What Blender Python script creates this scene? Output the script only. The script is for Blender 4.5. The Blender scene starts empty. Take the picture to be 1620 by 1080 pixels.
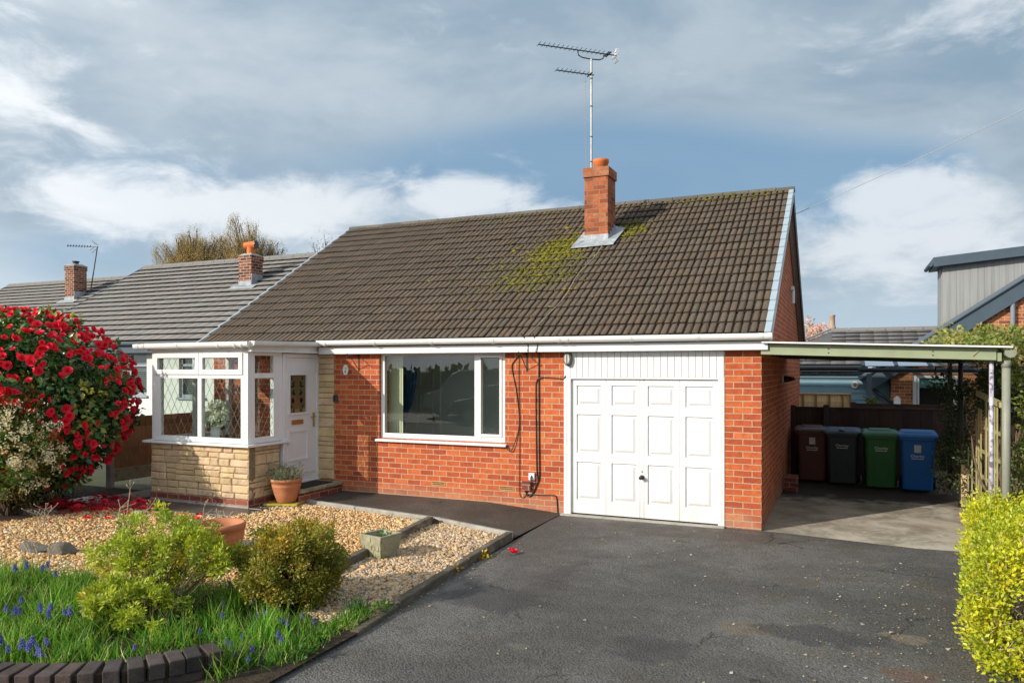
import bpy, math, random
import numpy as np
from mathutils import Vector, Matrix
random.seed(11)
rng = np.random.default_rng(11)
scene = bpy.context.scene
COL = scene.collection
OFF = {}

# ------------------------------------------------------------------ helpers
class MB:
    """collects faces; build() links them as one mesh object"""
    def __init__(self):
        self.v = []; self.f = []; self.m = []; self.c = []
    def face(self, pts, mat=0, col=(1, 1, 1)):
        n = len(self.v); self.v.extend([tuple(p) for p in pts])
        self.f.append(tuple(range(n, n + len(pts)))); self.m.append(mat); self.c.append(col)
    def raw(self, vs, fs, mat=0, col=(1, 1, 1)):
        n = len(self.v); self.v.extend([tuple(p) for p in vs])
        for f in fs:
            self.f.append(tuple(i + n for i in f)); self.m.append(mat); self.c.append(col)
    def hexa(self, p, mat=0, col=(1, 1, 1)):
        self.raw(p, [(0, 3, 2, 1), (4, 5, 6, 7), (0, 1, 5, 4), (1, 2, 6, 5), (2, 3, 7, 6), (3, 0, 4, 7)], mat, col)
    def box(self, x0, x1, y0, y1, z0, z1, mat=0, col=(1, 1, 1)):
        self.hexa([(x0, y0, z0), (x1, y0, z0), (x1, y1, z0), (x0, y1, z0), (x0, y0, z1), (x1, y0, z1), (x1, y1, z1), (x0, y1, z1)], mat, col)
    def obox(self, c, ax, ay, az, mat=0, col=(1, 1, 1)):
        c = Vector(c); ax = Vector(ax); ay = Vector(ay); az = Vector(az)
        s = [(-1, -1, -1), (1, -1, -1), (1, 1, -1), (-1, 1, -1), (-1, -1, 1), (1, -1, 1), (1, 1, 1), (-1, 1, 1)]
        self.hexa([c + ax * a + ay * b + az * d for a, b, d in s], mat, col)
    def bar(self, a, b, w, h, mat=0, col=(1, 1, 1), up=(0, 0, 1)):
        a = Vector(a); b = Vector(b); d = (b - a); u = Vector(up)
        x = d.cross(u)
        if x.length < 1e-6: x = d.cross(Vector((1, 0, 0)))
        x.normalize(); y = x.cross(d).normalized()
        self.obox((a + b) / 2, d / 2, x * w / 2, y * h / 2, mat, col)
    def tube(self, pts, r, n=8, mat=0, col=(1, 1, 1), cap=True):
        pts = [Vector(p) for p in pts]; k = len(pts)
        rs = [r] * k if not hasattr(r, '__len__') else r
        vs = []; fs = []; ref = None
        for i, p in enumerate(pts):
            d = (pts[min(i + 1, k - 1)] - pts[max(i - 1, 0)]).normalized()
            if ref is None:
                ref = Vector((0, 0, 1)) if abs(d.z) < .9 else Vector((1, 0, 0))
            x = ref - d * ref.dot(d)
            if x.length < 1e-5: x = d.orthogonal()
            x.normalize(); ref = x; y = d.cross(x)
            for j in range(n):
                a = 2 * math.pi * j / n
                vs.append(p + (x * math.cos(a) + y * math.sin(a)) * rs[i])
        for i in range(k - 1):
            for j in range(n):
                a = i * n + j; b = i * n + (j + 1) % n
                fs.append((a, b, b + n, a + n))
        if cap:
            fs.append(tuple(range(n - 1, -1, -1))); fs.append(tuple(range((k - 1) * n, k * n)))
        self.raw(vs, fs, mat, col)
    def lathe(self, c, prof, n=24, mat=0, col=(1, 1, 1), capb=True, capt=False):
        vs = []; fs = []
        for r, z in prof:
            for j in range(n):
                a = 2 * math.pi * j / n
                vs.append((c[0] + r * math.cos(a), c[1] + r * math.sin(a), c[2] + z))
        for i in range(len(prof) - 1):
            for j in range(n):
                a = i * n + j; b = i * n + (j + 1) % n
                fs.append((a, b, b + n, a + n))
        if capb: fs.append(tuple(range(n - 1, -1, -1)))
        if capt: fs.append(tuple(range((len(prof) - 1) * n, len(prof) * n)))
        self.raw(vs, fs, mat, col)
    def prism(self, poly, axis, a0, a1, mat=0, col=(1, 1, 1)):
        """poly of 2d points; axis 0: (y,z) extruded in x; 1: (x,z) in y; 2: (x,y) in z"""
        def P(q, a):
            return (a, q[0], q[1]) if axis == 0 else ((q[0], a, q[1]) if axis == 1 else (q[0], q[1], a))
        n = len(poly)
        vs = [P(q, a0) for q in poly] + [P(q, a1) for q in poly]
        fs = [tuple(range(n - 1, -1, -1)), tuple(range(n, 2 * n))]
        for i in range(n):
            j = (i + 1) % n; fs.append((i, j, j + n, i + n))
        self.raw(vs, fs, mat, col)
    def build(self, name, mats, parent=None, smooth=False, bevel=0, local=False, fixn=False, smooth_angle=None):
        me = bpy.data.meshes.new(name)
        off = Vector(OFF.get(parent.name, (0, 0, 0))) if parent is not None and not local else Vector((0, 0, 0))
        me.from_pydata([(p[0] - off.x, p[1] - off.y, p[2] - off.z) for p in self.v], [], self.f)
        if not isinstance(mats, (list, tuple)): mats = [mats]
        for m in mats: me.materials.append(m)
        me.polygons.foreach_set('material_index', self.m)
        boxuv(me, off)
        a = me.attributes.new('col', 'FLOAT_COLOR', 'FACE')
        a.data.foreach_set('color', np.array([(c[0], c[1], c[2], 1) for c in self.c], np.float32).ravel())
        if fixn:
            import bmesh
            b = bmesh.new(); b.from_mesh(me); bmesh.ops.recalc_face_normals(b, faces=b.faces); b.to_mesh(me); b.free()
        if smooth: me.polygons.foreach_set('use_smooth', [True] * len(me.polygons))
        if smooth_angle: me.shade_smooth() if False else None
        o = bpy.data.objects.new(name, me); COL.objects.link(o)
        if bevel:
            md = o.modifiers.new('bevel', 'BEVEL'); md.width = bevel; md.segments = 2; md.limit_method = 'ANGLE'; md.angle_limit = .6
        if parent is not None:
            o.parent = parent; OFF[o.name] = tuple(off)
        return o

def boxuv(me, off=(0, 0, 0)):
    n = len(me.loops)
    if n == 0: return
    co = np.empty(len(me.vertices) * 3, np.float32); me.vertices.foreach_get('co', co); co = co.reshape(-1, 3) + np.array(off, np.float32)
    li = np.empty(n, np.int32); me.loops.foreach_get('vertex_index', li)
    nr = np.empty(len(me.polygons) * 3, np.float32); me.polygons.foreach_get('normal', nr); nr = np.abs(nr.reshape(-1, 3))
    lt = np.empty(len(me.polygons), np.int32); me.polygons.foreach_get('loop_total', lt)
    pn = np.repeat(nr, lt, axis=0); p = co[li]
    ax = pn.argmax(1)
    uv = np.where((ax == 0)[:, None], p[:, [1, 2]], np.where((ax == 1)[:, None], p[:, [0, 2]], p[:, [0, 1]]))
    l = me.uv_layers.new(name='UVMap'); l.data.foreach_set('uv', uv.astype(np.float32).ravel())

def np_mesh(name, V, F, mats, col=None, parent=None, smooth=False, midx=None):
    """V (n,3), F (m,k) arrays -> one object"""
    off = np.array(OFF.get(parent.name, (0, 0, 0)), np.float32) if parent is not None else np.zeros(3, np.float32)
    V = np.asarray(V, np.float32) - off; F = np.asarray(F, np.int32); m, k = F.shape
    me = bpy.data.meshes.new(name)
    me.vertices.add(len(V)); me.vertices.foreach_set('co', V.ravel())
    me.loops.add(m * k); me.loops.foreach_set('vertex_index', F.ravel())
    me.polygons.add(m); me.polygons.foreach_set('loop_start', np.arange(0, m * k, k, dtype=np.int32))
    if not isinstance(mats, (list, tuple)): mats = [mats]
    for q in mats: me.materials.append(q)
    if midx is not None: me.polygons.foreach_set('material_index', np.asarray(midx, np.int32))
    if smooth: me.polygons.foreach_set('use_smooth', np.ones(m, bool))
    me.update(calc_edges=True)
    if col is not None:
        a = me.attributes.new('col', 'FLOAT_COLOR', 'FACE')
        c = np.ones((m, 4), np.float32); c[:, :3] = col; a.data.foreach_set('color', c.ravel())
    o = bpy.data.objects.new(name, me); COL.objects.link(o)
    if parent is not None:
        o.parent = parent; OFF[o.name] = tuple(off)
    return o

def scatter(tv, tf, P, Fd, Nr, S, col):
    """copies of a template (y along Fd, z about Nr) as arrays"""
    tv = np.asarray(tv, float); tf = np.asarray(tf)
    P = np.asarray(P, float); y = np.asarray(Fd, float); y = y / (np.linalg.norm(y, axis=1, keepdims=True) + 1e-9)
    z = np.asarray(Nr, float); z = z - y * (z * y).sum(1, keepdims=True); z = z / (np.linalg.norm(z, axis=1, keepdims=True) + 1e-9)
    x = np.cross(y, z); S = np.asarray(S, float)
    if S.ndim == 1: S = np.repeat(S[:, None], 3, 1)
    n = len(P); k = len(tv)
    V = P[:, None, :] + x[:, None, :] * (tv[None, :, 0:1] * S[:, None, 0:1]) + y[:, None, :] * (tv[None, :, 1:2] * S[:, None, 1:2]) + z[:, None, :] * (tv[None, :, 2:3] * S[:, None, 2:3])
    F = tf[None, :, :] + (np.arange(n) * k)[:, None, None]
    c = np.repeat(np.asarray(col, float), len(tf), axis=0)
    return V.reshape(-1, 3), F.reshape(-1, tf.shape[1]), c

def cat(parts):
    Vs = []; Fs = []; Cs = []; o = 0
    for V, F, c in parts:
        Vs.append(V); Fs.append(F + o); Cs.append(c); o += len(V)
    return np.concatenate(Vs), np.concatenate(Fs), np.concatenate(Cs)

def unit(n):
    v = rng.normal(size=(n, 3)); return v / np.linalg.norm(v, axis=1, keepdims=True)

LEAF_V = [(0, 0, 0), (-.5, .45, .12), (0, .5, 0), (.5, .45, .12), (0, 1, -.1)]
LEAF_F = [(0, 2, 1), (0, 3, 2), (1, 2, 4), (2, 3, 4)]

def tag(o, label=None, cat_=None, group=None, kind=None):
    if label: o['label'] = label
    if cat_: o['category'] = cat_
    if group: o['group'] = group
    if kind: o['kind'] = kind
    return o
def thing(name, loc, label, cat_, group=None):
    o = bpy.data.objects.new(name, None); o.location = loc; o.empty_display_size = .2
    COL.objects.link(o); OFF[o.name] = tuple(loc)
    return tag(o, label, cat_, group)

# ------------------------------------------------------------------ materials
class NT:
    def __init__(self, name):
        self.mat = bpy.data.materials.new(name); self.mat.use_nodes = True
        self.nt = self.mat.node_tree; self.nt.nodes.clear()
        self.out = self.n('ShaderNodeOutputMaterial')
    def n(self, typ, ins=None, **props):
        nd = self.nt.nodes.new(typ)
        for k, v in props.items(): setattr(nd, k, v)
        for k, v in (ins or {}).items():
            s = nd.inputs[k]
            if isinstance(v, bpy.types.NodeSocket): self.nt.links.new(v, s)
            elif isinstance(v, bpy.types.Node): self.nt.links.new(v.outputs[0], s)
            else: s.default_value = v
        return nd
    def math(self, op, a, b=None, c=None, clamp=False):
        ins = {0: a}
        if b is not None: ins[1] = b
        if c is not None: ins[2] = c
        return self.n('ShaderNodeMath', ins, operation=op, use_clamp=clamp).outputs[0]
    def mix(self, f, a, b, blend='MIX'):
        nd = self.n('ShaderNodeMix', data_type='RGBA', blend_type=blend)
        for k, v in ((0, f), (6, a), (7, b)):
            s = nd.inputs[k]
            if isinstance(v, bpy.types.NodeSocket): self.nt.links.new(v, s)
            elif k == 0: s.default_value = v
            else: s.default_value = (*v, 1) if len(v) == 3 else v
        return nd.outputs[2]
    def ramp(self, fac, stops, interp='LINEAR'):
        nd = self.n('ShaderNodeValToRGB', {0: fac}); r = nd.color_ramp; r.interpolation = interp
        while len(r.elements) < len(stops): r.elements.new(.5)
        for e, (p, c) in zip(r.elements, stops):
            e.position = p; e.color = (*c, 1) if hasattr(c, '__len__') else (c, c, c, 1)
        return nd.outputs[0]
    def noise(self, vec, scale, detail=3, rough=.55, dist=0, dim='3D'):
        return self.n('ShaderNodeTexNoise', {'Vector': vec, 'Scale': scale, 'Detail': detail, 'Roughness': rough, 'Distortion': dist}, noise_dimensions=dim).outputs[0]
    def rng(self, v, a, b, c, d, smooth=False):
        return self.n('ShaderNodeMapRange', {0: v, 1: a, 2: b, 3: c, 4: d}, interpolation_type='SMOOTHSTEP' if smooth else 'LINEAR').outputs[0]
    def finish(self, sh):
        self.nt.links.new(sh.outputs[0] if isinstance(sh, bpy.types.Node) else sh, self.out.inputs[0]); return self.mat
    def world(self):
        return self.n('ShaderNodeNewGeometry').outputs['Position']
    def obj(self):
        return self.n('ShaderNodeTexCoord').outputs['Object']

def bump(t, h, strength, dist=.01, normal=None):
    ins = {'Strength': strength, 'Distance': dist, 'Height': h}
    if normal is not None: ins['Normal'] = normal
    return t.n('ShaderNodeBump', ins).outputs[0]

def pbr(name, color, rough=.6, spec=.4, var=.15, vs=6, bs=0, bstr=.2, bdist=.003, attr=False, metal=0, coat=0, trans=0, dirt=None, splash=None, stretch=None):
    t = NT(name); p = t.obj()
    if stretch: p = t.n('ShaderNodeMapping', {'Vector': p, 'Scale': stretch}).outputs[0]
    c = (*color, 1)
    cs = t.n('ShaderNodeRGB').outputs[0]; cs.default_value = c
    if attr:
        a = t.n('ShaderNodeAttribute', attribute_name='col').outputs[0]
        cs = t.mix(1.0, cs, a, 'MULTIPLY')
    if var:
        f = t.noise(p, vs, 5, .6)
        f = t.rng(f, .3, .7, 1 - var, 1 + var)
        cs = t.mix(1.0, cs, t.n('ShaderNodeCombineColor', {0: f, 1: f, 2: f}).outputs[0], 'MULTIPLY')
    if dirt:
        d = t.noise(p, dirt[1], 6, .65, .3)
        cs = t.mix(t.rng(d, dirt[2], dirt[2] + .15, 0, dirt[3], True), cs, dirt[0])
    if splash:
        wz = t.n('ShaderNodeSeparateXYZ', {0: t.world()}); wn = t.n('ShaderNodeMapping', {'Vector': t.world(), 'Scale': (1, 1, .18)}).outputs[0]
        f = t.math('MULTIPLY', t.rng(wz.outputs[2], .02, .55, 1, 0, True), t.rng(t.noise(wn, 9, 6, .7), .38, .66, 0, splash))
        f = t.math('ADD', f, t.math('MULTIPLY', t.rng(t.noise(wn, 16, 5, .7), .60, .72, 0, 1, True), splash * .45))
        cs = t.mix(f, cs, (.40, .36, .29))
    ins = {'Base Color': cs, 'Roughness': rough, 'Specular IOR Level': spec, 'Metallic': metal, 'Coat Weight': coat}
    if bs:
        ins['Normal'] = bump(t, t.noise(p, bs, 4, .6), bstr, bdist)
    sh = t.n('ShaderNodeBsdfPrincipled', ins)
    if trans:
        tr = t.n('ShaderNodeBsdfTranslucent', {'Color': t.mix(1.0, cs, (1.1, 1.15, .55), 'MULTIPLY')})
        sh = t.n('ShaderNodeMixShader', {0: trans, 1: sh.outputs[0], 2: tr.outputs[0]})
    return t.finish(sh)

def brick_mat(name, stops, mortar, soot=0, zoff=.018, bw=.225, rh=.08, base_stain=False):
    t = NT(name); uv = t.n('ShaderNodeTexCoord').outputs['UV']
    nz = t.n('ShaderNodeTexNoise', {'Vector': uv, 'Scale': 9, 'Detail': 3}).outputs['Color']
    w = t.n('ShaderNodeVectorMath', {0: nz, 1: (.5, .5, .5)}, operation='SUBTRACT').outputs[0]
    w = t.n('ShaderNodeVectorMath', {0: w, 3: .012}, operation='SCALE').outputs[0]
    v = t.n('ShaderNodeVectorMath', {0: uv, 1: w}, operation='ADD').outputs[0]
    v = t.n('ShaderNodeVectorMath', {0: v, 1: (0, -zoff, 0)}, operation='ADD').outputs[0]
    b = t.n('ShaderNodeTexBrick', {'Vector': v, 'Color1': (0, 0, 0, 1), 'Color2': (1, 1, 1, 1), 'Mortar': (.5, .5, .5, 1), 'Scale': 1, 'Mortar Size': .0066, 'Mortar Smooth': .25, 'Bias': 0, 'Brick Width': bw, 'Row Height': rh}, offset=.5, squash=1)
    rnd = t.ramp(b.outputs[0], stops)
    n1 = t.noise(uv, 14, 6, .7); n2 = t.noise(uv, 90, 4, .7)
    rnd = t.mix(t.rng(n1, .42, .75, 0, .55), rnd, [x * .45 for x in stops[0][1]])
    rnd = t.mix(1.0, rnd, t.n('ShaderNodeCombineColor', {0: t.rng(n2, .3, .7, .78, 1.2), 1: t.rng(n2, .3, .7, .8, 1.2), 2: t.rng(n2, .3, .7, .8, 1.2)}).outputs[0], 'MULTIPLY')
    mo = t.mix(t.noise(uv, 30, 4, .6), [x * .72 for x in mortar], [min(1, x * 1.15) for x in mortar])
    fac = t.rng(t.math('ADD', b.outputs[1], t.rng(t.noise(uv, 160, 3), .35, .65, -.18, .12)), .35, .65, 0, 1, True)
    c = t.mix(fac, rnd, mo)
    if base_stain:
        z = t.n('ShaderNodeSeparateXYZ', {0: t.world()}).outputs[2]
        f = t.math('MULTIPLY', t.rng(z, .05, .34, .5, 0, True), t.rng(t.noise(uv, 3, 5, .7), .35, .6, .2, 1))
        c = t.mix(f, c, (.42, .30, .20))
    big = t.noise(uv, 1.1, 4, .6)
    c = t.mix(1.0, c, t.n('ShaderNodeCombineColor', {0: t.rng(big, .3, .7, .88, 1.1), 1: t.rng(big, .3, .7, .85, 1.12), 2: t.rng(big, .3, .7, .85, 1.12)}).outputs[0], 'MULTIPLY')
    if soot: c = t.mix(t.rng(t.noise(uv, 4, 5, .7), .45, .7, 0, soot), c, (.03, .025, .02))
    h = t.math('SUBTRACT', t.math('MULTIPLY', n2, .35), t.math('MULTIPLY', fac, 1.0))
    h = t.math('ADD', h, t.math('MULTIPLY', t.noise(uv, 25, 4, .6), .4))
    sh = t.n('ShaderNodeBsdfPrincipled', {'Base Color': c, 'Roughness': t.rng(n2, .3, .7, .75, .92), 'Specular IOR Level': .3, 'Normal': bump(t, h, .8, .006)})
    return t.finish(sh)

MAT = {}
MAT['brick'] = brick_mat('red_brick', [(0, (.36, .068, .030)), (.25, (.45, .088, .032)), (.6, (.53, .112, .036)), (.9, (.59, .142, .042)), (1, (.60, .17, .06))], (.54, .37, .235), base_stain=True)
MAT['brick_dark'] = brick_mat('chimney_brick', [(0, (.20, .055, .03)), (.4, (.40, .105, .04)), (.7, (.48, .14, .055)), (1, (.5, .2, .09))], (.36, .22, .14), soot=.35, zoff=.0)
MAT['brick_n'] = brick_mat('brown_brick', [(0, (.07, .025, .02)), (.4, (.17, .055, .035)), (.8, (.30, .10, .055)), (1, (.36, .15, .09))], (.62, .52, .40), soot=.2)
MAT['brick_r'] = brick_mat('orange_brick', [(0, (.26, .07, .03)), (.4, (.44, .13, .045)), (1, (.55, .20, .075))], (.55, .45, .34))
MAT['brick_plinth'] = brick_mat('plinth_brick', [(0, (.17, .045, .035)), (.5, (.27, .07, .045)), (1, (.32, .10, .06))], (.40, .30, .24), zoff=.065)
MAT['upvc'] = pbr('white_upvc', (.76, .76, .77), .28, .5, .03, 3, dirt=((.55, .53, .48), 5, .66, .35), splash=.2)
MAT['door_white'] = pbr('white_paint', (.74, .74, .75), .38, .5, .03, 2, bs=180, bstr=.03, bdist=.001, dirt=((.60, .58, .53), 3.5, .62, .3), splash=.32)
MAT['gutter'] = pbr('white_gutter_plastic', (.74, .74, .73), .35, .5, .05, 5, dirt=((.36, .36, .31), 9, .62, .6))
MAT['grime_white'] = pbr('weathered_white_timber', (.72, .72, .71), .5, .4, .08, 4, dirt=((.42, .41, .36), 14, .6, .6))
MAT['black'] = pbr('black_plastic', (.018, .018, .02), .38, .5, .1, 20)
MAT['rubber'] = pbr('black_rubber', (.022, .022, .022), .8, .3, .25, 40, bs=300, bstr=.5)
MAT['iron'] = pbr('painted_iron', (.035, .03, .028), .6, .4, .3, 30)
MAT['brass'] = pbr('brass', (.62, .40, .13), .32, .5, .15, 20, metal=.9)
MAT['lead'] = pbr('lead_sheet', (.30, .33, .36), .55, .5, .25, 9, bs=30, bstr=.3, bdist=.01, dirt=((.58, .60, .60), 8, .52, .6))
MAT['terracotta'] = pbr('terracotta', (.50, .20, .10), .75, .3, .14, 7, bs=120, bstr=.15, dirt=((.60, .38, .27), 6, .58, .5))
MAT['clay'] = pbr('orange_clay', (.62, .17, .045), .65, .3, .12, 8, dirt=((.25, .09, .04), 7, .62, .4))
MAT['alu'] = pbr('aluminium', (.36, .36, .36), .35, .5, .15, 12, metal=.75, dirt=((.22, .17, .13), 9, .6, .5))
MAT['grey_metal'] = pbr('dark_grey_metal', (.07, .075, .08), .5, .5, .2, 20, metal=.3)
MAT['stone'] = pbr('buff_stone', (.58, .435, .275), .85, .25, .2, 5, bs=28, bstr=.75, bdist=.012, attr=True, dirt=((.30, .235, .15), 3.2, .56, .5))
MAT['mortar'] = pbr('stone_mortar', (.22, .175, .115), .95, .1, .2, 20)
MAT['concrete'] = pbr('concrete', (.36, .34, .30), .9, .2, .2, 6, bs=90, bstr=.4, dirt=((.15, .15, .115), 8, .55, .7))
MAT['concrete_moss'] = pbr('mossy_concrete', (.34, .32, .22), .9, .2, .25, 9, bs=60, bstr=.5, dirt=((.17, .17, .06), 10, .5, .8))
MAT['paving'] = pbr('wet_paving', (.085, .082, .076), .32, .5, .3, 4, bs=50, bstr=.2, dirt=((.16, .15, .12), 3, .55, .6))
MAT['timber'] = pbr('weathered_timber', (.12, .10, .075), .85, .2, .3, 14, bs=40, bstr=.5, dirt=((.26, .24, .19), 9, .5, .7), stretch=(1, .25, 1))
MAT['fence_brown'] = pbr('brown_fence_timber', (.27, .165, .085), .8, .2, .3, 9, bs=50, bstr=.4, stretch=(3, 3, .4), attr=True)
MAT['fence_dark'] = pbr('dark_stained_fence', (.045, .026, .019), .75, .3, .3, 9, bs=60, bstr=.4, stretch=(6, 6, .5), attr=True)
MAT['fence_pale'] = pbr('pale_new_timber', (.62, .47, .26), .8, .2, .2, 9, attr=True, stretch=(4, 4, .5))
MAT['trellis'] = pbr('green_grey_trellis_timber', (.36, .33, .16), .85, .2, .25, 9, bs=40, bstr=.4, stretch=(4, 4, .5))
MAT['carport'] = pbr('olive_green_paint', (.30, .34, .215), .6, .4, .1, 5, bs=30, bstr=.15, dirt=((.18, .2, .14), 5, .6, .6))
MAT['peel'] = pbr('peeling_paint', (.50, .49, .56), .6, .4, .1, 12, bs=40, bstr=.4, dirt=((.11, .085, .13), 16, .47, .9))
MAT['post'] = pbr('grey_green_pipe_paint', (.25, .255, .205), .5, .4, .12, 8, dirt=((.22, .22, .17), 9, .6, .5))
MAT['sheet'] = pbr('corrugated_plastic_sheet', (.50, .50, .46), .4, .5, .15, 6)
MAT['navy'] = pbr('slate_blue_paint', (.055, .085, .115), .45, .5, .08, 5)
MAT['blue_clad'] = pbr('blue_painted_cladding', (.16, .29, .37), .55, .4, .08, 3, dirt=((.2, .3, .36), 4, .65, .3))
MAT['greyclad'] = pbr('grey_vertical_cladding', (.27, .28, .285), .6, .4, .16, 2.5, stretch=(8, 8, .3))
MAT['render'] = pbr('white_render', (.72, .71, .69), .9, .2, .05, 3, bs=120, bstr=.2)
MAT['blind'] = pbr('grey_blind', (.24, .28, .28), .6, .3, .05, 3)
MAT['gframe'] = pbr('grey_window_frame', (.32, .36, .42), .4, .5, .05, 3)
MAT['wallin'] = pbr('interior_paint', (.74, .80, .77), .9, .1, .05, 2)
MAT['wallwhite'] = pbr('porch_interior_paint', (.74, .77, .75), .8, .2, .04, 2)
MAT['wood_floor'] = pbr('interior_floor', (.16, .12, .085), .6, .3, .2, 3)
MAT['curtain'] = pbr('navy_curtain', (.018, .045, .095), .9, .1, .2, 5)
MAT['vblind'] = pbr('cream_fabric_blind', (.66, .63, .46), .85, .1, .05, 3)
MAT['soil'] = pbr('dark_soil', (.055, .042, .03), .95, .1, .4, 14, bs=40, bstr=.8, bdist=.02)
MAT['bark'] = pbr('bark', (.16, .11, .075), .9, .1, .3, 22, bs=60, bstr=.6)
MAT['bark_dark'] = pbr('dark_bark', (.075, .05, .035), .9, .1, .3, 22, bs=60, bstr=.6)
MAT['twig'] = pbr('dry_twig', (.42, .34, .24), .85, .1, .25, 30)
MAT['rock'] = pbr('grey_stone', (.20, .185, .155), .9, .2, .3, 7, bs=30, bstr=.8, bdist=.02, dirt=((.10, .10, .06), 6, .55, .6))
MAT['wallbrick'] = pbr('dark_engineering_brick', (.058, .046, .044), .8, .3, .35, 12, bs=70, bstr=.7, bdist=.006, attr=True, dirt=((.13, .14, .07), 20, .62, .6))
MAT['leaf'] = pbr('leaf', (1, 1, 1), .42, .45, .12, 3, attr=True, trans=.34)
MAT['leaf_gloss'] = pbr('glossy_leaf', (1, 1, 1), .25, .55, .12, 3, attr=True, trans=.12)
MAT['petal'] = pbr('petal', (1, 1, 1), .55, .3, .08, 9, attr=True, trans=.25)
MAT['grass'] = pbr('grass_blade', (1, 1, 1), .42, .4, .15, 3, attr=True, trans=.45)
MAT['pebble'] = pbr('pebble', (1, 1, 1), .7, .35, .15, 60, attr=True)
MAT['car_paint'] = pbr('dark_car_paint', (.012, .012, .014), .12, .6, .02, 2, coat=.6)
MAT['van_paint'] = pbr('silver_van_paint', (.32, .34, .36), .3, .5, .03, 2, coat=.5)

def glass_mat(name, tint=(.93, .97, .95), refl=1.0, rough=.0):
    t = NT(name)
    geo = t.n('ShaderNodeNewGeometry')
    cs_ = t.math('ABSOLUTE', t.n('ShaderNodeVectorMath', {0: geo.outputs['Normal'], 1: geo.outputs['Incoming']}, operation='DOT_PRODUCT').outputs['Value'])
    fr = t.math('ADD', .045, t.math('MULTIPLY', t.math('POWER', t.math('SUBTRACT', 1.0, cs_), 5.0), .955))
    f = t.math('MULTIPLY', t.math('MULTIPLY', fr, refl, clamp=True), t.math('SUBTRACT', 1.0, geo.outputs['Backfacing']))
    sh = t.n('ShaderNodeMixShader', {0: f, 1: t.n('ShaderNodeBsdfTransparent', {'Color': (*tint, 1)}).outputs[0], 2: t.n('ShaderNodeBsdfGlossy', {'Color': (1, 1, 1, 1), 'Roughness': rough}).outputs[0]})
    return t.finish(sh)
MAT['glass'] = glass_mat('window_glass', (.93, .97, .95), 2.0)
MAT['glass_dark'] = glass_mat('tinted_window_glass', (.70, .80, .80), 1.2)
MAT['canopy_glass'] = glass_mat('canopy_glass', (.62, .66, .66), 2.0, .08)

def stained(name, c):
    t = NT(name)
    sh = t.n('ShaderNodeMixShader', {0: .55, 1: t.n('ShaderNodeBsdfPrincipled', {'Base Color': (*c, 1), 'Roughness': .15}).outputs[0], 2: t.n('ShaderNodeBsdfTranslucent', {'Color': (*c, 1)}).outputs[0]})
    return t.finish(sh)
MAT['sg_amber'] = stained('olive_amber_glass', (.30, .22, .10)); MAT['sg_green'] = stained('green_glass', (.01, .10, .05))
MAT['sg_red'] = stained('wine_red_glass', (.12, .008, .03)); MAT['sg_yellow'] = stained('yellow_glass', (.75, .50, .16))

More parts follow.
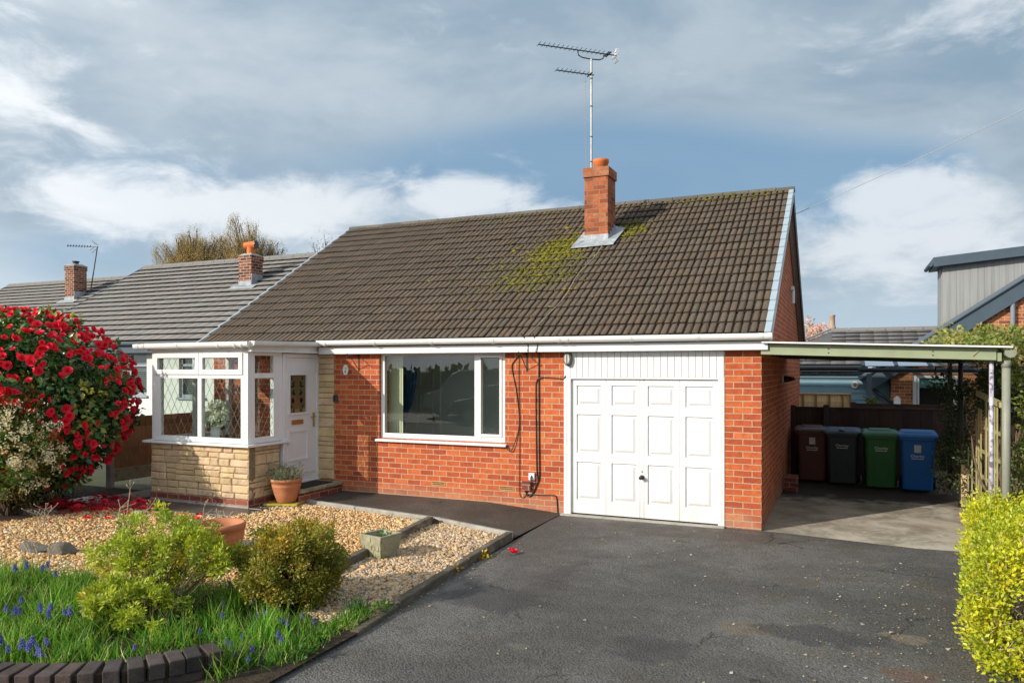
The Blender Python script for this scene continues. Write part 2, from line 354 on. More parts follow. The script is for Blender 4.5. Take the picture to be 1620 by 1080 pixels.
# tarmac: aggregate, worn paler areas, patches and stains with shapes of their own
def tarmac(name, base, brown=0.0):
    t = NT(name); p = t.world()
    v = t.n('ShaderNodeTexVoronoi', {'Vector': p, 'Scale': 62}, feature='F1')
    agg = t.rng(v.outputs[0], .0, .75, 1.22, .68)
    sp = t.rng(t.n('ShaderNodeSeparateColor', {0: v.outputs[1]}).outputs[0], 0, 1, .8, 1.2)
    fine = t.math('MULTIPLY', t.math('MULTIPLY', agg, sp), t.rng(t.noise(p, 260, 3), .3, .7, .75, 1.25))
    big = t.noise(p, .55, 6, .62, .4); mid = t.noise(p, 3.2, 6, .65, .2)
    c = t.mix(t.rng(big, .38, .62, 0, 1, True), [x * .74 for x in base], [x * 1.25 for x in base])
    c = t.mix(t.rng(mid, .45, .72, 0, .5, True), c, [base[0] * .66, base[1] * .63, base[2] * .58])
    c = t.mix(t.rng(t.noise(p, 1.3, 4, .6), .5, .68, 0, .38 + brown, True), c, (base[0] * .78, base[1] * .67, base[2] * .52))
    c = t.mix(1.0, c, t.n('ShaderNodeCombineColor', {0: fine, 1: fine, 2: fine}).outputs[0], 'MULTIPLY')
    sx = t.n('ShaderNodeSeparateXYZ', {0: p})
    wob = t.n('ShaderNodeTexNoise', {'Vector': p, 'Scale': 5, 'Detail': 4}).outputs[1]
    wv = t.n('ShaderNodeSeparateColor', {0: wob})
    def blob(x, y, rx, ry):
        dx = t.math('DIVIDE', t.math('ADD', t.math('SUBTRACT', sx.outputs[0], x), t.rng(wv.outputs[0], 0, 1, -.28, .28)), rx)
        dy = t.math('DIVIDE', t.math('ADD', t.math('SUBTRACT', sx.outputs[1], y), t.rng(wv.outputs[1], 0, 1, -.28, .28)), ry)
        d = t.math('SQRT', t.math('ADD', t.math('MULTIPLY', dx, dx), t.math('MULTIPLY', dy, dy)))
        return t.rng(d, .75, 1.15, 1, 0, True)
    for x, y, rx, ry, cc, k in ((.30, -3.78, .20, .22, (.17, .14, .10), .7), (-1.17, -4.88, .09, .1, (.15, .14, .11), .6), (1.40, -3.57, .13, .12, (.20, .165, .12), .75), (1.36, -4.36, .16, .14, (.15, .075, .045), .55), (.54, -2.24, .22, .12, (.10, .085, .06), .6), (.75, -4.2, .16, .1, (.13, .11, .085), .45), (-1.9, -3.9, .5, .35, (.045, .047, .05), .7), (.75, -3.75, .55, .2, (.035, .036, .04), .6), (-.35, -4.5, .3, .3, (.035, .035, .038), .5), (-1.6, -3.3, .16, 1.1, (.055, .05, .046), .5), (-.9, -.5, 1.6, .32, (.075, .062, .05), .6)):
        c = t.mix(t.math('MULTIPLY', blob(x, y, rx, ry), k), c, cc)
    wp = t.n('ShaderNodeVectorMath', {0: p, 1: t.n('ShaderNodeVectorMath', {0: t.n('ShaderNodeTexNoise', {'Vector': p, 'Scale': 2.2, 'Detail': 6, 'Roughness': .7}).outputs[1], 3: .55}, operation='SCALE').outputs[0]}, operation='ADD').outputs[0]
    vc = t.n('ShaderNodeTexVoronoi', {'Vector': wp, 'Scale': .55}, feature='DISTANCE_TO_EDGE').outputs[0]
    crack = t.math('MULTIPLY', t.rng(vc, .002, .007, 1, 0, True), t.rng(t.noise(p, .8, 2), .5, .6, 0, .75, True))
    c = t.mix(crack, c, (.022, .02, .017))
    h = t.math('ADD', t.math('MULTIPLY', v.outputs[0], -1.0), t.math('MULTIPLY', t.noise(p, 200, 3), .5))
    h = t.math('SUBTRACT', h, t.math('MULTIPLY', crack, 1.5))
    wet = t.rng(mid, .35, .65, .62, .9)
    sh = t.n('ShaderNodeBsdfPrincipled', {'Base Color': c, 'Roughness': wet, 'Specular IOR Level': .42, 'Normal': bump(t, h, 1.0, .009)})
    return t.finish(sh)
MAT['tarmac'] = tarmac('tarmac', (.132, .126, .118))
MAT['tarmac_path'] = tarmac('tarmac_path', (.088, .078, .067), .15)

def pad_mat():
    t = NT('concrete_pad'); p = t.world()
    c = t.mix(t.rng(t.noise(p, 1.6, 7, .68, .5), .36, .64, 0, 1, True), (.26, .225, .175), (.50, .455, .375))
    c = t.mix(t.rng(t.noise(p, 7, 6, .7), .55, .7, 0, .7, True), c, (.60, .56, .48))
    c = t.mix(t.rng(t.noise(p, 3.4, 5, .7), .55, .75, 0, .55, True), c, (.10, .095, .085))
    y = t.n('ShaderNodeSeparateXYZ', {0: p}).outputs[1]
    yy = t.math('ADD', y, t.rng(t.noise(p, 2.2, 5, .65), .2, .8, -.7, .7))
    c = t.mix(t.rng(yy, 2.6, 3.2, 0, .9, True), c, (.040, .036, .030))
    sh = t.n('ShaderNodeBsdfPrincipled', {'Base Color': c, 'Roughness': .82, 'Specular IOR Level': .3, 'Normal': bump(t, t.noise(p, 80, 6, .7), .5, .008)})
    return t.finish(sh)
MAT['pad'] = pad_mat()

def rooftile(name, base, moss=False, var=.3):
    t = NT(name); p = t.world()
    a = t.n('ShaderNodeAttribute', attribute_name='col').outputs[0]
    c = t.mix(1.0, a, (*base, 1), 'MULTIPLY')
    n = t.noise(p, 26, 6, .7)
    c = t.mix(1.0, c, t.n('ShaderNodeCombineColor', {0: t.rng(n, .3, .7, 1 - var, 1 + var), 1: t.rng(n, .3, .7, 1 - var, 1 + var), 2: t.rng(n, .3, .7, 1 - var, 1 + var)}).outputs[0], 'MULTIPLY')
    hb = t.noise(p, 150, 4, .7)
    if moss:
        sx = t.n('ShaderNodeSeparateXYZ', {0: p})
        lich = t.rng(t.noise(p, 5.5, 6, .72), .60, .70, 0, .55, True)
        c = t.mix(lich, c, (.19, .13, .055))
        def blob(x, y, rx, ry, tilt=0):
            dx = t.math('DIVIDE', t.math('SUBTRACT', sx.outputs[0], x), rx); dy = t.math('DIVIDE', t.math('SUBTRACT', sx.outputs[1], y), ry)
            dx = t.math('ADD', dx, t.math('MULTIPLY', dy, tilt))
            d = t.math('SQRT', t.math('ADD', t.math('MULTIPLY', dx, dx), t.math('MULTIPLY', dy, dy)))
            return t.rng(d, .25, 1.15, 1, 0, True)
        m = t.math('MAXIMUM', t.math('MAXIMUM', blob(-3.55, 2.45, .75, .75, -.35), t.math('MULTIPLY', blob(-3.7, 1.55, 1.25, 1.0), .60)), t.math('MAXIMUM', t.math('MULTIPLY', blob(-2.5, 3.0, .5, .5), .8), t.math('MULTIPLY', blob(-.9, 4.05, 1.6, .35), .5)))
        m = t.math('MAXIMUM', m, t.math('MULTIPLY', blob(-5.0, 3.9, 3.5, .45), .38))
        mm = t.rng(t.math('ADD', m, t.rng(t.noise(p, 13, 6, .75), .3, .7, -.55, .35)), .38, .62, 0, 1, True)
        c = t.mix(mm, c, t.mix(t.rng(t.noise(p, 7, 4), .35, .65, 0, 1), (.06, .06, .014), (.22, .20, .022)))
        hb = t.math('ADD', hb, t.math('MULTIPLY', mm, 1.5))
    sh = t.n('ShaderNodeBsdfPrincipled', {'Base Color': c, 'Roughness': .78, 'Specular IOR Level': .35, 'Normal': bump(t, hb, .55, .006)})
    return t.finish(sh)
MAT['tile'] = rooftile('brown_roof_tile', (.106, .081, .060), True, .28)
MAT['tile_grey'] = rooftile('grey_roof_tile', (.205, .198, .19), False, .12)
MAT['tile_slate'] = rooftile('dark_grey_tile', (.115, .115, .12), False, .2)
# ------------------------------------------------------------------ ground and surfaces
def sheet(name, pts, z, mat, thick=.0, res=None):
    mb = MB()
    if thick: mb.prism(pts, 2, z - thick, z)
    else: mb.face([(x, y, z) for x, y in pts])
    return tag(mb.build(name, mat, fixn=bool(thick)), kind='structure')

def ground_mat():
    t = NT('rough_ground'); p = t.world()
    c = t.mix(t.rng(t.noise(p, .35, 6, .6), .4, .6, 0, 1), (.05, .075, .022), (.085, .075, .05))
    c = t.mix(t.rng(t.noise(p, 12, 5, .7), .4, .65, 0, .6), c, (.03, .03, .018))
    return t.finish(t.n('ShaderNodeBsdfPrincipled', {'Base Color': c, 'Roughness': .95, 'Normal': bump(t, t.noise(p, 30, 5, .7), .8, .03)}))
sheet('ground', [(-600, -600), (600, -600), (600, 600), (-600, 600)], -.06, ground_mat())
sheet('driveway', [(-2.67, -.14), (-2.62, -1.5), (-2.46, -5.3), (-2.50, -6.4), (-3.1, -7.4), (-3.1, -14), (4.2, -14), (3.6, -1.2), (2.9, -.2), (1.7, -.30), (.9, -.16), (.3, -.05), (0, -.02), (0, .12), (-2.67, .12)], 0.0, MAT['tarmac'], .05)
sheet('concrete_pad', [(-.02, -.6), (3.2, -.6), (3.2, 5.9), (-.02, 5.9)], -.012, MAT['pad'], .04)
sheet('road', [(-60, -22), (60, -22), (60, -15), (-60, -15)], -.03, MAT['tarmac'], .02)
# front path: a strip of tarmac that falls towards the drive
mb = MB()
def pz(x): return max(.004, min(.085, .004 + (-2.66 - x) * .07))
def ky(x):  # kerb line
    xs = [-6.75, -6.51, -3.97, -2.64]; ys = [-.86, -.80, -1.22, -1.68]
    return float(np.interp(x, xs, ys))
xs = list(np.linspace(-6.86, -2.66, 22))
for a, b in zip(xs[:-1], xs[1:]):
    mb.face([(a, ky(a), pz(a) * .55 + .004), (b, ky(b), pz(b) * .55 + .004), (b, .05, pz(b) + .004), (a, .05, pz(a) + .004)])
tag(mb.build('front_path', MAT['tarmac_path']), kind='structure')
# gravel base, soil bed, paving
sheet('gravel_base', [(-10.2, -5.3), (-2.5, -5.3), (-2.72, -1.66), (-3.97, -1.26), (-6.51, -.84), (-6.7, -2.2), (-10.2, -2.3)], .012, pbr('gravel_bed', (.30, .22, .13), .95, .1, .35, 30, bs=90, bstr=.9, bdist=.02))
sheet('flower_bed', [(-13, -7.2), (-2.36, -7.2), (-2.40, -5.2), (-2.6, -5.0), (-3.0, -4.95), (-4.1, -4.75), (-5.0, -4.95), (-6.3, -5.05), (-8, -5.2), (-13, -5)], .03, MAT['soil'])
sheet('shrub_bed', [(-13, -5), (-9.2, -5), (-9.0, -3.4), (-9.4, -2.3), (-9.6, -1.0), (-13, -1.0)], .028, MAT['soil'])
mb = MB()
for (x0, x1, y0, y1) in ((-9.9, -9.3, -2.2, -1.62), (-9.28, -8.7, -2.22, -1.6), (-8.68, -8.0, -2.2, -1.6), (-7.98, -7.25, -2.16, -1.6), (-7.23, -6.55, -2.12, -1.6), (-9.6, -9.0, -1.58, -.9), (-9.6, -9.0, -.88, -.1), (-9.6, -9.0, -.08, .8), (-9.6, -9.0, .82, 2.2), (-6.84, -6.62, -1.58, -.95)):
    mb.box(x0, x1, y0, y1, -.02, .034 + random.uniform(-.004, .004))
tag(mb.build('paving', MAT['paving'], bevel=.006), kind='structure')

# ------------------------------------------------------------------ the bungalow
HZ, RZ, EY, RY = 2.45, 5.20, -.20, 4.25
SL = (RZ - HZ) / (RY - EY)
def roofz(y): return HZ + SL * (y - EY)
house = thing('bungalow', (-4.5, 4.2, 0), 'red brick bungalow with brown tiled roof, white garage door and stone porch', 'house')
mb = MB()
T = .28
for x0, x1, z0, z1 in ((-.45, 0, -.1, 2.46), (-2.63, -.45, 2.25, 2.46), (-3.535, -2.63, -.1, 2.46), (-5.69, -3.535, -.1, .955), (-5.69, -3.535, 2.30, 2.46), (-6.86, -5.69, -.1, 2.46), (-9.1, -6.86, -.1, 2.46)):
    mb.box(x0, x1, 0, T, z0, z1)
def gpoly(y0, y1, dz=.13):
    return [(y0, -.1), (y1, -.1), (y1, roofz(2 * RY - y1) - dz), (RY, RZ - dz), (y0, roofz(y0) - dz)]
mb.prism(gpoly(T, 8.5), 0, -T, 0)
mb.prism(gpoly(T, 8.5), 0, -9.1, -9.1 + T)
mb.box(-9.1 + T, -T, 8.5 - T, 8.5, -.1, 2.4)
wall = mb.build('brick_wall', MAT['brick'], house, fixn=True)

# interior of the front room and the porch
mb = MB()
mb.box(-7.6, -3.0, 2.3, 2.38, .12, 2.36); mb.box(-7.68, -7.6, T, 3.38, .12, 2.36); mb.box(-3.0, -2.92, T, 3.38, .12, 2.36); mb.box(-7.68, -2.92, T, 3.38, 2.36, 2.42)
mb.box(-7.68, -2.92, T, 3.38, .06, .12, 1)
mb.box(-2.63, -.45, 1.2, 1.3, 0, 2.3)
mb.box(-8.7, -6.9, -1.45, -.02, 2.30, 2.315)
mb.box(-8.7, -6.9, -1.45, -.02, .10, .16, 1)
mb.build('interior_wall', [MAT['wallin'], MAT['wood_floor']], house)
mb = MB()
def door6(mb, x0, x1, y, z0, z1):
    mb.box(x0 - .07, x0, y - .03, y, z0, z1 + .07); mb.box(x1, x1 + .07, y - .03, y, z0, z1 + .07); mb.box(x0, x1, y - .03, y, z1, z1 + .07)
    w = (x1 - x0); 
    mb.box(x0, x1, y - .012, y, z0, z1)
    for a, b in ((.11, .46), (.54, .89)):
        for c, d in ((.05, .28), (.34, .72), (.78, .93)):
            X0, X1, Z0, Z1 = x0 + a * w, x0 + b * w, z0 + c * (z1 - z0), z0 + d * (z1 - z0)
            for q in ((X0, X1, Z0, Z0 + .02), (X0, X1, Z1 - .02, Z1), (X0, X0 + .02, Z0, Z1), (X1 - .02, X1, Z0, Z1)):
                mb.box(q[0], q[1], y - .028, y - .012, q[2], q[3])
door6(mb, -6.75, -5.95, 2.3, .12, 2.12)
idoor = mb.build('interior_door', MAT['wallwhite'], house)
mb = MB(); mb.tube([(-6.02, 2.29, 1.1), (-6.02, 2.24, 1.1), (-6.14, 2.24, 1.1)], .012); mb.build('handle', MAT['brass'], idoor); mb = MB(); mb.box(-6.04, -6.0, 2.27, 2.287, 1.03, 1.17); mb.build('handle_plate', MAT['brass'], idoor)

# roof tiles
PROF = [(0, -.008), (.045, -.004), (.055, -.012), (.065, -.004), (.13, -.006), (.155, .019), (.19, .024), (.44, .024), (.475, .018), (.495, -.006), (.60, -.006), (.625, .019), (.66, .024), (.94, .024), (.98, .017), (1.0, -.006)]
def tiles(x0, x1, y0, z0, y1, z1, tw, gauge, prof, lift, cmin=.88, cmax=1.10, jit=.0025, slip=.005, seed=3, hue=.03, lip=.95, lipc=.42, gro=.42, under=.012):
    g = np.random.default_rng(seed)
    L = math.hypot(y1 - y0, z1 - z0); rows = max(1, round(L / gauge)); gg = L / rows
    nt = max(1, round((x1 - x0) / tw)); w = (x1 - x0) / nt
    sy, sz = (y1 - y0) / L, (z1 - z0) / L; ny, nz = -sz * (1 if y1 > y0 else -1), abs(sy)
    if y1 < y0: ny = sz
    px = np.array([p[0] for p in prof]) * w; ph = np.array([p[1] for p in prof]); k = len(px)
    Vs = []; Fs = []; Cs = []; off = 0
    for r in range(rows):
        for c in range(nt):
            j = g.normal(0, jit); sl = g.normal(0, slip); tl = g.normal(0, jit)
            s0 = r * gg - .01 + sl; s1 = (r + 1) * gg + .03
            X = x0 + c * w + px
            def line(s, h):
                h = np.broadcast_to(h, (k,))
                return np.stack([X, y0 + sy * s + ny * h, z0 + sz * s + nz * h], 1)
            hl = ph + lift + j + np.linspace(0, tl, k)
            V = np.concatenate([line(s0 + under, hl - lift * lip), line(s0, hl), line(s1, ph * .9 + j * .5)])
            a = np.arange(k - 1)
            F = np.concatenate([np.stack([a, a + 1, a + 1 + k, a + k], 1), np.stack([a + k, a + 1 + k, a + 1 + 2 * k, a + 2 * k], 1)])
            b = g.uniform(cmin, cmax); hv = g.normal(0, hue)
            Vs.append(V); Fs.append(F + off); off += 3 * k; cc = np.tile([[b * (1 + hv), b, b * (1 - hv)]], (len(F), 1)); cc[:k - 1] *= lipc; low = (ph[:-1] + ph[1:]) / 2 < .003; cc[k - 1:][low] *= gro; Cs.append(cc)  # lips and low grooves coloured darker: dirt plus painted shade
    return np.concatenate(Vs), np.concatenate(Fs), np.concatenate(Cs)
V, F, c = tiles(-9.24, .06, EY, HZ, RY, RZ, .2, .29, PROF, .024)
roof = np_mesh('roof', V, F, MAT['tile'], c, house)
mb = MB()
n = np.array([-SL, 1]) / math.hypot(SL, 1)
def slab(mb, x0, x1, ya, za, yb, zb, t, mat=0, col=(1, 1, 1)):
    L = math.hypot(yb - ya, zb - za); ny, nz = -(zb - za) / L, (yb - ya) / L
    if nz < 0: ny, nz = -ny, -nz
    mb.hexa([(x0, ya - ny * t, za - nz * t), (x1, ya - ny * t, za - nz * t), (x1, yb - ny * t, zb - nz * t), (x0, yb - ny * t, zb - nz * t), (x0, ya, za), (x1, ya, za), (x1, yb, zb), (x0, yb, zb)], mat, col)
slab(mb, -9.22, .10, EY, HZ - .02, RY, RZ - .02, .07, 1)
slab(mb, -9.24, .13, 2 * RY - EY, HZ, RY, RZ, .09, 0)
mb.build('roof_underlay', [MAT['tile'], MAT['iron']], roof, fixn=True)
# ridge tiles
mb = MB(); x = -9.26; k = 0
while x < .12:
    x2 = min(x + .455, .15); z = RZ + .02 + random.uniform(-.004, .004); cc = random.uniform(.75, 1.15)
    pts = [(RY + .13 * math.cos(a), z - .035 + .055 * math.sin(a)) for a in np.linspace(0, math.pi, 9)]
    mb.prism([(RY + .13, z - .06)] + pts + [(RY - .13, z - .06)], 0, x, x2 - .008, 0, (cc, cc, cc)); x = x2
mb.build('ridge_cap', rooftile('ridge_tile', (.13, .12, .10), True, .25), roof)
# raised moss clumps sitting on the tiles
gm = np.random.default_rng(77); mP = []
for cx, cy_, sx, sy, n_ in ((-3.5, 2.5, .30, .30, 700), (-3.65, 2.0, .42, .42, 560), (-3.9, 1.4, .55, .45, 260), (-2.45, 3.0, .2, .2, 240), (-1.0, 4.05, .8, .10, 120), (-4.6, 4.0, 1.6, .15, 90), (-5, 2, 1.6, 1.2, 40)):
    q = np.stack([gm.normal(cx, sx, n_), gm.normal(cy_, sy, n_)], 1); q = q[(q[:, 0] > -9.1) & (q[:, 0] < 0) & (q[:, 1] > -.1) & (q[:, 1] < 4.2) & ~((q[:, 0] > -3.3) & (q[:, 0] < -2.65) & (q[:, 1] > 2.35) & (q[:, 1] < 3.2))]
    r_ = np.round((q[:, 1] - EY) / (RY - EY) * 18 + gm.normal(0, .12, len(q))) / 18 * (RY - EY) + EY; k_ = gm.random(len(q)) < .7; q[k_, 1] = r_[k_]; mP.append(q)
mP = np.concatenate(mP); nM = len(mP); t_ = (1 + 5 ** .5) / 2
iv_ = np.array([(-1, t_, 0), (1, t_, 0), (-1, -t_, 0), (1, -t_, 0), (0, -1, t_), (0, 1, t_), (0, -1, -t_), (0, 1, -t_), (t_, 0, -1), (t_, 0, 1), (-t_, 0, -1), (-t_, 0, 1)]) / 1.9
if_ = np.array([(0, 11, 5), (0, 5, 1), (0, 1, 7), (0, 7, 10), (0, 10, 11), (1, 5, 9), (5, 11, 4), (11, 10, 2), (10, 7, 6), (7, 1, 8), (3, 9, 4), (3, 4, 2), (3, 2, 6), (3, 6, 8), (3, 8, 9), (4, 9, 5), (2, 4, 11), (6, 2, 10), (8, 6, 7), (9, 8, 1)])
P3 = np.stack([mP[:, 0], mP[:, 1] - .012, HZ + SL * (mP[:, 1] - EY) + .035], 1); s_ = .0165 * gm.lognormal(0, .38, nM)
V, F, c = scatter(iv_, if_, P3, np.array([[1., 0, 0]]) + gm.normal(0, .2, (nM, 3)), np.array([0, -SL, 1.]) + gm.normal(0, .15, (nM, 3)), np.stack([s_ * .7, s_ * 1.2, s_ * .55], 1), np.array([(.16, .145, .016), (.085, .085, .016), (.21, .18, .02)])[gm.integers(0, 3, nM)])
tag(np_mesh('moss', V, F, pbr('moss', (1, 1, 1), .95, .1, .3, 60, bs=150, bstr=.8, attr=True), c, roof, smooth=True), kind='stuff')
# plastic verge caps: one per course, both gable ends
verge_m = pbr('pale_blue_grey_verge_plastic', (.38, .46, .52), .4, .5, .05, 4, dirt=((.35, .4, .4), 6, .62, .4))
L = math.hypot(RY - EY, RZ - HZ); rows = round(L / .29); gg = L / rows
def verge(xa, xb):
    mb = MB(); sy, sz = (RY - EY) / L, (RZ - HZ) / L
    for r in range(rows):
        a = r * gg - .012; b = (r + 1) * gg - .022
        ya, za, yb, zb = EY + sy * a, HZ + sz * a, EY + sy * b, HZ + sz * b
        slab(mb, xa, xb, ya - sz * .052, za + sy * .052, yb - sz * .030, zb + sy * .030, .115)
    return mb
verge(.055, .135).build('verge_trim', verge_m, roof, bevel=.004, fixn=True)
verge(-9.275, -9.235).build('verge_trim', verge_m, roof, bevel=.004, fixn=True)
mb = MB()
slab(mb, .004, .128, EY + .1, HZ + .06 - .14, RY, RZ - .14, .03, 0); mb.build('bargeboard', MAT['grime_white'], roof, fixn=True); mb = MB()
slab(mb, .10, .128, 2 * RY - EY, HZ - .09, RY, RZ - .09, .14, 1)
slab(mb, .004, .10, 2 * RY - EY, HZ - .10, RY, RZ - .10, .03, 0)
mb.build('bargeboard', [MAT['grime_white'], pbr('dark_barge_paint', (.06, .065, .07), .5, .4, .1, 5)], roof, fixn=True); mb = MB()
slab(mb, -9.23, -9.105, EY + .1, HZ + .06 - .14, RY, RZ - .14, .03, 0)
mb.build('bargeboard', MAT['grime_white'], roof, fixn=True)
mb = MB(); mb.box(.003, .05, 5.55, 5.75, 3.55, 3.62); mb.tube([(.03, 5.65, 3.55), (.03, 5.65, 3.3)], .035)
mb.build('vent_cowl', MAT['grime_white'], house)

# chimney
CX0, CX1, CY0, CY1, CT = -3.195, -2.775, 2.60, 3.06, 5.51
mb = MB(); mb.box(CX0, CX1, CY0, CY1, 3.9, CT - .16); mb.box(CX0 - .022, CX1 + .022, CY0 - .022, CY1 + .022, CT - .16, CT)
chim = mb.build('chimney', MAT['brick_dark'], house)
mb = MB(); mb.lathe((-2.97, 2.83, CT - .02), [(.125, 0), (.125, .13), (.142, .15), (.142, .20), (.115, .205), (.11, .05)], 28)
mb.build('chimney_pot', MAT['clay'], chim, smooth=True)
mb = MB()
mb.lathe((-2.97, 2.83, CT - .005), [(.22, 0), (.13, .05)], 16, 0); mb.build('mortar_cap', MAT['mortar'], chim); mb = MB()
zf = roofz(CY0)
mb.box(CX0 - .012, CX1 + .012, CY0 - .014, CY0 - .002, zf - .05, zf + .17)
for i in range(4):
    y0 = CY0 + i * .115; mb.box(CX1 + .002, CX1 + .014, y0 - .012, y0 + .113, roofz(y0) - .05, roofz(y0) + .17)
    mb.box(CX0 - .014, CX0 - .002, y0 - .012, y0 + .113, roofz(y0) - .05, roofz(y0) + .17)
def onroof(pts, h, t=.012):
    vs = [(x, y - SL * h * .85, roofz(y) + h) for x, y in pts]
    mb.raw(vs + [(a, b, c_ - t) for a, b, c_ in vs], [(0, 1, 2, 3), (4, 7, 6, 5), (0, 4, 5, 1), (1, 5, 6, 2), (2, 6, 7, 3), (3, 7, 4, 0)])
onroof([(CX0 - .17, CY0 - .21), (CX1 + .16, CY0 - .17), (CX1 + .02, CY0 + .02), (CX0 - .02, CY0 + .02)], .060)
onroof([(CX1 + .155, CY0 - .17), (CX1 + .21, CY1 - .05), (CX1 + .01, CY1 + .05), (CX1 + .01, CY0 + .01)], .066)
onroof([(CX0 - .165, CY0 - .20), (CX0 - .01, CY0 + .01), (CX0 - .01, CY1 + .05), (CX0 - .12, CY1 - .05)], .066)
mb.build('lead_flashing', MAT['lead'], chim, bevel=.003)

# fascia, gutter
mb = MB(); mb.box(-6.74, .09, -.15, -.02, 2.262, 2.40); mb.box(-6.74, .06, -.02, .0, 2.262, 2.46)
for i in range(14): mb.tube([(-6.3 + i * .46, -.154, 2.33 + .015 * (i % 2)), (-6.3 + i * .46, -.149, 2.33 + .015 * (i % 2))], .006, 6)
mb.build('fascia', MAT['upvc'], house, bevel=.003)
def gutter(mb, a, b, r=.055, mat=0):
    a = Vector(a); b = Vector(b); d = (b - a).normalized(); s = Vector((d.y, -d.x, 0))
    prof = [(s * r, .03)] + [(s * r * math.cos(t), -r * .95 * math.sin(t)) for t in np.linspace(0, math.pi, 11)] + [(-s * r, .03)]
    inn = [(p * .88, z * .88 + .002) for p, z in prof]
    vs = []; m = len(prof)
    for e in (a, b):
        vs += [e + p + Vector((0, 0, z)) for p, z in prof] + [e + p + Vector((0, 0, z + (0 if 0 < i < m - 1 else .0))) for i, (p, z) in enumerate(inn)]
    fs = []
    N = 2 * m
    for i in range(m - 1):
        fs.append((i, i + 1, i + 1 + N, i + N)); fs.append((m + i, m + i + N, m + i + 1 + N, m + i + 1))
    fs += [(0, N, N + m, m), (m - 1, 2 * m - 1, N + 2 * m - 1, N + m - 1)]
    mb.raw(vs, fs, mat)
    for e in (a, b):  # end stops
        mb.raw([e + p + Vector((0, 0, z)) for p, z in prof], [tuple(range(m))], mat)
def gclip(mb, p, d, r=.062, wd=.05, mat=0):
    p = Vector(p); d = Vector(d).normalized(); s = Vector((d.y, -d.x, 0))
    pts = [(s * r * math.cos(t), -r * .95 * math.sin(t)) for t in np.linspace(-.45, math.pi + .45, 13)]
    vs = []
    for e in (p - d * wd / 2, p + d * wd / 2): vs += [e + q + Vector((0, 0, z)) for q, z in pts]
    m = len(pts); mb.raw(vs, [(i, i + 1, i + 1 + m, i + m) for i in range(m - 1)], mat)
mb = MB(); gutter(mb, (-6.70, -.212, 2.442), (.14, -.212, 2.432))
for x in (-6.55, -5.62, -4.62, -3.62, -2.62, -2.5, -1.62, -.75, .02, .125): gclip(mb, (x, -.212, 2.438), (1, 0, 0))
mb.build('gutter', MAT['gutter'], house, smooth=False, fixn=False)

# stone cladding
def blocks(u0, u1, v0, v1, hmax=.19, wmax=.46):
    out = []
    def rec(a, b, c, d):
        w, h = b - a, d - c
        if h > hmax or (h > .12 and random.random() < .38 and w > .15):
            k = random.uniform(.35, .65) * h
            if k > .045 and h - k > .045 and (h > hmax or w < .9):
                rec(a, b, c, c + k); rec(a, b, c + k, d); return
        if w > wmax or (w > .32 and random.random() < .25):
            k = random.uniform(.35, .65) * w
            rec(a, a + k, c, d); rec(a + k, b, c, d); return
        out.append((a, b, c, d))
    H = v0
    while H < v1 - .02:
        h = min(random.choice((.15, .2, .26, .18)), v1 - H)
        if v1 - H - h < .06: h = v1 - H
        a = u0
        while a < u1 - .01:
            w = min(random.uniform(.3, .85), u1 - a)
            if u1 - a - w < .12: w = u1 - a
            rec(a, a + w, H, H + h); a += w
        H += h
    return out
def stone_face(mb, u0, u1, v0, v1, P, base=.0):
    """P(u, v, d): d outwards"""
    for a, b, c, d in blocks(u0, u1, v0, v1):
        g = .0035; pr = base + random.uniform(.016, .034); k = random.uniform(.86, 1.12); cc = (k, k * random.uniform(.95, 1.02), k * random.uniform(.86, 1.04))
        A, B, Cc, D = a + g, b - g, c + g, d - g; e = min(.016, (B - A) * .2, (D - Cc) * .2)
        nu, nv = max(2, int((B - A) / .05)), max(2, int((D - Cc) / .04))
        us = [A] + list(np.linspace(A + e, B - e, nu)) + [B]; vs_ = [Cc] + list(np.linspace(Cc + e, D - e, nv)) + [D]
        tx, tz = random.uniform(-.008, .008), random.uniform(-.010, .006)
        idx = {}; vs = []
        for i, u in enumerate(us):
            for j, v in enumerate(vs_):
                edge = i in (0, len(us) - 1) or j in (0, len(vs_) - 1)
                dd = pr - (.011 if edge else 0) + (0 if edge else random.uniform(-.0045, .0045)) + tx * (i / len(us) - .5) + tz * (j / len(vs_) - .5)
                idx[i, j] = len(vs); vs.append(P(u + (random.uniform(-.002, .002) if edge else 0), v + (random.uniform(-.002, .002) if edge else 0), dd))
        fs = [(idx[i, j], idx[i + 1, j], idx[i + 1, j + 1], idx[i, j + 1]) for i in range(len(us) - 1) for j in range(len(vs_) - 1)]
        # skirt back to the mortar
        ring = [(i, 0) for i in range(len(us))] + [(len(us) - 1, j) for j in range(1, len(vs_))] + [(i, len(vs_) - 1) for i in range(len(us) - 2, -1, -1)] + [(0, j) for j in range(len(vs_) - 2, 0, -1)]
        base_i = len(vs)
        for (i, j) in ring: vs.append(P(us[i], vs_[j], base - .002))
        for q in range(len(ring)):
            r = (q + 1) % len(ring); fs.append((idx[ring[q]], base_i + q, base_i + r, idx[ring[r]]))
        mb.raw(vs, fs, 0, cc)
mb = MB(); stone_face(mb, -6.855, -6.54, .26, 2.262, lambda u, v, d: (u, -d, v))
mb.box(-6.855, -6.545, -.004, .1, .26, 2.262, 1)
mb.build('stone_panel', [MAT['stone'], MAT['mortar']], house, fixn=True)

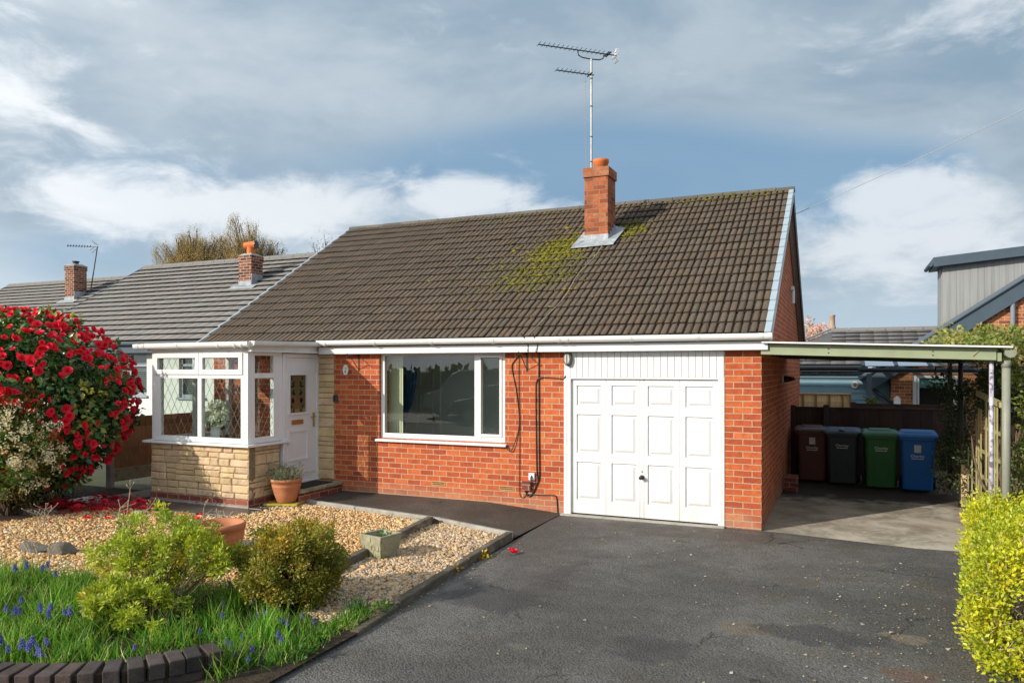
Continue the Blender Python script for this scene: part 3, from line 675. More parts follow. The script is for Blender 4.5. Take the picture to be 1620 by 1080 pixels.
# front window
WX0, WX1, WZ0, WZ1 = -5.69, -3.535, .955, 2.30
def ring(mb, a0, a1, z0, z1, w, d0, d1, P, mat=0, wb=None):
    wb = wb or w
    def bx(p0, p1, q0, q1):
        c = [P(a, z, d) for d in (d0, d1) for a, z in ((p0, q0), (p1, q0), (p1, q1), (p0, q1))]
        mb.hexa(c, mat)
    bx(a0, a0 + w, z0, z1); bx(a1 - w, a1, z0, z1); bx(a0 + w, a1 - w, z0, z0 + wb); bx(a0 + w, a1 - w, z1 - w, z1)
    return bx
PF = lambda y: (lambda a, z, d: (a, y + d, z))
win = None
mb = MB(); P = PF(.05)
bx = ring(mb, WX0, WX1, WZ0, WZ1, .068, 0, .07, P, wb=.075)
bx(-4.055, -3.985, WZ0 + .075, WZ1 - .068)
ring(mb, -3.983, -3.604, WZ0 + .077, WZ1 - .07, .045, -.014, .05, P)
win = mb.build('window', MAT['upvc'], house, bevel=.004, fixn=True)
mb = MB(); mb.box(-5.622, -4.056, .085, .091, 1.03, 2.232); mb.build('pane', MAT['glass'], win)
mb = MB(); mb.box(-3.938, -3.648, .075, .081, 1.077, 2.185); mb.build('pane', MAT['glass'], win)
mb = MB()
mb.prism([(.10, .955), (-.06, .935), (-.06, .905), (.0, .905), (.10, .915)], 0, -5.73, -3.50)
mb.build('sill', MAT['upvc'], win, bevel=.004)
mb = MB()  # thin dark seal lines round the glass
ring(mb, -5.626, -4.052, 1.026, 2.236, .007, .028, .034, P); ring(mb, -3.942, -3.644, 1.073, 2.189, .007, -.016, -.012, P)
mb.build('seal', MAT['rubber'], win, fixn=True)
# blinds and curtain behind the glass
mb = MB()
for i in range(6):
    x = -5.66 + i * .042; mb.bar((x, .26, 1.0), (x, .26, 2.3), .085, .004, 0, up=(.35, 1, 0))
mb.build('vertical_blind', MAT['vblind'], house)
mb = MB()
for i in range(3):
    x = -3.70 + i * .03; mb.bar((x, .26, 1.0), (x, .26, 2.3), .08, .004, 0, up=(1, .6, 0))
mb.build('vertical_blind', MAT['vblind'], house)
def curtain(mb, x0, y, top, bot, wt, wb, waist):
    n = 40; rowsz = np.linspace(top, bot, 14); vs = []
    for z in rowsz:
        t = (top - z) / (top - bot); w = wt * (1 - t) + wb * t - waist * math.exp(-((t - .62) / .22) ** 2)
        for i in range(n):
            a = i / (n - 1); vs.append((x0 + a * w, y + .025 * math.sin(a * 40), z))
    fs = [(r * n + i, r * n + i + 1, (r + 1) * n + i + 1, (r + 1) * n + i) for r in range(13) for i in range(n - 1)]
    mb.raw(vs, fs)
mb = MB(); curtain(mb, -5.60, .42, 2.33, .2, .36, .24, .20); mb.build('curtain', MAT['curtain'], house, smooth=True)

# garage door, frame and boarded panel above
GX0, GX1 = -2.53, -.53
mb = MB()
for xa, xb, xc in ((-2.63, -2.53, -2.588), (-.53, -.45, -.486)):
    mb = MB(); mb.box(xa, xb, -.012, .10, .0, 1.888); mb.box(xc - .004, xc + .004, -.018, -.0121, .0, 1.888); mb.build('door_jamb', MAT['grime_white'], house, bevel=.003)
mb = MB()
mb.box(-2.63, -.45, .004, .1, 1.888, 2.262)
mb.box(-2.63, -.45, -.008, .0035, 1.888, 1.91)
x = -2.628
while x < -.46:
    x2 = min(x + .0905, -.452); mb.box(x + .003, x2 - .003, -.010, .0035, 1.912, 2.262); x += .0905
mb.build('boarded_panel', MAT['door_white'], house, bevel=.002)
mb = MB()
y0 = .028
xs_ = [GX0]; cells = {}
cols_ = []
for k in range(4):
    a = GX0 + k * .5; cols_.append((a + .075, a + .43))
rows_ = [(.213, .741), (.862, 1.398), (1.519, 1.797)]
gro = [GX0 + .5, GX0 + 1.5]; mid = [GX0 + .972, GX0 + 1.028]
br = sorted([GX0, GX1] + [v for p in cols_ for v in p] + [v for g in gro for v in (g - .006, g, g + .006)] + [v for g in mid for v in (g - .005, g, g + .005)])
zr = sorted([.03, 1.885] + [v for p in rows_ for v in p])
grs = [(g - .006, g) for g in gro] + [(g - .005, g) for g in mid]
def ydepth(x): return y0 + (.008 if any(abs(x - g) < 1e-6 for g in gro + mid) else 0)
for i in range(len(br) - 1):
    for j in range(len(zr) - 1):
        a, b, c, d = br[i], br[i + 1], zr[j], zr[j + 1]
        if any(abs(a - p[0]) < 1e-6 and abs(b - p[1]) < 1e-6 for p in cols_) and any(abs(c - p[0]) < 1e-6 for p in rows_):
            rects = [(0, 0), (.003, .024), (.014, .024), (.050, .004), (.060, .001)]
            for (o1, d1), (o2, d2) in zip(rects[:-1], rects[1:]):
                A = [(a + o1, y0 + d1, c + o1), (b - o1, y0 + d1, c + o1), (b - o1, y0 + d1, d - o1), (a + o1, y0 + d1, d - o1)]
                B = [(a + o2, y0 + d2, c + o2), (b - o2, y0 + d2, c + o2), (b - o2, y0 + d2, d - o2), (a + o2, y0 + d2, d - o2)]
                for q in range(4): r = (q + 1) % 4; mb.face([A[q], A[r], B[r], B[q]])
            mb.face(B)
        else:
            mb.face([(a, ydepth(a), c), (b, ydepth(b), c), (b, ydepth(b), d), (a, ydepth(a), d)])
mb.box(GX0 + .006, GX1 - .006, y0 + .02, y0 + .05, .03, 1.88)
gdoor = mb.build('garage_door', MAT['door_white'], house)
mb = MB(); mb.box(GX0 + .01, GX1 - .01, y0 - .002, y0 + .03, .008, .03); mb.build('bottom_seal', MAT['rubber'], gdoor)
mb = MB(); mb.tube([(-1.53, y0, .575), (-1.53, y0 - .02, .575)], .03, 16); mb.tube([(-1.53, y0 - .02, .575), (-1.53, y0 - .055, .575)], .012, 10); mb.tube([(-1.55, y0 - .065, .562), (-1.51, y0 - .065, .588)], .02, 12); mb.lathe((-1.53, y0 - .06, .575), [(.0, -.022), (.02, -.016), (.026, 0), (.02, .016), (0, .022)], 14, capb=False)
mb.build('handle', MAT['black'], gdoor, smooth=True)
mb = MB(); mb.box(-1.536, -1.524, y0 - .004, y0, .635, .66); mb.build('keyhole', MAT['black'], gdoor)
mb = MB(); mb.box(-2.66, -.44, -.10, -.004, -.02, .018); tag(mb.build('concrete_sill', MAT['concrete'], house, bevel=.006))
# air bricks
for x in (-4.635, -3.515):
    mb = MB(); mb.box(x - .115, x + .115, -.004, .01, .275, .345)
    for i in range(12):
        for j in range(2): mb.box(x - .1 + i * .0175, x - .09 + i * .0175, -.0065, -.0042, .287 + j * .026, .305 + j * .026, 1)
    mb.build('air_brick', [pbr('buff_air_brick', (.55, .30, .13), .8, .2, .15, 20), MAT['rubber']], house)

# ------------------------------------------------------------------ porch (part of the house)
PX0, PX1, PY = -8.79, -6.86, -1.58
mb = MB()
stone_face(mb, PX0, PX1, .145, .903, lambda u, v, d: (u, PY - d + .03, v))
stone_face(mb, PY + .02, -.90, .145, .903, lambda u, v, d: (PX1 + d - .03, u, v))
mb.box(PX0, PX1 - .002, PY + .03, PY + .15, .0, .903, 1); mb.box(PX1 - .15, PX1 - .03, PY + .15, -.90, .0, .903, 1); mb.box(PX0, PX0 + .12, PY + .15, 0, 0, .903, 1)
pwall = mb.build('porch_wall', [MAT['stone'], MAT['mortar']], house, fixn=True)
mb = MB(); mb.box(PX0 - .004, PX1 + .006, PY + .002, PY + .14, -.015, .145); mb.box(PX1 - .14, PX1 + .006, PY + .14, -.90, -.015, .145)
mb.build('plinth', MAT['brick_plinth'], pwall)
# lower concrete course
mb = MB(); mb.box(PX0 - .004, PX1 + .012, PY - .006, PY + .0015, -.015, .055); mb.build('base_course', MAT['concrete'], pwall)
def lattice(mb, a0, a1, z0, z1, P, d, pitch=.135, asp=1.75, w=.0042, mat=0):
    H = pitch * asp
    for sgn in (1, -1):
        k0 = -40
        for k in range(-40, 60):
            # line z = z0 + sgn*asp*(a - a0) + k*H
            pts = []
            for a in (a0, a1):
                z = z0 + sgn * asp * (a - a0) + k * H
                if z0 <= z <= z1: pts.append((a, z))
            for z in (z0, z1):
                a = a0 + (z - z0 - k * H) / (sgn * asp)
                if a0 < a < a1: pts.append((a, z))
            if len(pts) >= 2:
                p, q = pts[0], pts[1]
                if abs(p[0] - q[0]) < .004: continue
                A = Vector(P(p[0], p[1], d)); B = Vector(P(q[0], q[1], d)); nn = Vector(P(0, 0, 1)) - Vector(P(0, 0, 0))
                mb.bar(A, B, w, .003, mat, up=nn)
came = pbr('lead_came', (.20, .20, .19), .4, .5, .1, 10, metal=.5)
P = PF(PY)
mb = MB()
bx = ring(mb, PX0 + .03, PX1, .945, 2.292, .085, .0, .07, P, wb=.075)
bx(-7.828, -7.748, 1.02, 2.207); bx(PX0 + .115, -7.828, 1.885, 1.955); bx(-7.748, PX1 - .135, 1.885, 1.955)
bx(PX1 - .135, PX1 - .085, 1.02, 2.207)
bx(PX0 + .115, PX0 + .205, 1.02, 1.885)
ring(mb, -8.705, -7.792, 1.945, 2.262, .072, -.018, .04, P); ring(mb, -7.785, -6.955, 1.945, 2.262, .072, -.018, .04, P)
pw = mb.build('porch_window', MAT['upvc'], house, bevel=.004, fixn=True)
for a, b, c, d in ((-8.585, -7.828, 1.02, 1.885), (-7.748, -6.995, 1.02, 1.885), (-8.633, -7.864, 2.017, 2.19), (-7.713, -7.027, 2.017, 2.19)):
    mb = MB(); mb.box(a, b, PY + .026, PY + .031, c, d); lattice(mb, a, b, c, d, P, .0235, mat=1); mb.build('pane', [MAT['glass'], came], pw)
mb = MB()
mb.prism([(PY + .1, .945), (PY - .07, .935), (PY - .07, .905), (PY + .1, .905)], 0, PX0 - .10, PX1 + .07)
mb.prism([(PX1 - .10, .945), (PX1 + .068, .936), (PX1 + .068, .9052), (PX1 - .10, .9052)], 1, PY + .101, -.72)
mb.build('sill', MAT['upvc'], pw, bevel=.003, fixn=True)
PS = lambda a, z, d: (PX1 - d, a, z)
mb = MB()
bx = ring(mb, PY + .072, -.86, .945, 2.292, .07, 0, .07, PS, wb=.08)
bx(PY + .142, -1.045, 1.89, 1.965); bx(-1.045, -.93, 1.025, 2.222)
ps = mb.build('porch_window', MAT['upvc'], house, bevel=.004, fixn=True)
for c, d in ((1.025, 1.89), (1.965, 2.222)):
    mb = MB(); mb.box(PX1 - .034, PX1 - .029, PY + .142, -1.045, c, d); lattice(mb, PY + .142, -1.045, c, d, PS, .0265, mat=1); mb.build('pane', [MAT['glass'], came], ps)
PL = lambda a, z, d: (PX0 + .03 + d, a, z)
mb = MB(); bx = ring(mb, PY + .072, 0, .905, 2.292, .08, 0, .07, PL); bx(-.80, -.74, .985, 2.212)
pl = mb.build('porch_window', MAT['upvc'], house, bevel=.004, fixn=True)
for a, b in ((PY + .152, -.80), (-.74, -.08)):
    mb = MB(); mb.box(PX0 + .058, PX0 + .063, a, b, .985, 2.212); mb.build('pane', [MAT['glass']], pl)
# porch roof with its own gutter and fascia
mb = MB()
mb.box(PX0 - .02, PX1 + .06, PY - .04, -.002, 2.295, 2.395)
mb.box(PX0 - .06, PX1 + .11, PY - .07, .04, 2.397, 2.418, 1)
proof = mb.build('porch_roof', [MAT['grime_white'], MAT['lead']], house, bevel=.003)
mb = MB(); gutter(mb, (-8.99, PY - .105, 2.372), (PX1 + .13, PY - .105, 2.385))
for x in (-8.78, -8.9, -8.1, -7.3, -6.98, -6.86): gclip(mb, (x, PY - .105, 2.378), (1, 0, 0))
mb.build('gutter', MAT['gutter'], proof)
mb = MB(); mb.box(PX1 + .062, PX1 + .10, PY - .07, -.16, 2.30, 2.395); gutter(mb, (PX1 + .155, PY - .09, 2.392), (PX1 + .155, -.16, 2.425), .05)
mb.box(PX1 + .064, PX1 + .12, PY - .06, -.16, 2.272, 2.30)
mb.build('fascia', MAT['grime_white'], proof, bevel=.003)
# front door faces the drive side (+X)
mb = MB()
ring(mb, -.858, -.004, .27, 2.262, .06, -.018, .06, PS, wb=.07)
mb.box(PX1 - .05, PX1 + .05, -.90, -.0, .25, .27)
dframe = mb.build('door_frame', MAT['upvc'], house, bevel=.004, fixn=True)
mb = MB()
DY0, DY1, DZ0, DZ1 = -.792, -.07, .345, 2.198
def dbx(a, b, c, d, e, f): mb.box(PX1 - .03 + min(e, f), PX1 - .03 + max(e, f), a, b, c, d)
gl = (-.70, -.30, 1.345, 1.935)
dbx(DY0, gl[0], DZ0, DZ1, 0, .03); dbx(gl[1], DY1, DZ0, DZ1, 0, .03); dbx(gl[0], gl[1], DZ0, gl[2], 0, .03); dbx(gl[0], gl[1], gl[3], DZ1, 0, .03)
def mould(a, b, c, d, w=.028, h=.016):
    for q in ((a, b, c, c + w), (a, b, d - w, d), (a, a + w, c + w, d - w), (b - w, b, c + w, d - w)): dbx(q[0], q[1], q[2], q[3], .03, .03 + h)
mould(gl[0] - .03, gl[1] + .03, gl[2] - .03, gl[3] + .03, .034, .02)
mould(-.735, -.265, .60, 1.075); mould(DY0 + .03, DY1 - .03, 1.99, 2.17, .014, .008); mould(DY0 + .02, DY1 - .02, .38, .41, .012, .01)
for i in range(9): dbx(-.70 + i * .046, -.697 + i * .046, .635, 1.04, .030, .0315)
fdoor = mb.build('front_door', MAT['upvc'], house, bevel=.003, fixn=True)
mb = MB(); x = PX1 - .016
mb.box(x - .006, x, gl[0], gl[1], gl[2], gl[3], 0)
ym = (gl[0] + gl[1]) / 2
def leafq(y, z, r, a, m):
    pts = [(x + .003, y + r * (math.cos(t) * 1.0 * math.cos(a) - math.sin(t) * .5 * math.sin(a)), z + r * (math.cos(t) * math.sin(a) + math.sin(t) * .5 * math.cos(a))) for t in np.linspace(0, 2 * math.pi, 9)[:-1]]
    q = [(p[0] - .0025, p[1], p[2]) for p in pts]; n8 = len(pts)
    mb.raw(pts + q, [tuple(range(n8))] + [(i, (i + 1) % n8, (i + 1) % n8 + n8, i + n8) for i in range(n8)], m)
for s in (-1, 1):
    for dz, dy, r, a in ((.53, .125, .03, 1.2), (.47, .075, .028, 2.0), (.45, .10, .03, .6), (.415, .085, .034, 2.6), (.41, .125, .03, .3), (.335, .085, .03, 1.4), (.305, .10, .034, .7), (.29, .065, .03, 2.4), (.10, .13, .03, 1.2), (.035, .09, .032, 1.9)):
        leafq(ym + s * dy, gl[2] + dz, r, a if s > 0 else math.pi - a, 1)
    for k in range(5):
        leafq(ym + s * .10 + .014 * math.cos(k * 1.26), gl[2] + .19 + .02 * math.sin(k * 1.26), .03, k * 1.26, 2)
for k in range(6): mb.box(x, x + .002, gl[0] + .01 + k * .066, gl[0] + .058 + k * .066, gl[2] + .008, gl[2] + .062, 3)
for dy in (-.14, -.05, .05, .14): mb.bar((x + .001, ym + dy, gl[2]), (x + .001, ym + dy * .6, gl[3]), .004, .004, 4)
mb.build('stained_glass', [MAT['sg_amber'], MAT['sg_green'], MAT['sg_red'], MAT['sg_yellow'], came], fdoor)
mb = MB(); mb.box(PX1, PX1 + .012, -.655, -.38, 1.165, 1.235); mb.box(PX1 + .012, PX1 + .017, -.635, -.40, 1.178, 1.222); mb.build('letter_plate', MAT['brass'], fdoor, bevel=.003)
mb = MB(); mb.box(PX1, PX1 + .012, -.145, -.105, 1.10, 1.33); mb.tube([(PX1 + .01, -.125, 1.27), (PX1 + .05, -.125, 1.27), (PX1 + .055, -.24, 1.265)], .011); mb.build('handle', MAT['brass'], fdoor, bevel=.002)
# doorstep
mb = MB(); mb.box(PX1 - .0, -6.40, -1.02, -.002, -.02, .19); mb.box(PX1 - .0, -6.37, -1.05, -.006, .19, .238, 1)
tag(mb.build('doorstep', [MAT['brick_plinth'], MAT['concrete_moss']], bevel=.006), 'low brick doorstep with stone top at the porch door', 'step')
mb = MB(); mb.box(-6.79, -6.45, -.86, -.16, .238, .252)
tag(mb.build('doormat', MAT['rubber'], bevel=.004), 'black rubber doormat on the front doorstep', 'doormat')
# ------------------------------------------------------------------ things fixed to the bungalow
def text(name, body, size, loc, rot, mat, parent, ext=.0008, align='CENTER'):
    cu = bpy.data.curves.new(name, 'FONT'); cu.body = body; cu.size = size; cu.align_x = align; cu.align_y = 'CENTER'; cu.extrude = ext
    tmp = bpy.data.objects.new(name, cu); COL.objects.link(tmp); bpy.context.view_layer.update()
    me = bpy.data.meshes.new_from_object(tmp.evaluated_get(bpy.context.evaluated_depsgraph_get())); bpy.data.objects.remove(tmp)
    me.materials.clear(); me.materials.append(mat); me.name = name
    o = bpy.data.objects.new(name, me); COL.objects.link(o)
    o.location = Vector(loc) - (Vector(OFF[parent.name]) if parent is not None else Vector()); o.rotation_euler = rot
    if parent is not None: o.parent = parent; OFF[o.name] = OFF[parent.name]
    return o
pl_ = thing('number_plaque', (-6.322, -.01, 2.011), 'small white oval house number plaque on the brick wall', 'plaque')
mb = MB(); pts = [(-6.322 + .052 * math.cos(a), 2.011 + .082 * math.sin(a)) for a in np.linspace(0, 2 * math.pi, 33)[:-1]]
mb.prism(pts, 1, -.012, -.001); mb.build('plate', pbr('white_enamel', (.78, .77, .72), .2, .6, .03, 5), pl_, bevel=.003)
ink = pbr('dark_green_ink', (.02, .03, .02), .5, .4, 0)
text('digit', '1', .062, (-6.322, -.0135, 2.036), (math.pi / 2, 0, 0), ink, pl_); text('digit', '8', .062, (-6.322, -.0135, 1.982), (math.pi / 2, 0, 0), ink, pl_)
for dx in (-.028, .028):
    mb = MB(); mb.tube([(-6.322 + dx, -.0135, 2.035), (-6.322 + dx, -.0122, 2.035)], .006, 6); mb.build('dot', ink, pl_)

ks = thing('key_safe', (-6.50, -.02, 1.555), 'small grey key safe on the brick beside the stone pillar', 'key safe')
mb = MB(); mb.prism([(-6.537, 1.50), (-6.469, 1.50), (-6.469, 1.60), (-6.485, 1.618), (-6.521, 1.618), (-6.537, 1.60)], 1, -.045, -.001); mb.build('case', MAT['grey_metal'], ks, bevel=.005)
mb = MB(); mb.box(-6.512, -6.494, -.052, -.045, 1.535, 1.585); mb.build('keyhole_cover', MAT['black'], ks)

def bracket(x, label):
    b = thing('basket_bracket', (x, 0, 2.1), label, 'bracket', 'hanging basket brackets')
    mb = MB(); mb.box(x - .012, x + .012, -.008, -.001, 1.99, 2.255); mb.build('wall_plate', MAT['iron'], b)
    mb = MB(); mb.tube([(x, -.008, 2.235), (x, -.30, 2.235), (x, -.315, 2.25), (x, -.30, 2.262)], .0075, 6); mb.build('arm', MAT['iron'], b)
    mb = MB(); mb.tube([(x, -.008, 2.02), (x, -.06, 2.06), (x, -.24, 2.225)], .006, 6); mb.build('brace', MAT['iron'], b)
bracket(-6.07, 'black iron basket bracket left of the large window'); bracket(-3.19, 'black iron basket bracket between large window and garage')

la = thing('bulkhead_lamp', (-2.56, -.03, 2.165), 'grey oval bulkhead lamp at corner of the boarded garage panel', 'lamp')
mb = MB()
def oval(mb, x, y0, y1, z, rx, rz, m=0, s1=1.0):
    pa = [(x + rx * math.cos(a), y0, z + rz * math.sin(a)) for a in np.linspace(0, 2 * math.pi, 25)[:-1]]
    pb = [(x + rx * s1 * math.cos(a), y1, z + rz * s1 * math.sin(a)) for a in np.linspace(0, 2 * math.pi, 25)[:-1]]
    n = 24; mb.raw(pa + pb, [tuple(range(n - 1, -1, -1)), tuple(range(n, 2 * n))] + [(i, (i + 1) % n, (i + 1) % n + n, i + n) for i in range(n)], m)
oval(mb, -2.56, -.012, -.06, 2.165, .06, .105, 0, .95); mb.build('case', pbr('grey_lamp_case', (.16, .15, .13), .5, .4, .1, 20), la, fixn=True)
mb = MB(); oval(mb, -2.56, -.06, -.085, 2.165, .047, .088, 0, .75); mb.build('diffuser', pbr('ribbed_lamp_glass', (.55, .52, .45), .2, .6, .1, 40), la, fixn=True)
mb = MB(); oval(mb, -2.56, -.061, -.066, 2.165, .053, .095); mb.box(-2.566, -2.554, -.09, -.062, 2.08, 2.25); mb.build('cage', MAT['grey_metal'], la, fixn=True)

sk = thing('socket_box', (-3.11, -.02, .50), 'small white plastic socket box low on the brick wall', 'socket box')
mb = MB(); mb.box(-3.155, -3.065, -.035, -.001, .45, .55); mb.build('case', MAT['upvc'], sk, bevel=.006)
mb = MB(); mb.tube([(-3.105, -.035, .51), (-3.105, -.06, .49), (-3.10, -.06, .43), (-3.07, -.03, .41)], .012, 8); mb.build('plug', MAT['grey_metal'], sk)
mb = MB(); mb.box(-3.25, -3.12, -.05, -.001, .30, .43)
tag(mb.build('junction_box', MAT['brick_plinth'], bevel=.005), 'brick red junction box below the white socket box', 'junction box')

def cable(pts, r, label, m=None, sub=6):
    P = [Vector(p) for p in pts]; out = []
    for i in range(len(P) - 1):
        p0, p1, p2, p3 = P[max(i - 1, 0)], P[i], P[i + 1], P[min(i + 2, len(P) - 1)]
        for k in range(sub):
            t = k / sub
            out.append(.5 * ((2 * p1) + (p2 - p0) * t + (2 * p0 - 5 * p1 + 4 * p2 - p3) * t * t + (3 * p1 - p0 - 3 * p2 + p3) * t ** 3))
    out.append(P[-1]); mb = MB(); mb.tube(out, r, 6)
    return tag(mb.build('cable', m or MAT['black'], smooth=True), label, 'cable')
cable([(-3.004, -.012, 2.26), (-3.003, -.012, 1.8), (-3.0, -.012, 1.0), (-2.995, -.012, .52), (-3.03, -.014, .40), (-3.10, -.016, .26), (-3.17, -.016, .22), (-3.22, -.02, .32)], .010, 'thick straight black cable running from fascia down to junction box')
cable([(-2.60, -.014, 1.93), (-2.64, -.014, 1.89), (-2.72, -.012, 1.895), (-2.9, -.012, 1.905), (-3.0, -.014, 1.895), (-3.045, -.012, 1.82), (-3.05, -.012, 1.6), (-3.042, -.012, .9), (-3.035, -.012, .58), (-3.02, -.012, .45), (-3.05, -.014, .38), (-3.09, -.02, .40)], .008, 'black cable looping from garage panel to white socket box')
cable([(-3.31, -.012, 2.22), (-3.312, -.012, 1.8), (-3.30, -.012, 1.2), (-3.305, -.012, .5), (-3.30, -.014, .24), (-3.25, -.014, .19), (-3.20, -.014, .24), (-3.19, -.02, .31)], .005, 'thin dark cable hanging down to a loop beside the junction box', MAT['iron'])
cable([(-3.31, -.012, 2.215), (-3.40, -.012, 2.12), (-3.42, -.012, 2.03), (-3.36, -.012, 1.75), (-3.31, -.012, 1.4), (-3.31, -.012, 1.2), (-3.36, -.02, 1.0), (-3.42, -.03, .86), (-3.47, -.03, .86), (-3.50, -.03, .93)], .007, 'black cable curving from under the fascia to the window sill end')
cable([(-3.20, -.014, .24), (-3.10, -.012, .245), (-2.95, -.012, .25), (-2.80, -.012, .255), (-2.745, -.012, .24), (-2.73, -.012, .16), (-2.72, -.012, .0)], .008, 'black cable running low along the wall into the ground by the garage')
cable([(-2.98, -.30, 2.52), (-2.97, -.275, 2.46), (-2.965, -.16, 2.36), (-2.99, -.16, 2.27), (-3.0, -.02, 2.255)], .006, 'short black cable draped over the gutter beside the lamp')
cable([(-3.16, -.30, 2.52), (-3.12, -.275, 2.46), (-3.11, -.16, 2.37), (-3.115, -.16, 2.27)], .006, 'short black cable draped over the gutter above the bracket')
cable([(-2.80, 2.40, roofz(2.4) + .08), (-2.83, 2.0, roofz(2.0) + .06), (-2.92, 1.4, roofz(1.4) + .06), (-2.9, .8, roofz(.8) + .06), (-3.0, .2, roofz(.2) + .06), (-3.05, -.28, 2.50)], .005, 'thin aerial cable lying down the brown roof below the chimney', MAT['twig'])

ul = thing('security_light', (.06, 3.1, 2.0), 'black spotlight with white base on the shaded side wall', 'light')
def Xp(y, z, x): return (x, y, z)
mb = MB(); mb.tube([(.001, 3.35, 1.86), (.03, 3.35, 1.86)], .065, 14); mb.build('base', MAT['grime_white'], ul)
mb = MB(); mb.tube([(.03, 3.35, 1.86), (.10, 3.30, 1.86), (.19, 3.1, 1.865)], [.055, .05, .03], 12); mb.build('lamp_head', MAT['black'], ul)

# TV aerial on the chimney
ae = thing('tv_aerial', (-3.24, 3.12, 4.6), 'tall pole aerial with two antennas beside the brick chimney', 'aerial')
AX, AY = -3.235, 3.11
mb = MB(); mb.tube([(AX, AY, roofz(3.1) + .15), (AX, AY, 5.9), (AX, AY, 7.62)], .021, 10)
for z in (4.75, 5.2, 5.75, 6.2, 6.75, 7.25): mb.tube([(AX, AY, z), (AX, AY, z + .02)], .026, 10, 1)
mast = mb.build('mast', [MAT['alu'], MAT['grey_metal']], ae, smooth=False)
mb = MB()
for z in (4.9, 5.32): mb = MB(); mb.bar((AX - .07, AY, z), (AX + .2, AY - .1, z), .03, .03); mb.build('clamp', MAT['grey_metal'], ae)
bd = Vector((.741, .671, 0)); pd = Vector((-.671, .741, 0))
def antenna(name, z, s0, s1, n, el, refl):
    mb = MB(); o = Vector((AX, AY, z)); mb.bar(o + bd * s0, o + bd * s1, .016, .016)
    k = 0
    for s in np.linspace(s0 + .01, s1 - (.28 if refl else .13), n):
        mb.tube([o + bd * s - pd * el + Vector((0, 0, .012)), o + bd * s + pd * el + Vector((0, 0, .012))], .0055, 5)
    for s in (s1 - .20, s1 - .16) if refl else (s1 - .08,):
        mb.tube([o + bd * s - pd * el * 1.1, o + bd * s + pd * el * 1.1], .014, 6)
    a = mb.build(name, MAT['grey_metal'], ae)
    return o, a
o1, a1 = antenna('antenna', 7.74, -1.02, .50, 15, .10, True)
mb = MB()
for a in (-.5, .5):
    for k in range(4): mb.tube([o1 + bd * (.44 + .05 * abs(k - 1.5)) + pd * (-.1) + Vector((0, 0, a * .05 + (k - 1.5) * .055)), o1 + bd * (.44 + .05 * abs(k - 1.5)) + pd * .1 + Vector((0, 0, a * .05 + (k - 1.5) * .055))], .007, 5)
mb.bar(o1 + bd * .44 + Vector((0, 0, -.12)), o1 + bd * .5 + Vector((0, 0, .13)), .02, .012); mb.build('reflector', MAT['upvc'], a1)
mb = MB(); mb.tube([o1 + bd * -.27, o1 + bd * -.25 + Vector((0, 0, -.09)), o1 + bd * -.18 + Vector((0, 0, -.12)), o1 + bd * 0 + Vector((0, 0, -.13)), o1 + bd * .16 + Vector((0, 0, -.12)), o1 + bd * .23 + Vector((0, 0, -.09)), o1 + bd * .25], .011, 8); mb.build('cradle', MAT['grey_metal'], a1)
o2, a2 = antenna('antenna', 7.33, -.68, .05, 8, .09, False)
cable([(AX - .1, AY - .02, 7.3), (AX - .11, AY - .02, 6.3), (AX - .08, AY, 5.6), (AX - .03, AY, 4.95)], .004, 'thin pale cable hanging beside the aerial pole', MAT['twig'], 3)

# overhead wire
mb = MB(); A = Vector((.10, 4.85, 4.86)); B = Vector((2.69, -.46, 4.80)); B = A + (B - A) * 4
pts = [A + (B - A) * t + Vector((0, 0, -.9 * t * (1 - t) + .52 * t)) for t in np.linspace(0, 1, 30)]
mb.tube(pts, .005, 5)
tag(mb.build('overhead_wire', pbr('pale_wire', (.42, .46, .50), .5, .4, 0)), 'thin overhead wire running from the roof gable up to the right', 'wire')

# ------------------------------------------------------------------ garden edging, wall, pots
mb = MB()
kp = [(-6.75, -.86), (-6.51, -.82), (-5.4, -1.0), (-3.97, -1.24), (-2.68, -1.68)]
for i, (a, b) in enumerate(zip(kp[:-1], kp[1:])):
    mb.bar((a[0], a[1], .025), (b[0] - .008, b[1], .025), .065, .10)
tag(mb.build('kerb', MAT['concrete'], bevel=.01), kind='structure')
def rail(pts, w, h, z, label, mat, name='edging_board'):
    mb = MB()
    for a, b in zip(pts[:-1], pts[1:]):
        a = Vector((*a, z)); b = Vector((*b, z)); n = 6
        for i in range(n):
            j = Vector((random.uniform(-.006, .006), 0, random.uniform(-.004, .004)))
            mb.bar(a + (b - a) * (i / n) + (j if i else Vector()), a + (b - a) * ((i + 1) / n), w * random.uniform(.94, 1.04), h)
    return tag(mb.build(name, mat, bevel=.012), label, 'garden edging')
rail([(-2.72, -1.68), (-2.62, -3.0)], .085, .11, .025, 'dark timber edging nearest the house along the drive', MAT['timber'])
rail([(-2.615, -3.03), (-2.50, -4.5)], .085, .11, .022, 'dark timber edging along the drive beside the lower gravel', MAT['timber'])
rail([(-2.495, -4.53), (-2.43, -5.2)], .075, .06, .012, 'dark timber edging along the drive beside the grass', MAT['timber'])
rail([(-3.95, -1.42), (-3.78, -2.72)], .09, .15, .045, 'raised timber board between gravel areas running up to the path', MAT['timber'])
rail([(-3.72, -3.08), (-3.60, -3.95)], .09, .15, .045, 'raised timber board between gravel areas in front of the stone planter', MAT['timber'])
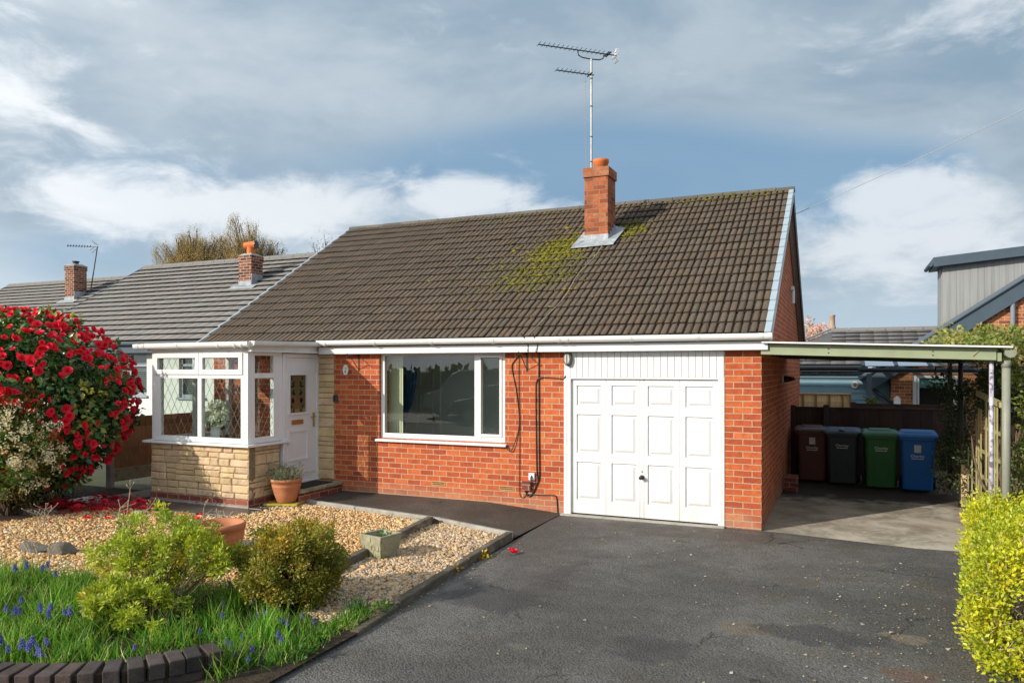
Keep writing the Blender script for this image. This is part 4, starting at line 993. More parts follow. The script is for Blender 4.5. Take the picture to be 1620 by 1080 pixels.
# low curved wall of dark bricks laid on edge
bk = [(-2.917, -6.116), (-2.998, -6.254), (-3.263, -6.61), (-3.693, -6.853), (-4.1, -6.93), (-4.6, -6.9)]
bk = [Vector((*p, 0)) for p in bk]; cur = []
for i in range(len(bk) - 1):
    p0, p1, p2, p3 = bk[max(i - 1, 0)], bk[i], bk[i + 1], bk[min(i + 2, len(bk) - 1)]
    for k in range(8):
        t = k / 8; cur.append(.5 * ((2 * p1) + (p2 - p0) * t + (2 * p0 - 5 * p1 + 4 * p2 - p3) * t * t + (3 * p1 - p0 - 3 * p2 + p3) * t ** 3))
cur.append(bk[-1])
mb = MB(); acc = 0; W = .205; last = cur[0]; step = .108; mm = MB()
dist = [0]
for a, b in zip(cur[:-1], cur[1:]): dist.append(dist[-1] + (b - a).length)
def at_(s):
    i = min(max(np.searchsorted(dist, s) - 1, 0), len(cur) - 2); t = (s - dist[i]) / (dist[i + 1] - dist[i] + 1e-9)
    p = cur[i] + (cur[i + 1] - cur[i]) * t; d = (cur[i + 1] - cur[i]).normalized(); return p, d
s = 0; i = 0
while s < dist[-1] - step:
    for lvl in range(4):
        if lvl == 0: ss, w, z, h, wd = s, step - .014, .14, .10, W
        else:
            if i % 2: continue
            ss, w, z, h, wd = s + (.108 if lvl % 2 else 0), .205, .14 - .062 * lvl - .022, .058, W - .03
            if ss + w > dist[-1]: continue
        p, d = at_(ss + w / 2); nrm = Vector((d.y, -d.x, 0))
        if nrm.dot(Vector((.98, -9.96, 0)) - p) < 0: nrm = -nrm
        cc = random.uniform(.65, 1.35)
        c = p + nrm * (W / 2 - .0) + Vector((0, 0, z + random.uniform(-.003, .003)))
        mb.obox(c, d * w / 2, nrm * wd / 2, Vector((random.uniform(-.02, .02), random.uniform(-.02, .02), 1)) * h / 2, 0, (cc * random.uniform(.95, 1.15), cc, cc * random.uniform(.9, 1.05)))
    s += step; i += 1
for q in range(len(cur) - 1):
    p, p2 = cur[q], cur[q + 1]; d = (p2 - p).normalized(); nrm = Vector((d.y, -d.x, 0))
    if nrm.dot(Vector((.98, -9.96, 0)) - p) < 0: nrm = -nrm
    mb.obox((p + p2) / 2 + nrm * W / 2 + Vector((0, 0, .06)), d * ((p2 - p).length / 2 + .002), nrm * (W / 2 - .022), Vector((0, 0, .110)), 1)
tag(mb.build('garden_wall', [MAT['wallbrick'], MAT['soil']], bevel=.007), 'low curved wall of dark bricks on edge in front of the grass', 'wall')

def pot(name, loc, h, rb, rt, label, rings=True, soil=True, tilt=0):
    p = thing(name, loc, label, 'plant pot')
    x, y, z = loc; mb = MB(); rim = h * .13
    prof = [(rb * .9, 0), (rb, .01), (rb + (rt - rb) * .45, h * .35), (rb + (rt - rb) * .80, h * .66), (rb + (rt - rb) * .88, h * .70), (rb + (rt - rb) * .86, h * .72), (rb + (rt - rb) * .93, h - rim), (rt, h - rim), (rt * 1.02, h - rim * .5), (rt, h), (rt * .90, h), (rt * .87, h - rim), (rt * .80, h * .72)]
    mb.lathe((x, y, z), prof, 36); mb.build('pot_body', MAT['terracotta'], p, smooth=True)
    mb = MB(); mb.lathe((x, y, z), [(rt * .86, h * .76), (.0, h * .79)], 24, capb=False); mb.build('soil', MAT['soil'], p)
    return p
pot('terracotta_pot', (-6.56, -1.12, .075), .345, .135, .225, 'terracotta pot with grey green lavender beside the porch door')
mb = MB(); mb.box(-.25, .25, -.20, .20, 0, .03)
tr = mb.build('pot_tray', pbr('mossy_yellow_board', (.42, .33, .04), .7, .3, .3, 12, dirt=((.12, .1, .03), 9, .5, .6)), bevel=.006); tr.location = (-6.60, -1.10, .04); tr.rotation_euler = (0, 0, .35)
tag(tr, 'yellowish flat board under the terracotta pot by the door', 'tray')
pot('terracotta_pot', (-4.85, -4.12, .015), .45, .15, .245, 'large empty terracotta pot half hidden behind the green shrub')
pc = thing('stone_planter', (-3.58, -3.12, 0), 'square mossy concrete planter on the gravel by the timber board', 'planter')
pc.rotation_euler = (0, 0, -.22)
mb = MB()
def tap(mb, a, b, z0, z1, m=0): mb.hexa([(-a, -a, z0), (a, -a, z0), (a, a, z0), (-a, a, z0), (-b, -b, z1), (b, -b, z1), (b, b, z1), (-b, b, z1)], m)
a, b, t_, z1 = .125, .162, .03, .27
o4 = lambda r, z: [(-r, -r, z), (r, -r, z), (r, r, z), (-r, r, z)]
vs = o4(a, 0) + o4(b, z1) + o4(b - t_, z1) + o4(b - t_ - .015, .2)
fs = [(3, 2, 1, 0)] + [(k * 4 + i, k * 4 + (i + 1) % 4, k * 4 + 4 + (i + 1) % 4, k * 4 + 4 + i) for k in range(3) for i in range(4)]
mb.raw(vs, fs)
for s in range(4):
    R = Matrix.Rotation(s * math.pi / 2, 3, 'Z')
    for i in range(5):
        for j in range(3):
            if random.random() < .6:
                u = -.11 + i * .055 + random.uniform(-.01, .01); z = .06 + j * .085; yy = -(a + (b - a) * z / z1) - .002
                mb.obox(R @ Vector((u, yy, z)), R @ Vector((.016, 0, 0)), R @ Vector((0, .004, 0)), (0, 0, .026))
mb.build('planter_body', MAT['concrete_moss'], pc, local=True, bevel=.008)
mb = MB(); mb.face(o4(b - t_ - .014, .22)); mb.build('soil', MAT['soil'], pc, local=True)

def rock(x, y, z, sx, sy, sz, label, seed, name='stone', mat=None, rz=0):
    g = np.random.default_rng(seed); import bmesh
    bm = bmesh.new(); bmesh.ops.create_icosphere(bm, subdivisions=3, radius=1)
    dirs = unit(14); offs = g.uniform(.62, .95, 14)
    for v in bm.verts:
        p = np.array(v.co)
        for d, o in zip(dirs, offs):
            q = p @ d
            if q > o: p = p - d * (q - o)
        p = p * (1 + g.normal(0, .012)); v.co = p
    me = bpy.data.meshes.new(name); bm.to_mesh(me); bm.free(); me.materials.append(mat or MAT['rock'])
    o = bpy.data.objects.new(name, me); COL.objects.link(o); o.location = (x, y, z); o.scale = (sx, sy, sz); o.rotation_euler = (0, 0, rz)
    return tag(o, label, 'stone')
rock(-7.25, -4.45, .03, .26, .14, .085, 'long flat grey stone lying on gravel at the far left', 1)
rock(-6.78, -4.42, .05, .17, .13, .11, 'pointed grey stone on gravel beside the long flat one', 2, rz=.5)
rock(-5.35, -3.42, .02, .33, .22, .07, 'broad flat stone slab on gravel behind the terracotta pot', 3, rz=.3)
rock(-4.72, -3.75, .05, .13, .12, .11, 'rounded buff stone between the terracotta pot and bronze shrub', 7, rz=.3)
rock(-5.15, -1.95, .015, .2, .1, .02, 'thin grey slate lying in gravel near the path', 5, rz=.1)
rock(-3.95, -1.42, .05, .15, .085, .045, 'rough brown stone at the end of the timber board by path', 6, mat=pbr('brown_rough_stone', (.10, .065, .05), .95, .1, .3, 12, bs=30, bstr=.9, bdist=.02))
rock(-4.12, -1.38, .03, .14, .07, .05, 'pale mossy stone beside the rough brown one', 9, mat=MAT['concrete_moss'])
rock(-7.9, -2.55, .03, .16, .11, .06, 'buff stone at gravel edge in front of the porch wall', 12, mat=MAT['concrete'])
rock(-9.25, -3.05, .03, .3, .12, .10, 'dark mossy edging stone under the red camellia', 13, rz=.4)
rock(-9.75, -3.45, .03, .3, .14, .10, 'dark mossy edging stone further left under the white flowered shrub', 14, rz=.5)

# ------------------------------------------------------------------ carport, trellis, bins, fences
cp = thing('carport', (1.3, 2.2, 0), 'olive green timber lean-to carport with pale sheet roof', 'carport')
def cz(x): return 2.205 - .034 * x
mb = MB()
mb.hexa([(.005, -.115, cz(0)), (2.50, -.115, cz(2.5)), (2.50, -.07, cz(2.5)), (.005, -.07, cz(0)), (.005, -.115, cz(0) + .125), (2.50, -.115, cz(2.5) + .135), (2.50, -.07, cz(2.5) + .135), (.005, -.07, cz(0) + .125)])
mb.build('front_beam', MAT['carport'], cp, bevel=.004)
mb = MB(); mb.bar((2.27, -.118, 2.17), (2.36, -.118, 2.27), .018, .012); mb.build('scrap_batten', MAT['trellis'], cp)
for x in (.78, 1.88):
    for dz in (.04, .085): mb = MB(); mb.tube([(x, -.119, cz(x) + dz), (x, -.114, cz(x) + dz)], .009, 8); mb.build('coach_bolt', MAT['grey_metal'], cp)
for y in (1.3, 2.7, 4.1):
    mb = MB(); mb.hexa([(.005, y, cz(0) - .0), (2.55, y, cz(2.5) - .0), (2.55, y + .05, cz(2.5)), (.005, y + .05, cz(0)), (.005, y, cz(0) + .11), (2.55, y, cz(2.5) + .12), (2.55, y + .05, cz(2.5) + .12), (.005, y + .05, cz(0) + .11)])
    mb.build('rafter', pbr('dark_green_beam', (.05, .055, .04), .8, .2, .2, 6) if y < 1.5 else bpy.data.materials['dark_green_beam'], cp)
mb = MB(); N = 120; vs = []
for i in range(N + 1):
    x = .02 + 2.62 * i / N; z = cz(x) + .146 + .006 * math.sin(i * 2 * math.pi / 5)
    vs += [(x, -.20, z), (x, 4.4, z), (x, -.20, z + .006), (x, 4.4, z + .006)]
fs = []
for i in range(N):
    a = i * 4; b = a + 4; fs += [(a, a + 1, b + 1, b), (a + 2, b + 2, b + 3, a + 3), (a, b, b + 2, a + 2), (a + 1, a + 3, b + 3, b + 1)]
mb.raw(vs, fs); mb.build('roof_sheet', MAT['sheet'], cp)
mb = MB(); mb.hexa([(.02, -.206, cz(0) + .140), (2.64, -.206, cz(2.64) + .140), (2.64, -.2005, cz(2.64) + .140), (.02, -.2005, cz(0) + .140), (.02, -.206, cz(0) + .158), (2.64, -.206, cz(2.64) + .158), (2.64, -.2005, cz(2.64) + .158), (.02, -.2005, cz(0) + .158)]); mb.build('edge_trim', MAT['upvc'], cp)
mb = MB(); mb.bar((2.53, -.1, 2.16), (2.53, 4.3, 2.16), .04, .10); mb.build('side_beam', MAT['carport'], cp)
mb = MB(); mb.tube([(2.465, -.02, -.02), (2.465, -.02, 2.13)], .023, 14); mb.build('post', MAT['peel'], cp, smooth=True)
mb = MB(); mb.tube([(2.52, 2.95, -.02), (2.52, 2.95, 2.13)], .032, 12); mb.build('post', MAT['iron'], cp, smooth=True)
mb = MB(); mb.box(2.49, 2.55, 4.2, 4.26, -.02, 2.13); mb.build('post', MAT['fence_dark'], cp)
dp = thing('downpipe', (2.60, 0, 0), 'grey green round downpipe with gutter end beside the carport post', 'downpipe')
mb = MB(); mb.tube([(2.605, -.02, -.02), (2.605, -.02, 2.11)], .042, 18); mb.tube([(2.605, -.02, 2.04), (2.605, -.02, 2.12)], .048, 18); mb.build('pipe', MAT['post'], dp, smooth=True)
mb = MB(); gutter(mb, (2.625, -.17, 2.20), (2.625, 4.3, 2.22), .055); mb.build('gutter', MAT['post'], dp)

tl = thing('trellis', (2.6, 1.5, 0), 'weathered greenish timber trellis panel standing along the carport side', 'trellis')
mb = MB()
for y, w, z0, z1 in ((.16, .05, .1, 1.62), (.45, .022, .2, 1.58), (.62, .022, .2, 1.58), (.8, .022, .2, 1.58), (1.0, .022, .2, 1.58), (1.22, .075, .05, 1.66), (1.62, .022, .1, 1.5), (1.8, .022, .1, 1.5), (2.0, .06, .05, 1.32), (2.4, .022, .1, 1.0), (2.75, .022, .1, .9), (3.05, .05, .05, .85)):
    mb.box(2.585, 2.60, y - w / 2, y + w / 2, z0, z1, 0)
for z, ya, yb in ((.28, .1, 2.1), (.62, .1, 3.1), (.95, .1, 2.1), (1.27, .1, 1.5)): mb.box(2.6005, 2.615, ya, yb, z - .022, z + .022)
mb.build('lattice', MAT['trellis'], tl)
mb = MB(); mb.bar((2.55, 3.9, .22), (2.545, 1.9, .03), .04, .06); mb.build('rail', MAT['trellis'], tl); mb = MB(); mb.bar((2.57, .0, 1.62), (2.57, 1.7, 1.70), .05, .06); mb.build('rail', MAT['trellis'], tl)
mb = MB(); mb.box(2.52, 2.60, 2.9, 2.98, .0, .62); mb.build('stub_post', MAT['fence_pale'], tl)

def bin_(x, y, rz, color, lidc, label, lid_style, sticker, seed, handle=None):
    o = thing('wheelie_bin', (x, y, 0), label, 'bin', 'wheelie bins in a row under the carport'); o.rotation_euler = (0, 0, rz)
    bm_ = pbr('bin_plastic_' + lid_style, color, .5, .4, .08, 3, bs=200, bstr=.05); lm = pbr('bin_lid_' + lid_style, lidc, .42, .5, .1, 4, dirt=((.16, .16, .15), 6, .68, .3))
    def rr(w, d, z, yc=0, r=.06, n=4):
        out = []
        for cx, cy, a0 in ((w / 2 - r, -d / 2 + r, -math.pi / 2), (w / 2 - r, d / 2 - r, 0), (-w / 2 + r, d / 2 - r, math.pi / 2), (-w / 2 + r, -d / 2 + r, math.pi)):
            for k in range(n + 1):
                a = a0 + k * math.pi / 2 / n; out.append((cx + r * math.cos(a), yc + cy + r * math.sin(a), z))
        return out
    def loft(mb, rings, capb=True, capt=True, mat=0):
        n = len(rings[0]); vs = [p for r in rings for p in r]; fs = []
        for i in range(len(rings) - 1):
            for j in range(n): fs.append((i * n + j, i * n + (j + 1) % n, (i + 1) * n + (j + 1) % n, (i + 1) * n + j))
        if capb: fs.append(tuple(range(n - 1, -1, -1)))
        if capt: fs.append(tuple(range((len(rings) - 1) * n, len(rings) * n)))
        mb.raw(vs, fs, mat)
    mb = MB()
    loft(mb, [rr(.43, .50, .03, .02, .05), rr(.445, .52, .05, .015, .05), rr(.475, .58, .45, -.01), rr(.505, .65, .84, -.03), rr(.515, .66, .86, -.03), rr(.555, .70, .865, -.03), rr(.56, .705, .92, -.03), rr(.55, .70, .925, -.03)])
    # moulded arch on the front
    pts = []
    for a in np.linspace(math.pi, 0, 9): pts.append((.10 * math.cos(a) * (1 if lid_style != 'blue' else .9), 0, .50 + .05 * math.sin(a)))
    pts = [(-.105, 0, .08)] + pts + [(.105, 0, .08)]
    def fy(z): return -.245 - (.355 - .245 - 0) * (z - .05) / .8 * .96
    if lid_style in ('grey', 'green'): mb.tube([(p[0], fy(p[2]) + .002, p[2]) for p in pts], .007, 6)
    body = mb.build('body', bm_, o, local=True, smooth=False, bevel=.004)
    mb = MB()
    loft(mb, [rr(.585, .74, .905, -.03, .05), rr(.60, .755, .925, -.03, .05), rr(.60, .755, .945, -.03, .05), rr(.56, .70, .965, -.025, .06), rr(.50, .60, .985, -.02, .08)])
    if lid_style in ('green', 'brown'): loft(mb, [rr(.36, .50, .984, 0, .05), rr(.33, .46, 1.004, 0, .05)], capb=False)
    if lid_style in ('grey',): loft(mb, [rr(.52, .14, .97, -.29, .03), rr(.44, .06, .995, -.29, .02)], capb=False); loft(mb, [rr(.10, .56, .97, -.21, .03), rr(.07, .5, .998, -.21, .03)], capb=False)
    if lid_style in ('blue',): loft(mb, [rr(.56, .66, .97, -.02, .09), rr(.50, .58, 1.0, -.02, .1)], capb=False)
    mb.box(-.22, .22, .33, .37, .90, .95); lid = mb.build('lid', lm, o, local=True, bevel=.006)
    mb = MB(); mb.tube([(-.24, .39, .93), (.24, .39, .93)], .016, 8); mb.build('handle', bm_, o, local=True)
    for sx in (-1, 1):
        mb = MB(); mb.tube([(sx * .215, .24, .10), (sx * .275, .24, .10)], .10, 18); w = mb.build('wheel', MAT['rubber'], o, local=True)
        mb = MB(); mb.tube([(sx * .276, .24, .10), (sx * .28, .24, .10)], .035, 12); mb.build('hub', MAT['upvc'], w, local=True)
    yf = lambda z: -.245 - .11 * (z - .05) / .8 - .0
    white = MAT['upvc'] if True else None
    zt = .70 if not sticker else (.625 if lid_style == 'brown' else .60)
    f = -(.26 - .015) - (.325 - .26 + .015 + .03) * (zt - .05) / .79 - .012
    def front(z):
        zs = [.05, .45, .84]; ys = [-.245, -.30, -.355]; return float(np.interp(z, zs, ys)) - .0035
    til = math.pi / 2 + math.atan(.06 / .4) * -1
    OFF[o.name] = (0, 0, 0)
    text('lettering', 'Chorley', .062, (-.0, front(zt), zt), (math.pi / 2 + .13, 0, 0), white, o)
    mb = MB()
    for i in range(9): mb.box(-.088 + i * .0198, -.074 + i * .0198, front(zt - .042) - .001, front(zt - .042) + .002, zt - .05, zt - .037)
    mb.build('small_lettering', white, o, local=True)
    if sticker:
        mb = MB(); z0, z1 = zt + .06, zt + .185
        mb.hexa([(-.05, front(z0) - .0015, z0), (.05, front(z0) - .0015, z0), (.05, front(z0) + .01, z0), (-.05, front(z0) + .01, z0), (-.05, front(z1) - .0015, z1), (.05, front(z1) - .0015, z1), (.05, front(z1) + .01, z1), (-.05, front(z1) + .01, z1)])
        mb.build('sticker', pbr('white_sticker_' + lid_style, (.62, .61, .57), .6, .3, .1, 20), o, local=True)
    OFF[o.name] = (x, y, 0)
    return o
bin_(.40, 4.88, .05, (.105, .036, .030), (.12, .066, .062), 'brown wheelie bin with white sticker, nearest the brick wall', 'brown', True, 1)
bin_(.92, 4.70, -.04, (.032, .043, .048), (.11, .17, .26), 'dark grey wheelie bin with blue grey lid', 'grey', False, 2)
bin_(1.50, 4.46, .03, (.025, .12, .03), (.07, .23, .12), 'green wheelie bin with green lid', 'green', False, 3)
bin_(2.06, 4.36, -.06, (.008, .12, .42), (.03, .22, .62), 'bright blue wheelie bin with white sticker', 'blue', True, 4)
mb = MB()
for i in range(4): mb.box(.03 + random.uniform(-.004, .004), .245 + random.uniform(-.004, .004), 3.4, 3.51, .0 + i * .07 - .01, .067 + i * .07 - .01, 0)
tag(mb.build('brick_stack', MAT['brick_plinth'], bevel=.005), 'small stack of red bricks against the side wall near the bins', 'bricks')

def fence(name, x0, y0, x1, y1, z0, z1, label, mat, pw=1.85, horizontal=False, post_mat=None, board=.11, posts=True, gravelboard=None, cap=True):
    A = Vector((x0, y0, 0)); B = Vector((x1, y1, 0)); L = (B - A).length; d = (B - A) / L; nrm = Vector((d.y, -d.x, 0))
    f = thing(name, (x0, y0, 0), label, 'fence'); n = max(1, round(L / pw)); w = L / n
    for i in range(n):
        a = A + d * (w * i + .05); b = A + d * (w * (i + 1) - .05); mb = MB(); zb = z0 + (gravelboard or 0)
        if horizontal:
            z = zb
            while z < z1 - .02:
                h = min(board, z1 - z); k = random.uniform(.75, 1.2); sh = nrm * random.uniform(.003, .007) * (1 if int(round(z / board)) % 2 else -1); mb.bar(a + sh + Vector((0, 0, z + h / 2)), b + sh + Vector((0, 0, z + h / 2)), .02, h + .012, 0, (k, k, k)); z += h
            for t in (.02, .5, .98): 
                p = a + (b - a) * t; mb.obox(p + nrm * .022 + Vector((0, 0, (zb + z1) / 2)), d * .02, nrm * .011, (0, 0, (z1 - zb) / 2), 0, (.9, .9, .9))
        else:
            s = 0; ww = (b - a).length
            while s < ww - .01:
                h = min(board, ww - s); k = random.uniform(.7, 1.25); mb.obox(a + d * (s + h / 2) + nrm * (.004 * ((int(s / board)) % 2)) + Vector((0, 0, (zb + z1) / 2)), d * (h / 2 + .003), nrm * .009, (0, 0, (z1 - zb) / 2 + random.uniform(-.003, .003)), 0, (k, k, k)); s += board
            if cap: mb.bar(a + Vector((0, 0, z1 + .012)), b + Vector((0, 0, z1 + .012)), .05, .024)
        mb.build('panel', mat, f)
        if gravelboard:
            mb = MB(); mb.bar(a + Vector((0, 0, z0 + gravelboard / 2)), b + Vector((0, 0, z0 + gravelboard / 2)), .045, gravelboard - .004); mb.build('gravel_board', MAT['concrete_moss'], f, bevel=.006)
    for i in range(n + 1):
        if not posts: break
        p = A + d * w * i; mb = MB(); mb.obox(p + Vector((0, 0, (z1 + .05) / 2)), d * .046, nrm * .05, (0, 0, (z1 + .05 - z0) / 2 + z0 / 2)); mb.build('fence_post', post_mat or mat, f, bevel=.008)
    return f
fdark = fence('fence', .04, 5.45, 2.85, 5.45, 0, 1.29, 'dark stained fence behind the wheelie bins', MAT['fence_dark'], pw=3, board=.10, post_mat=MAT['fence_dark'])
mb = MB(); mb.box(.58, .68, 5.33, 5.42, 0, 1.36); mb.build('fence_post', pbr('grey_dark_post', (.06, .05, .045), .85, .2, .2, 8), fdark, bevel=.008)
pf = fence('fence', -1.4, 8.2, 1.12, 8.2, .3, 1.47, 'pale new timber fence panel behind the dark one', MAT['fence_pale'], pw=4, horizontal=True, board=.2, posts=False)
for x in (-.72, -.45, -.18, .09, .36, .63, .90, 1.05):
    mb = MB(); mb.box(x - .02, x + .02, 8.15, 8.188, .3, 1.47); mb.build('batten', MAT['fence_brown'], pf)
mb = MB(); mb.box(-1.35, 1.07, 8.14, 8.25, 1.472, 1.50); mb.build('cap_rail', MAT['fence_pale'], pf)
fence('fence', 1.1, 7.2, 2.7, 7.0, .3, 1.30, 'low dark fence with pale top rail in front of the brick house', MAT['fence_dark'], pw=1.6, board=.1)
fence('fence', -10.35, 8.0, -10.35, -1.05, .12, 1.20, 'brown timber fence panels with concrete posts left of the porch', MAT['fence_brown'], pw=1.83, horizontal=True, board=.34, post_mat=MAT['concrete'], gravelboard=.22)
fence('fence', 2.95, 2.6, 6.2, 2.2, .0, 1.42, 'orange brown horizontal board fence right of the carport', MAT['fence_brown'], horizontal=True, board=.14, post_mat=MAT['concrete'], gravelboard=.18)
mb = MB(); mb.box(2.36, 2.55, 5.40 - .55, 5.40 - .42, 0, .26)
tag(mb.build('concrete_block', MAT['concrete'], bevel=.006), 'pale concrete block on the ground beside the blue bin', 'block')
# ------------------------------------------------------------------ neighbouring houses
FLAT = [(0, -.006), (.012, .0), (.5, .001), (.985, .0), (1.0, -.006)]
def neighbour(name, x0, x1, yf, z0, label, chim, wins, seed, pot=None):
    """a bungalow of the same pattern: yf front wall, z0 ground level"""
    h = thing(name, ((x0 + x1) / 2, yf + 4, 0), label, 'house')
    ez, rz, ey, ry = z0 + 2.45, z0 + 5.2, yf - .3, yf + 4.25
    def rzz(y): return ez + (rz - ez) / (ry - ey) * (y - ey)
    mb = MB(); segs = sorted(wins); x = x0 + .1
    for (a, b, c, d) in segs:
        mb.box(x, a, yf, yf + .25, -.1, ez - .04); mb.box(a, b, yf, yf + .25, -.1, c); mb.box(a, b, yf, yf + .25, d, ez - .04); x = b
    mb.box(x, x1 - .1, yf, yf + .25, -.1, ez - .04)
    for xa in (x0 + .1, x1 - .35):
        mb.prism([(yf + .25, -.1), (yf + 8.5, -.1), (yf + 8.5, rzz(2 * ry - yf - 8.5) - .12), (ry, rz - .14), (yf + .25, rzz(yf + .25) - .12)], 0, xa, xa + .25)
    mb.build('rendered_wall', MAT['render'], h, fixn=True)
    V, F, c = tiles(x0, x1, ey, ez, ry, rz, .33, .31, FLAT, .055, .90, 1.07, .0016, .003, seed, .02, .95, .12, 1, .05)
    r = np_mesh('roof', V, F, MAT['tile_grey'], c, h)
    mb = MB(); slab(mb, x0 + .02, x1 - .02, ey, ez - .03, ry, rz - .03, .08); slab(mb, x0, x1, 2 * ry - ey, ez, ry, rz, .1); mb.build('roof_underlay', MAT['tile_grey'], r, fixn=True)
    mb = MB(); x = x0
    while x < x1:
        x2 = min(x + .46, x1); mb.prism([(ry + .13, rz - .05)] + [(ry + .13 * math.cos(a), rz + .0 + .07 * math.sin(a)) for a in np.linspace(0, math.pi, 7)] + [(ry - .13, rz - .05)], 0, x, x2 - .01); x = x2
    mb.build('ridge_cap', MAT['tile_grey'], r)
    mb = MB(); slab(mb, x0 - .04, x0 + .001, ey, ez + .05, ry, rz + .05, .2); slab(mb, x1 - .001, x1 + .04, ey, ez + .05, ry, rz + .05, .2); mb.build('verge_trim', MAT['navy'], r, fixn=True)
    mb = MB(); mb.box(x0, x1, ey + .03, yf - .002, ez - .30, ez - .06); mb.build('fascia', MAT['navy'], h)
    mb = MB(); gutter(mb, (x0 - .05, ey - .03, ez - .06), (x1 + .05, ey - .03, ez - .06)); mb.build('gutter', MAT['navy'], h)
    for (a, b, c, d) in wins:
        mb = MB(); P = PF(yf + .06); bx = ring(mb, a, b, c, d, .07, 0, .07, P)
        n = max(1, round((b - a) / .75))
        for i in range(1, n): xx = a + (b - a) * i / n; bx(xx - .035, xx + .035, c + .07, d - .07)
        if n > 1 or True: bx(b - (b - a) / n + .036, b - .07, d - .36, d - .30)
        mb.box(a - .05, b + .05, yf - .05, yf + .06, c - .05, c)
        w = mb.build('window', MAT['gframe'], h, fixn=True)
        mb = MB(); mb.box(a + .07, b - .07, yf + .10, yf + .106, c + .07, d - .07); mb.build('pane', MAT['glass'], w)
        mb = MB(); z = c + .08
        while z < d - .08: mb.obox(((a + b) / 2, yf + .16, z), ((b - a) / 2 - .08, 0, 0), (0, .022, .012), (0, -.001, .0015)); z += .052
        mb.box(a + .05, b - .05, yf + .26, yf + .28, c, d, 1)
        mb.build('venetian_blind', [MAT['blind'], MAT['black']], h)
    cx, cy, w, top = chim
    mb = MB(); zb = rzz(cy); mb.box(cx - w / 2, cx + w / 2, cy, cy + w, zb - .3, top - .08, 0); mb.box(cx - w / 2 - .02, cx + w / 2 + .02, cy - .02, cy + w + .02, top - .24, top - .08, 0)
    mb.hexa([(cx - w / 2 - .03, cy - .03, top - .08), (cx + w / 2 + .03, cy - .03, top - .08), (cx + w / 2 + .03, cy + w + .03, top - .08), (cx - w / 2 - .03, cy + w + .03, top - .08), (cx - w / 3, cy + w * .2, top), (cx + w / 3, cy + w * .2, top), (cx + w / 3, cy + w * .8, top), (cx - w / 3, cy + w * .8, top)], 1)
    ch = mb.build('chimney', [MAT['brick_n'], MAT['concrete']], h)
    mb = MB(); mb.box(cx - w / 2 - .012, cx + w / 2 + .012, cy - .014, cy - .002, zb - .1, zb + .17); mb.build('lead_flashing', MAT['lead'], ch); mb = MB(); mb.box(cx + w / 2 + .002, cx + w / 2 + .014, cy, cy + w, zb, zb + .38); mb.build('lead_flashing', MAT['lead'], ch); mb = MB()
    mb.hexa([(cx - w / 2 - .22, cy - .2, rzz(cy - .2) + .05), (cx + w / 2 + .22, cy - .2, rzz(cy - .2) + .05), (cx + w / 2 + .22, cy + .0, rzz(cy) + .05), (cx - w / 2 - .22, cy + .0, rzz(cy) + .05), (cx - w / 2 - .22, cy - .2, rzz(cy - .2) + .062), (cx + w / 2 + .22, cy - .2, rzz(cy - .2) + .062), (cx + w / 2 + .22, cy + .0, rzz(cy) + .062), (cx - w / 2 - .22, cy + .0, rzz(cy) + .062)])
    mb.build('lead_flashing', MAT['lead'], ch)
    mb = MB()
    if pot == 'tee':
        mb.tube([(cx, cy + w / 2, top - .04), (cx, cy + w / 2, top + .2)], .11, 16)
        mb.tube([(cx - .19, cy + w / 2 - .03, top + .24), (cx + .16, cy + w / 2 + .03, top + .26)], [.10, .115], 16)
        mb.tube([(cx + .159, cy + w / 2 + .03, top + .26), (cx + .185, cy + w / 2 + .035, top + .262)], .118, 16, 1)
        mb.build('chimney_pot', [MAT['clay'], MAT['black']], ch, smooth=False)
    else:
        mb.tube([(cx, cy + w / 2, top - .04), (cx, cy + w / 2, top + .09)], .10, 14); mb.tube([(cx, cy + w / 2, top + .09), (cx, cy + w / 2, top + .12)], .13, 14); mb.build('chimney_pot', MAT['black'], ch)
    return h
neighbour('bungalow', -20.95, -11.8, 4.4, .30, 'white rendered bungalow with light grey roof and navy gutter behind the left fence', (-14.80, 6.80, .46, 5.36), [(-19.3, -15.9, 1.33, 2.46), (-14.75, -13.85, 1.30, 2.46)], 21, 'tee')
neighbour('bungalow', -32.3, -23.2, 7.1, .47, 'farthest grey roofed bungalow partly hidden behind the red camellia', (-26.1, 9.6, .52, 6.05), [(-30, -27.5, 1.5, 2.6)], 22)
a3 = thing('tv_aerial', (-25.6, 10.2, 5), 'small thin aerial leaning beside the farthest brick chimney', 'aerial')
p0 = Vector((-25.62, 10.1, 4.9)); p1 = Vector((-25.35, 10.2, 6.72))
mb = MB(); mb.tube([p0, p1], .022, 6); mb.build('mast', MAT['grey_metal'], a3)
mb = MB(); bd2 = Vector((.80, .6, 0)); mb.bar(p1 - bd2 * 1.05, p1 + bd2 * .05, .018, .018)
for s in np.linspace(-1.03, -.25, 9): mb.tube([p1 + bd2 * s + Vector((.03, -.04, -.02)), p1 + bd2 * s + Vector((-.03, .04, .05))], .018, 5)
for s, zz in ((-.2, .25), (-.13, .16), (-.2, -.22), (-.28, -.12)): mb.tube([p1 + bd2 * s + Vector((-.05, .06, zz)), p1 + bd2 * (s + .18) + Vector((.05, -.06, zz * .35))], .009, 5)
mb.build('antenna', MAT['grey_metal'], a3)

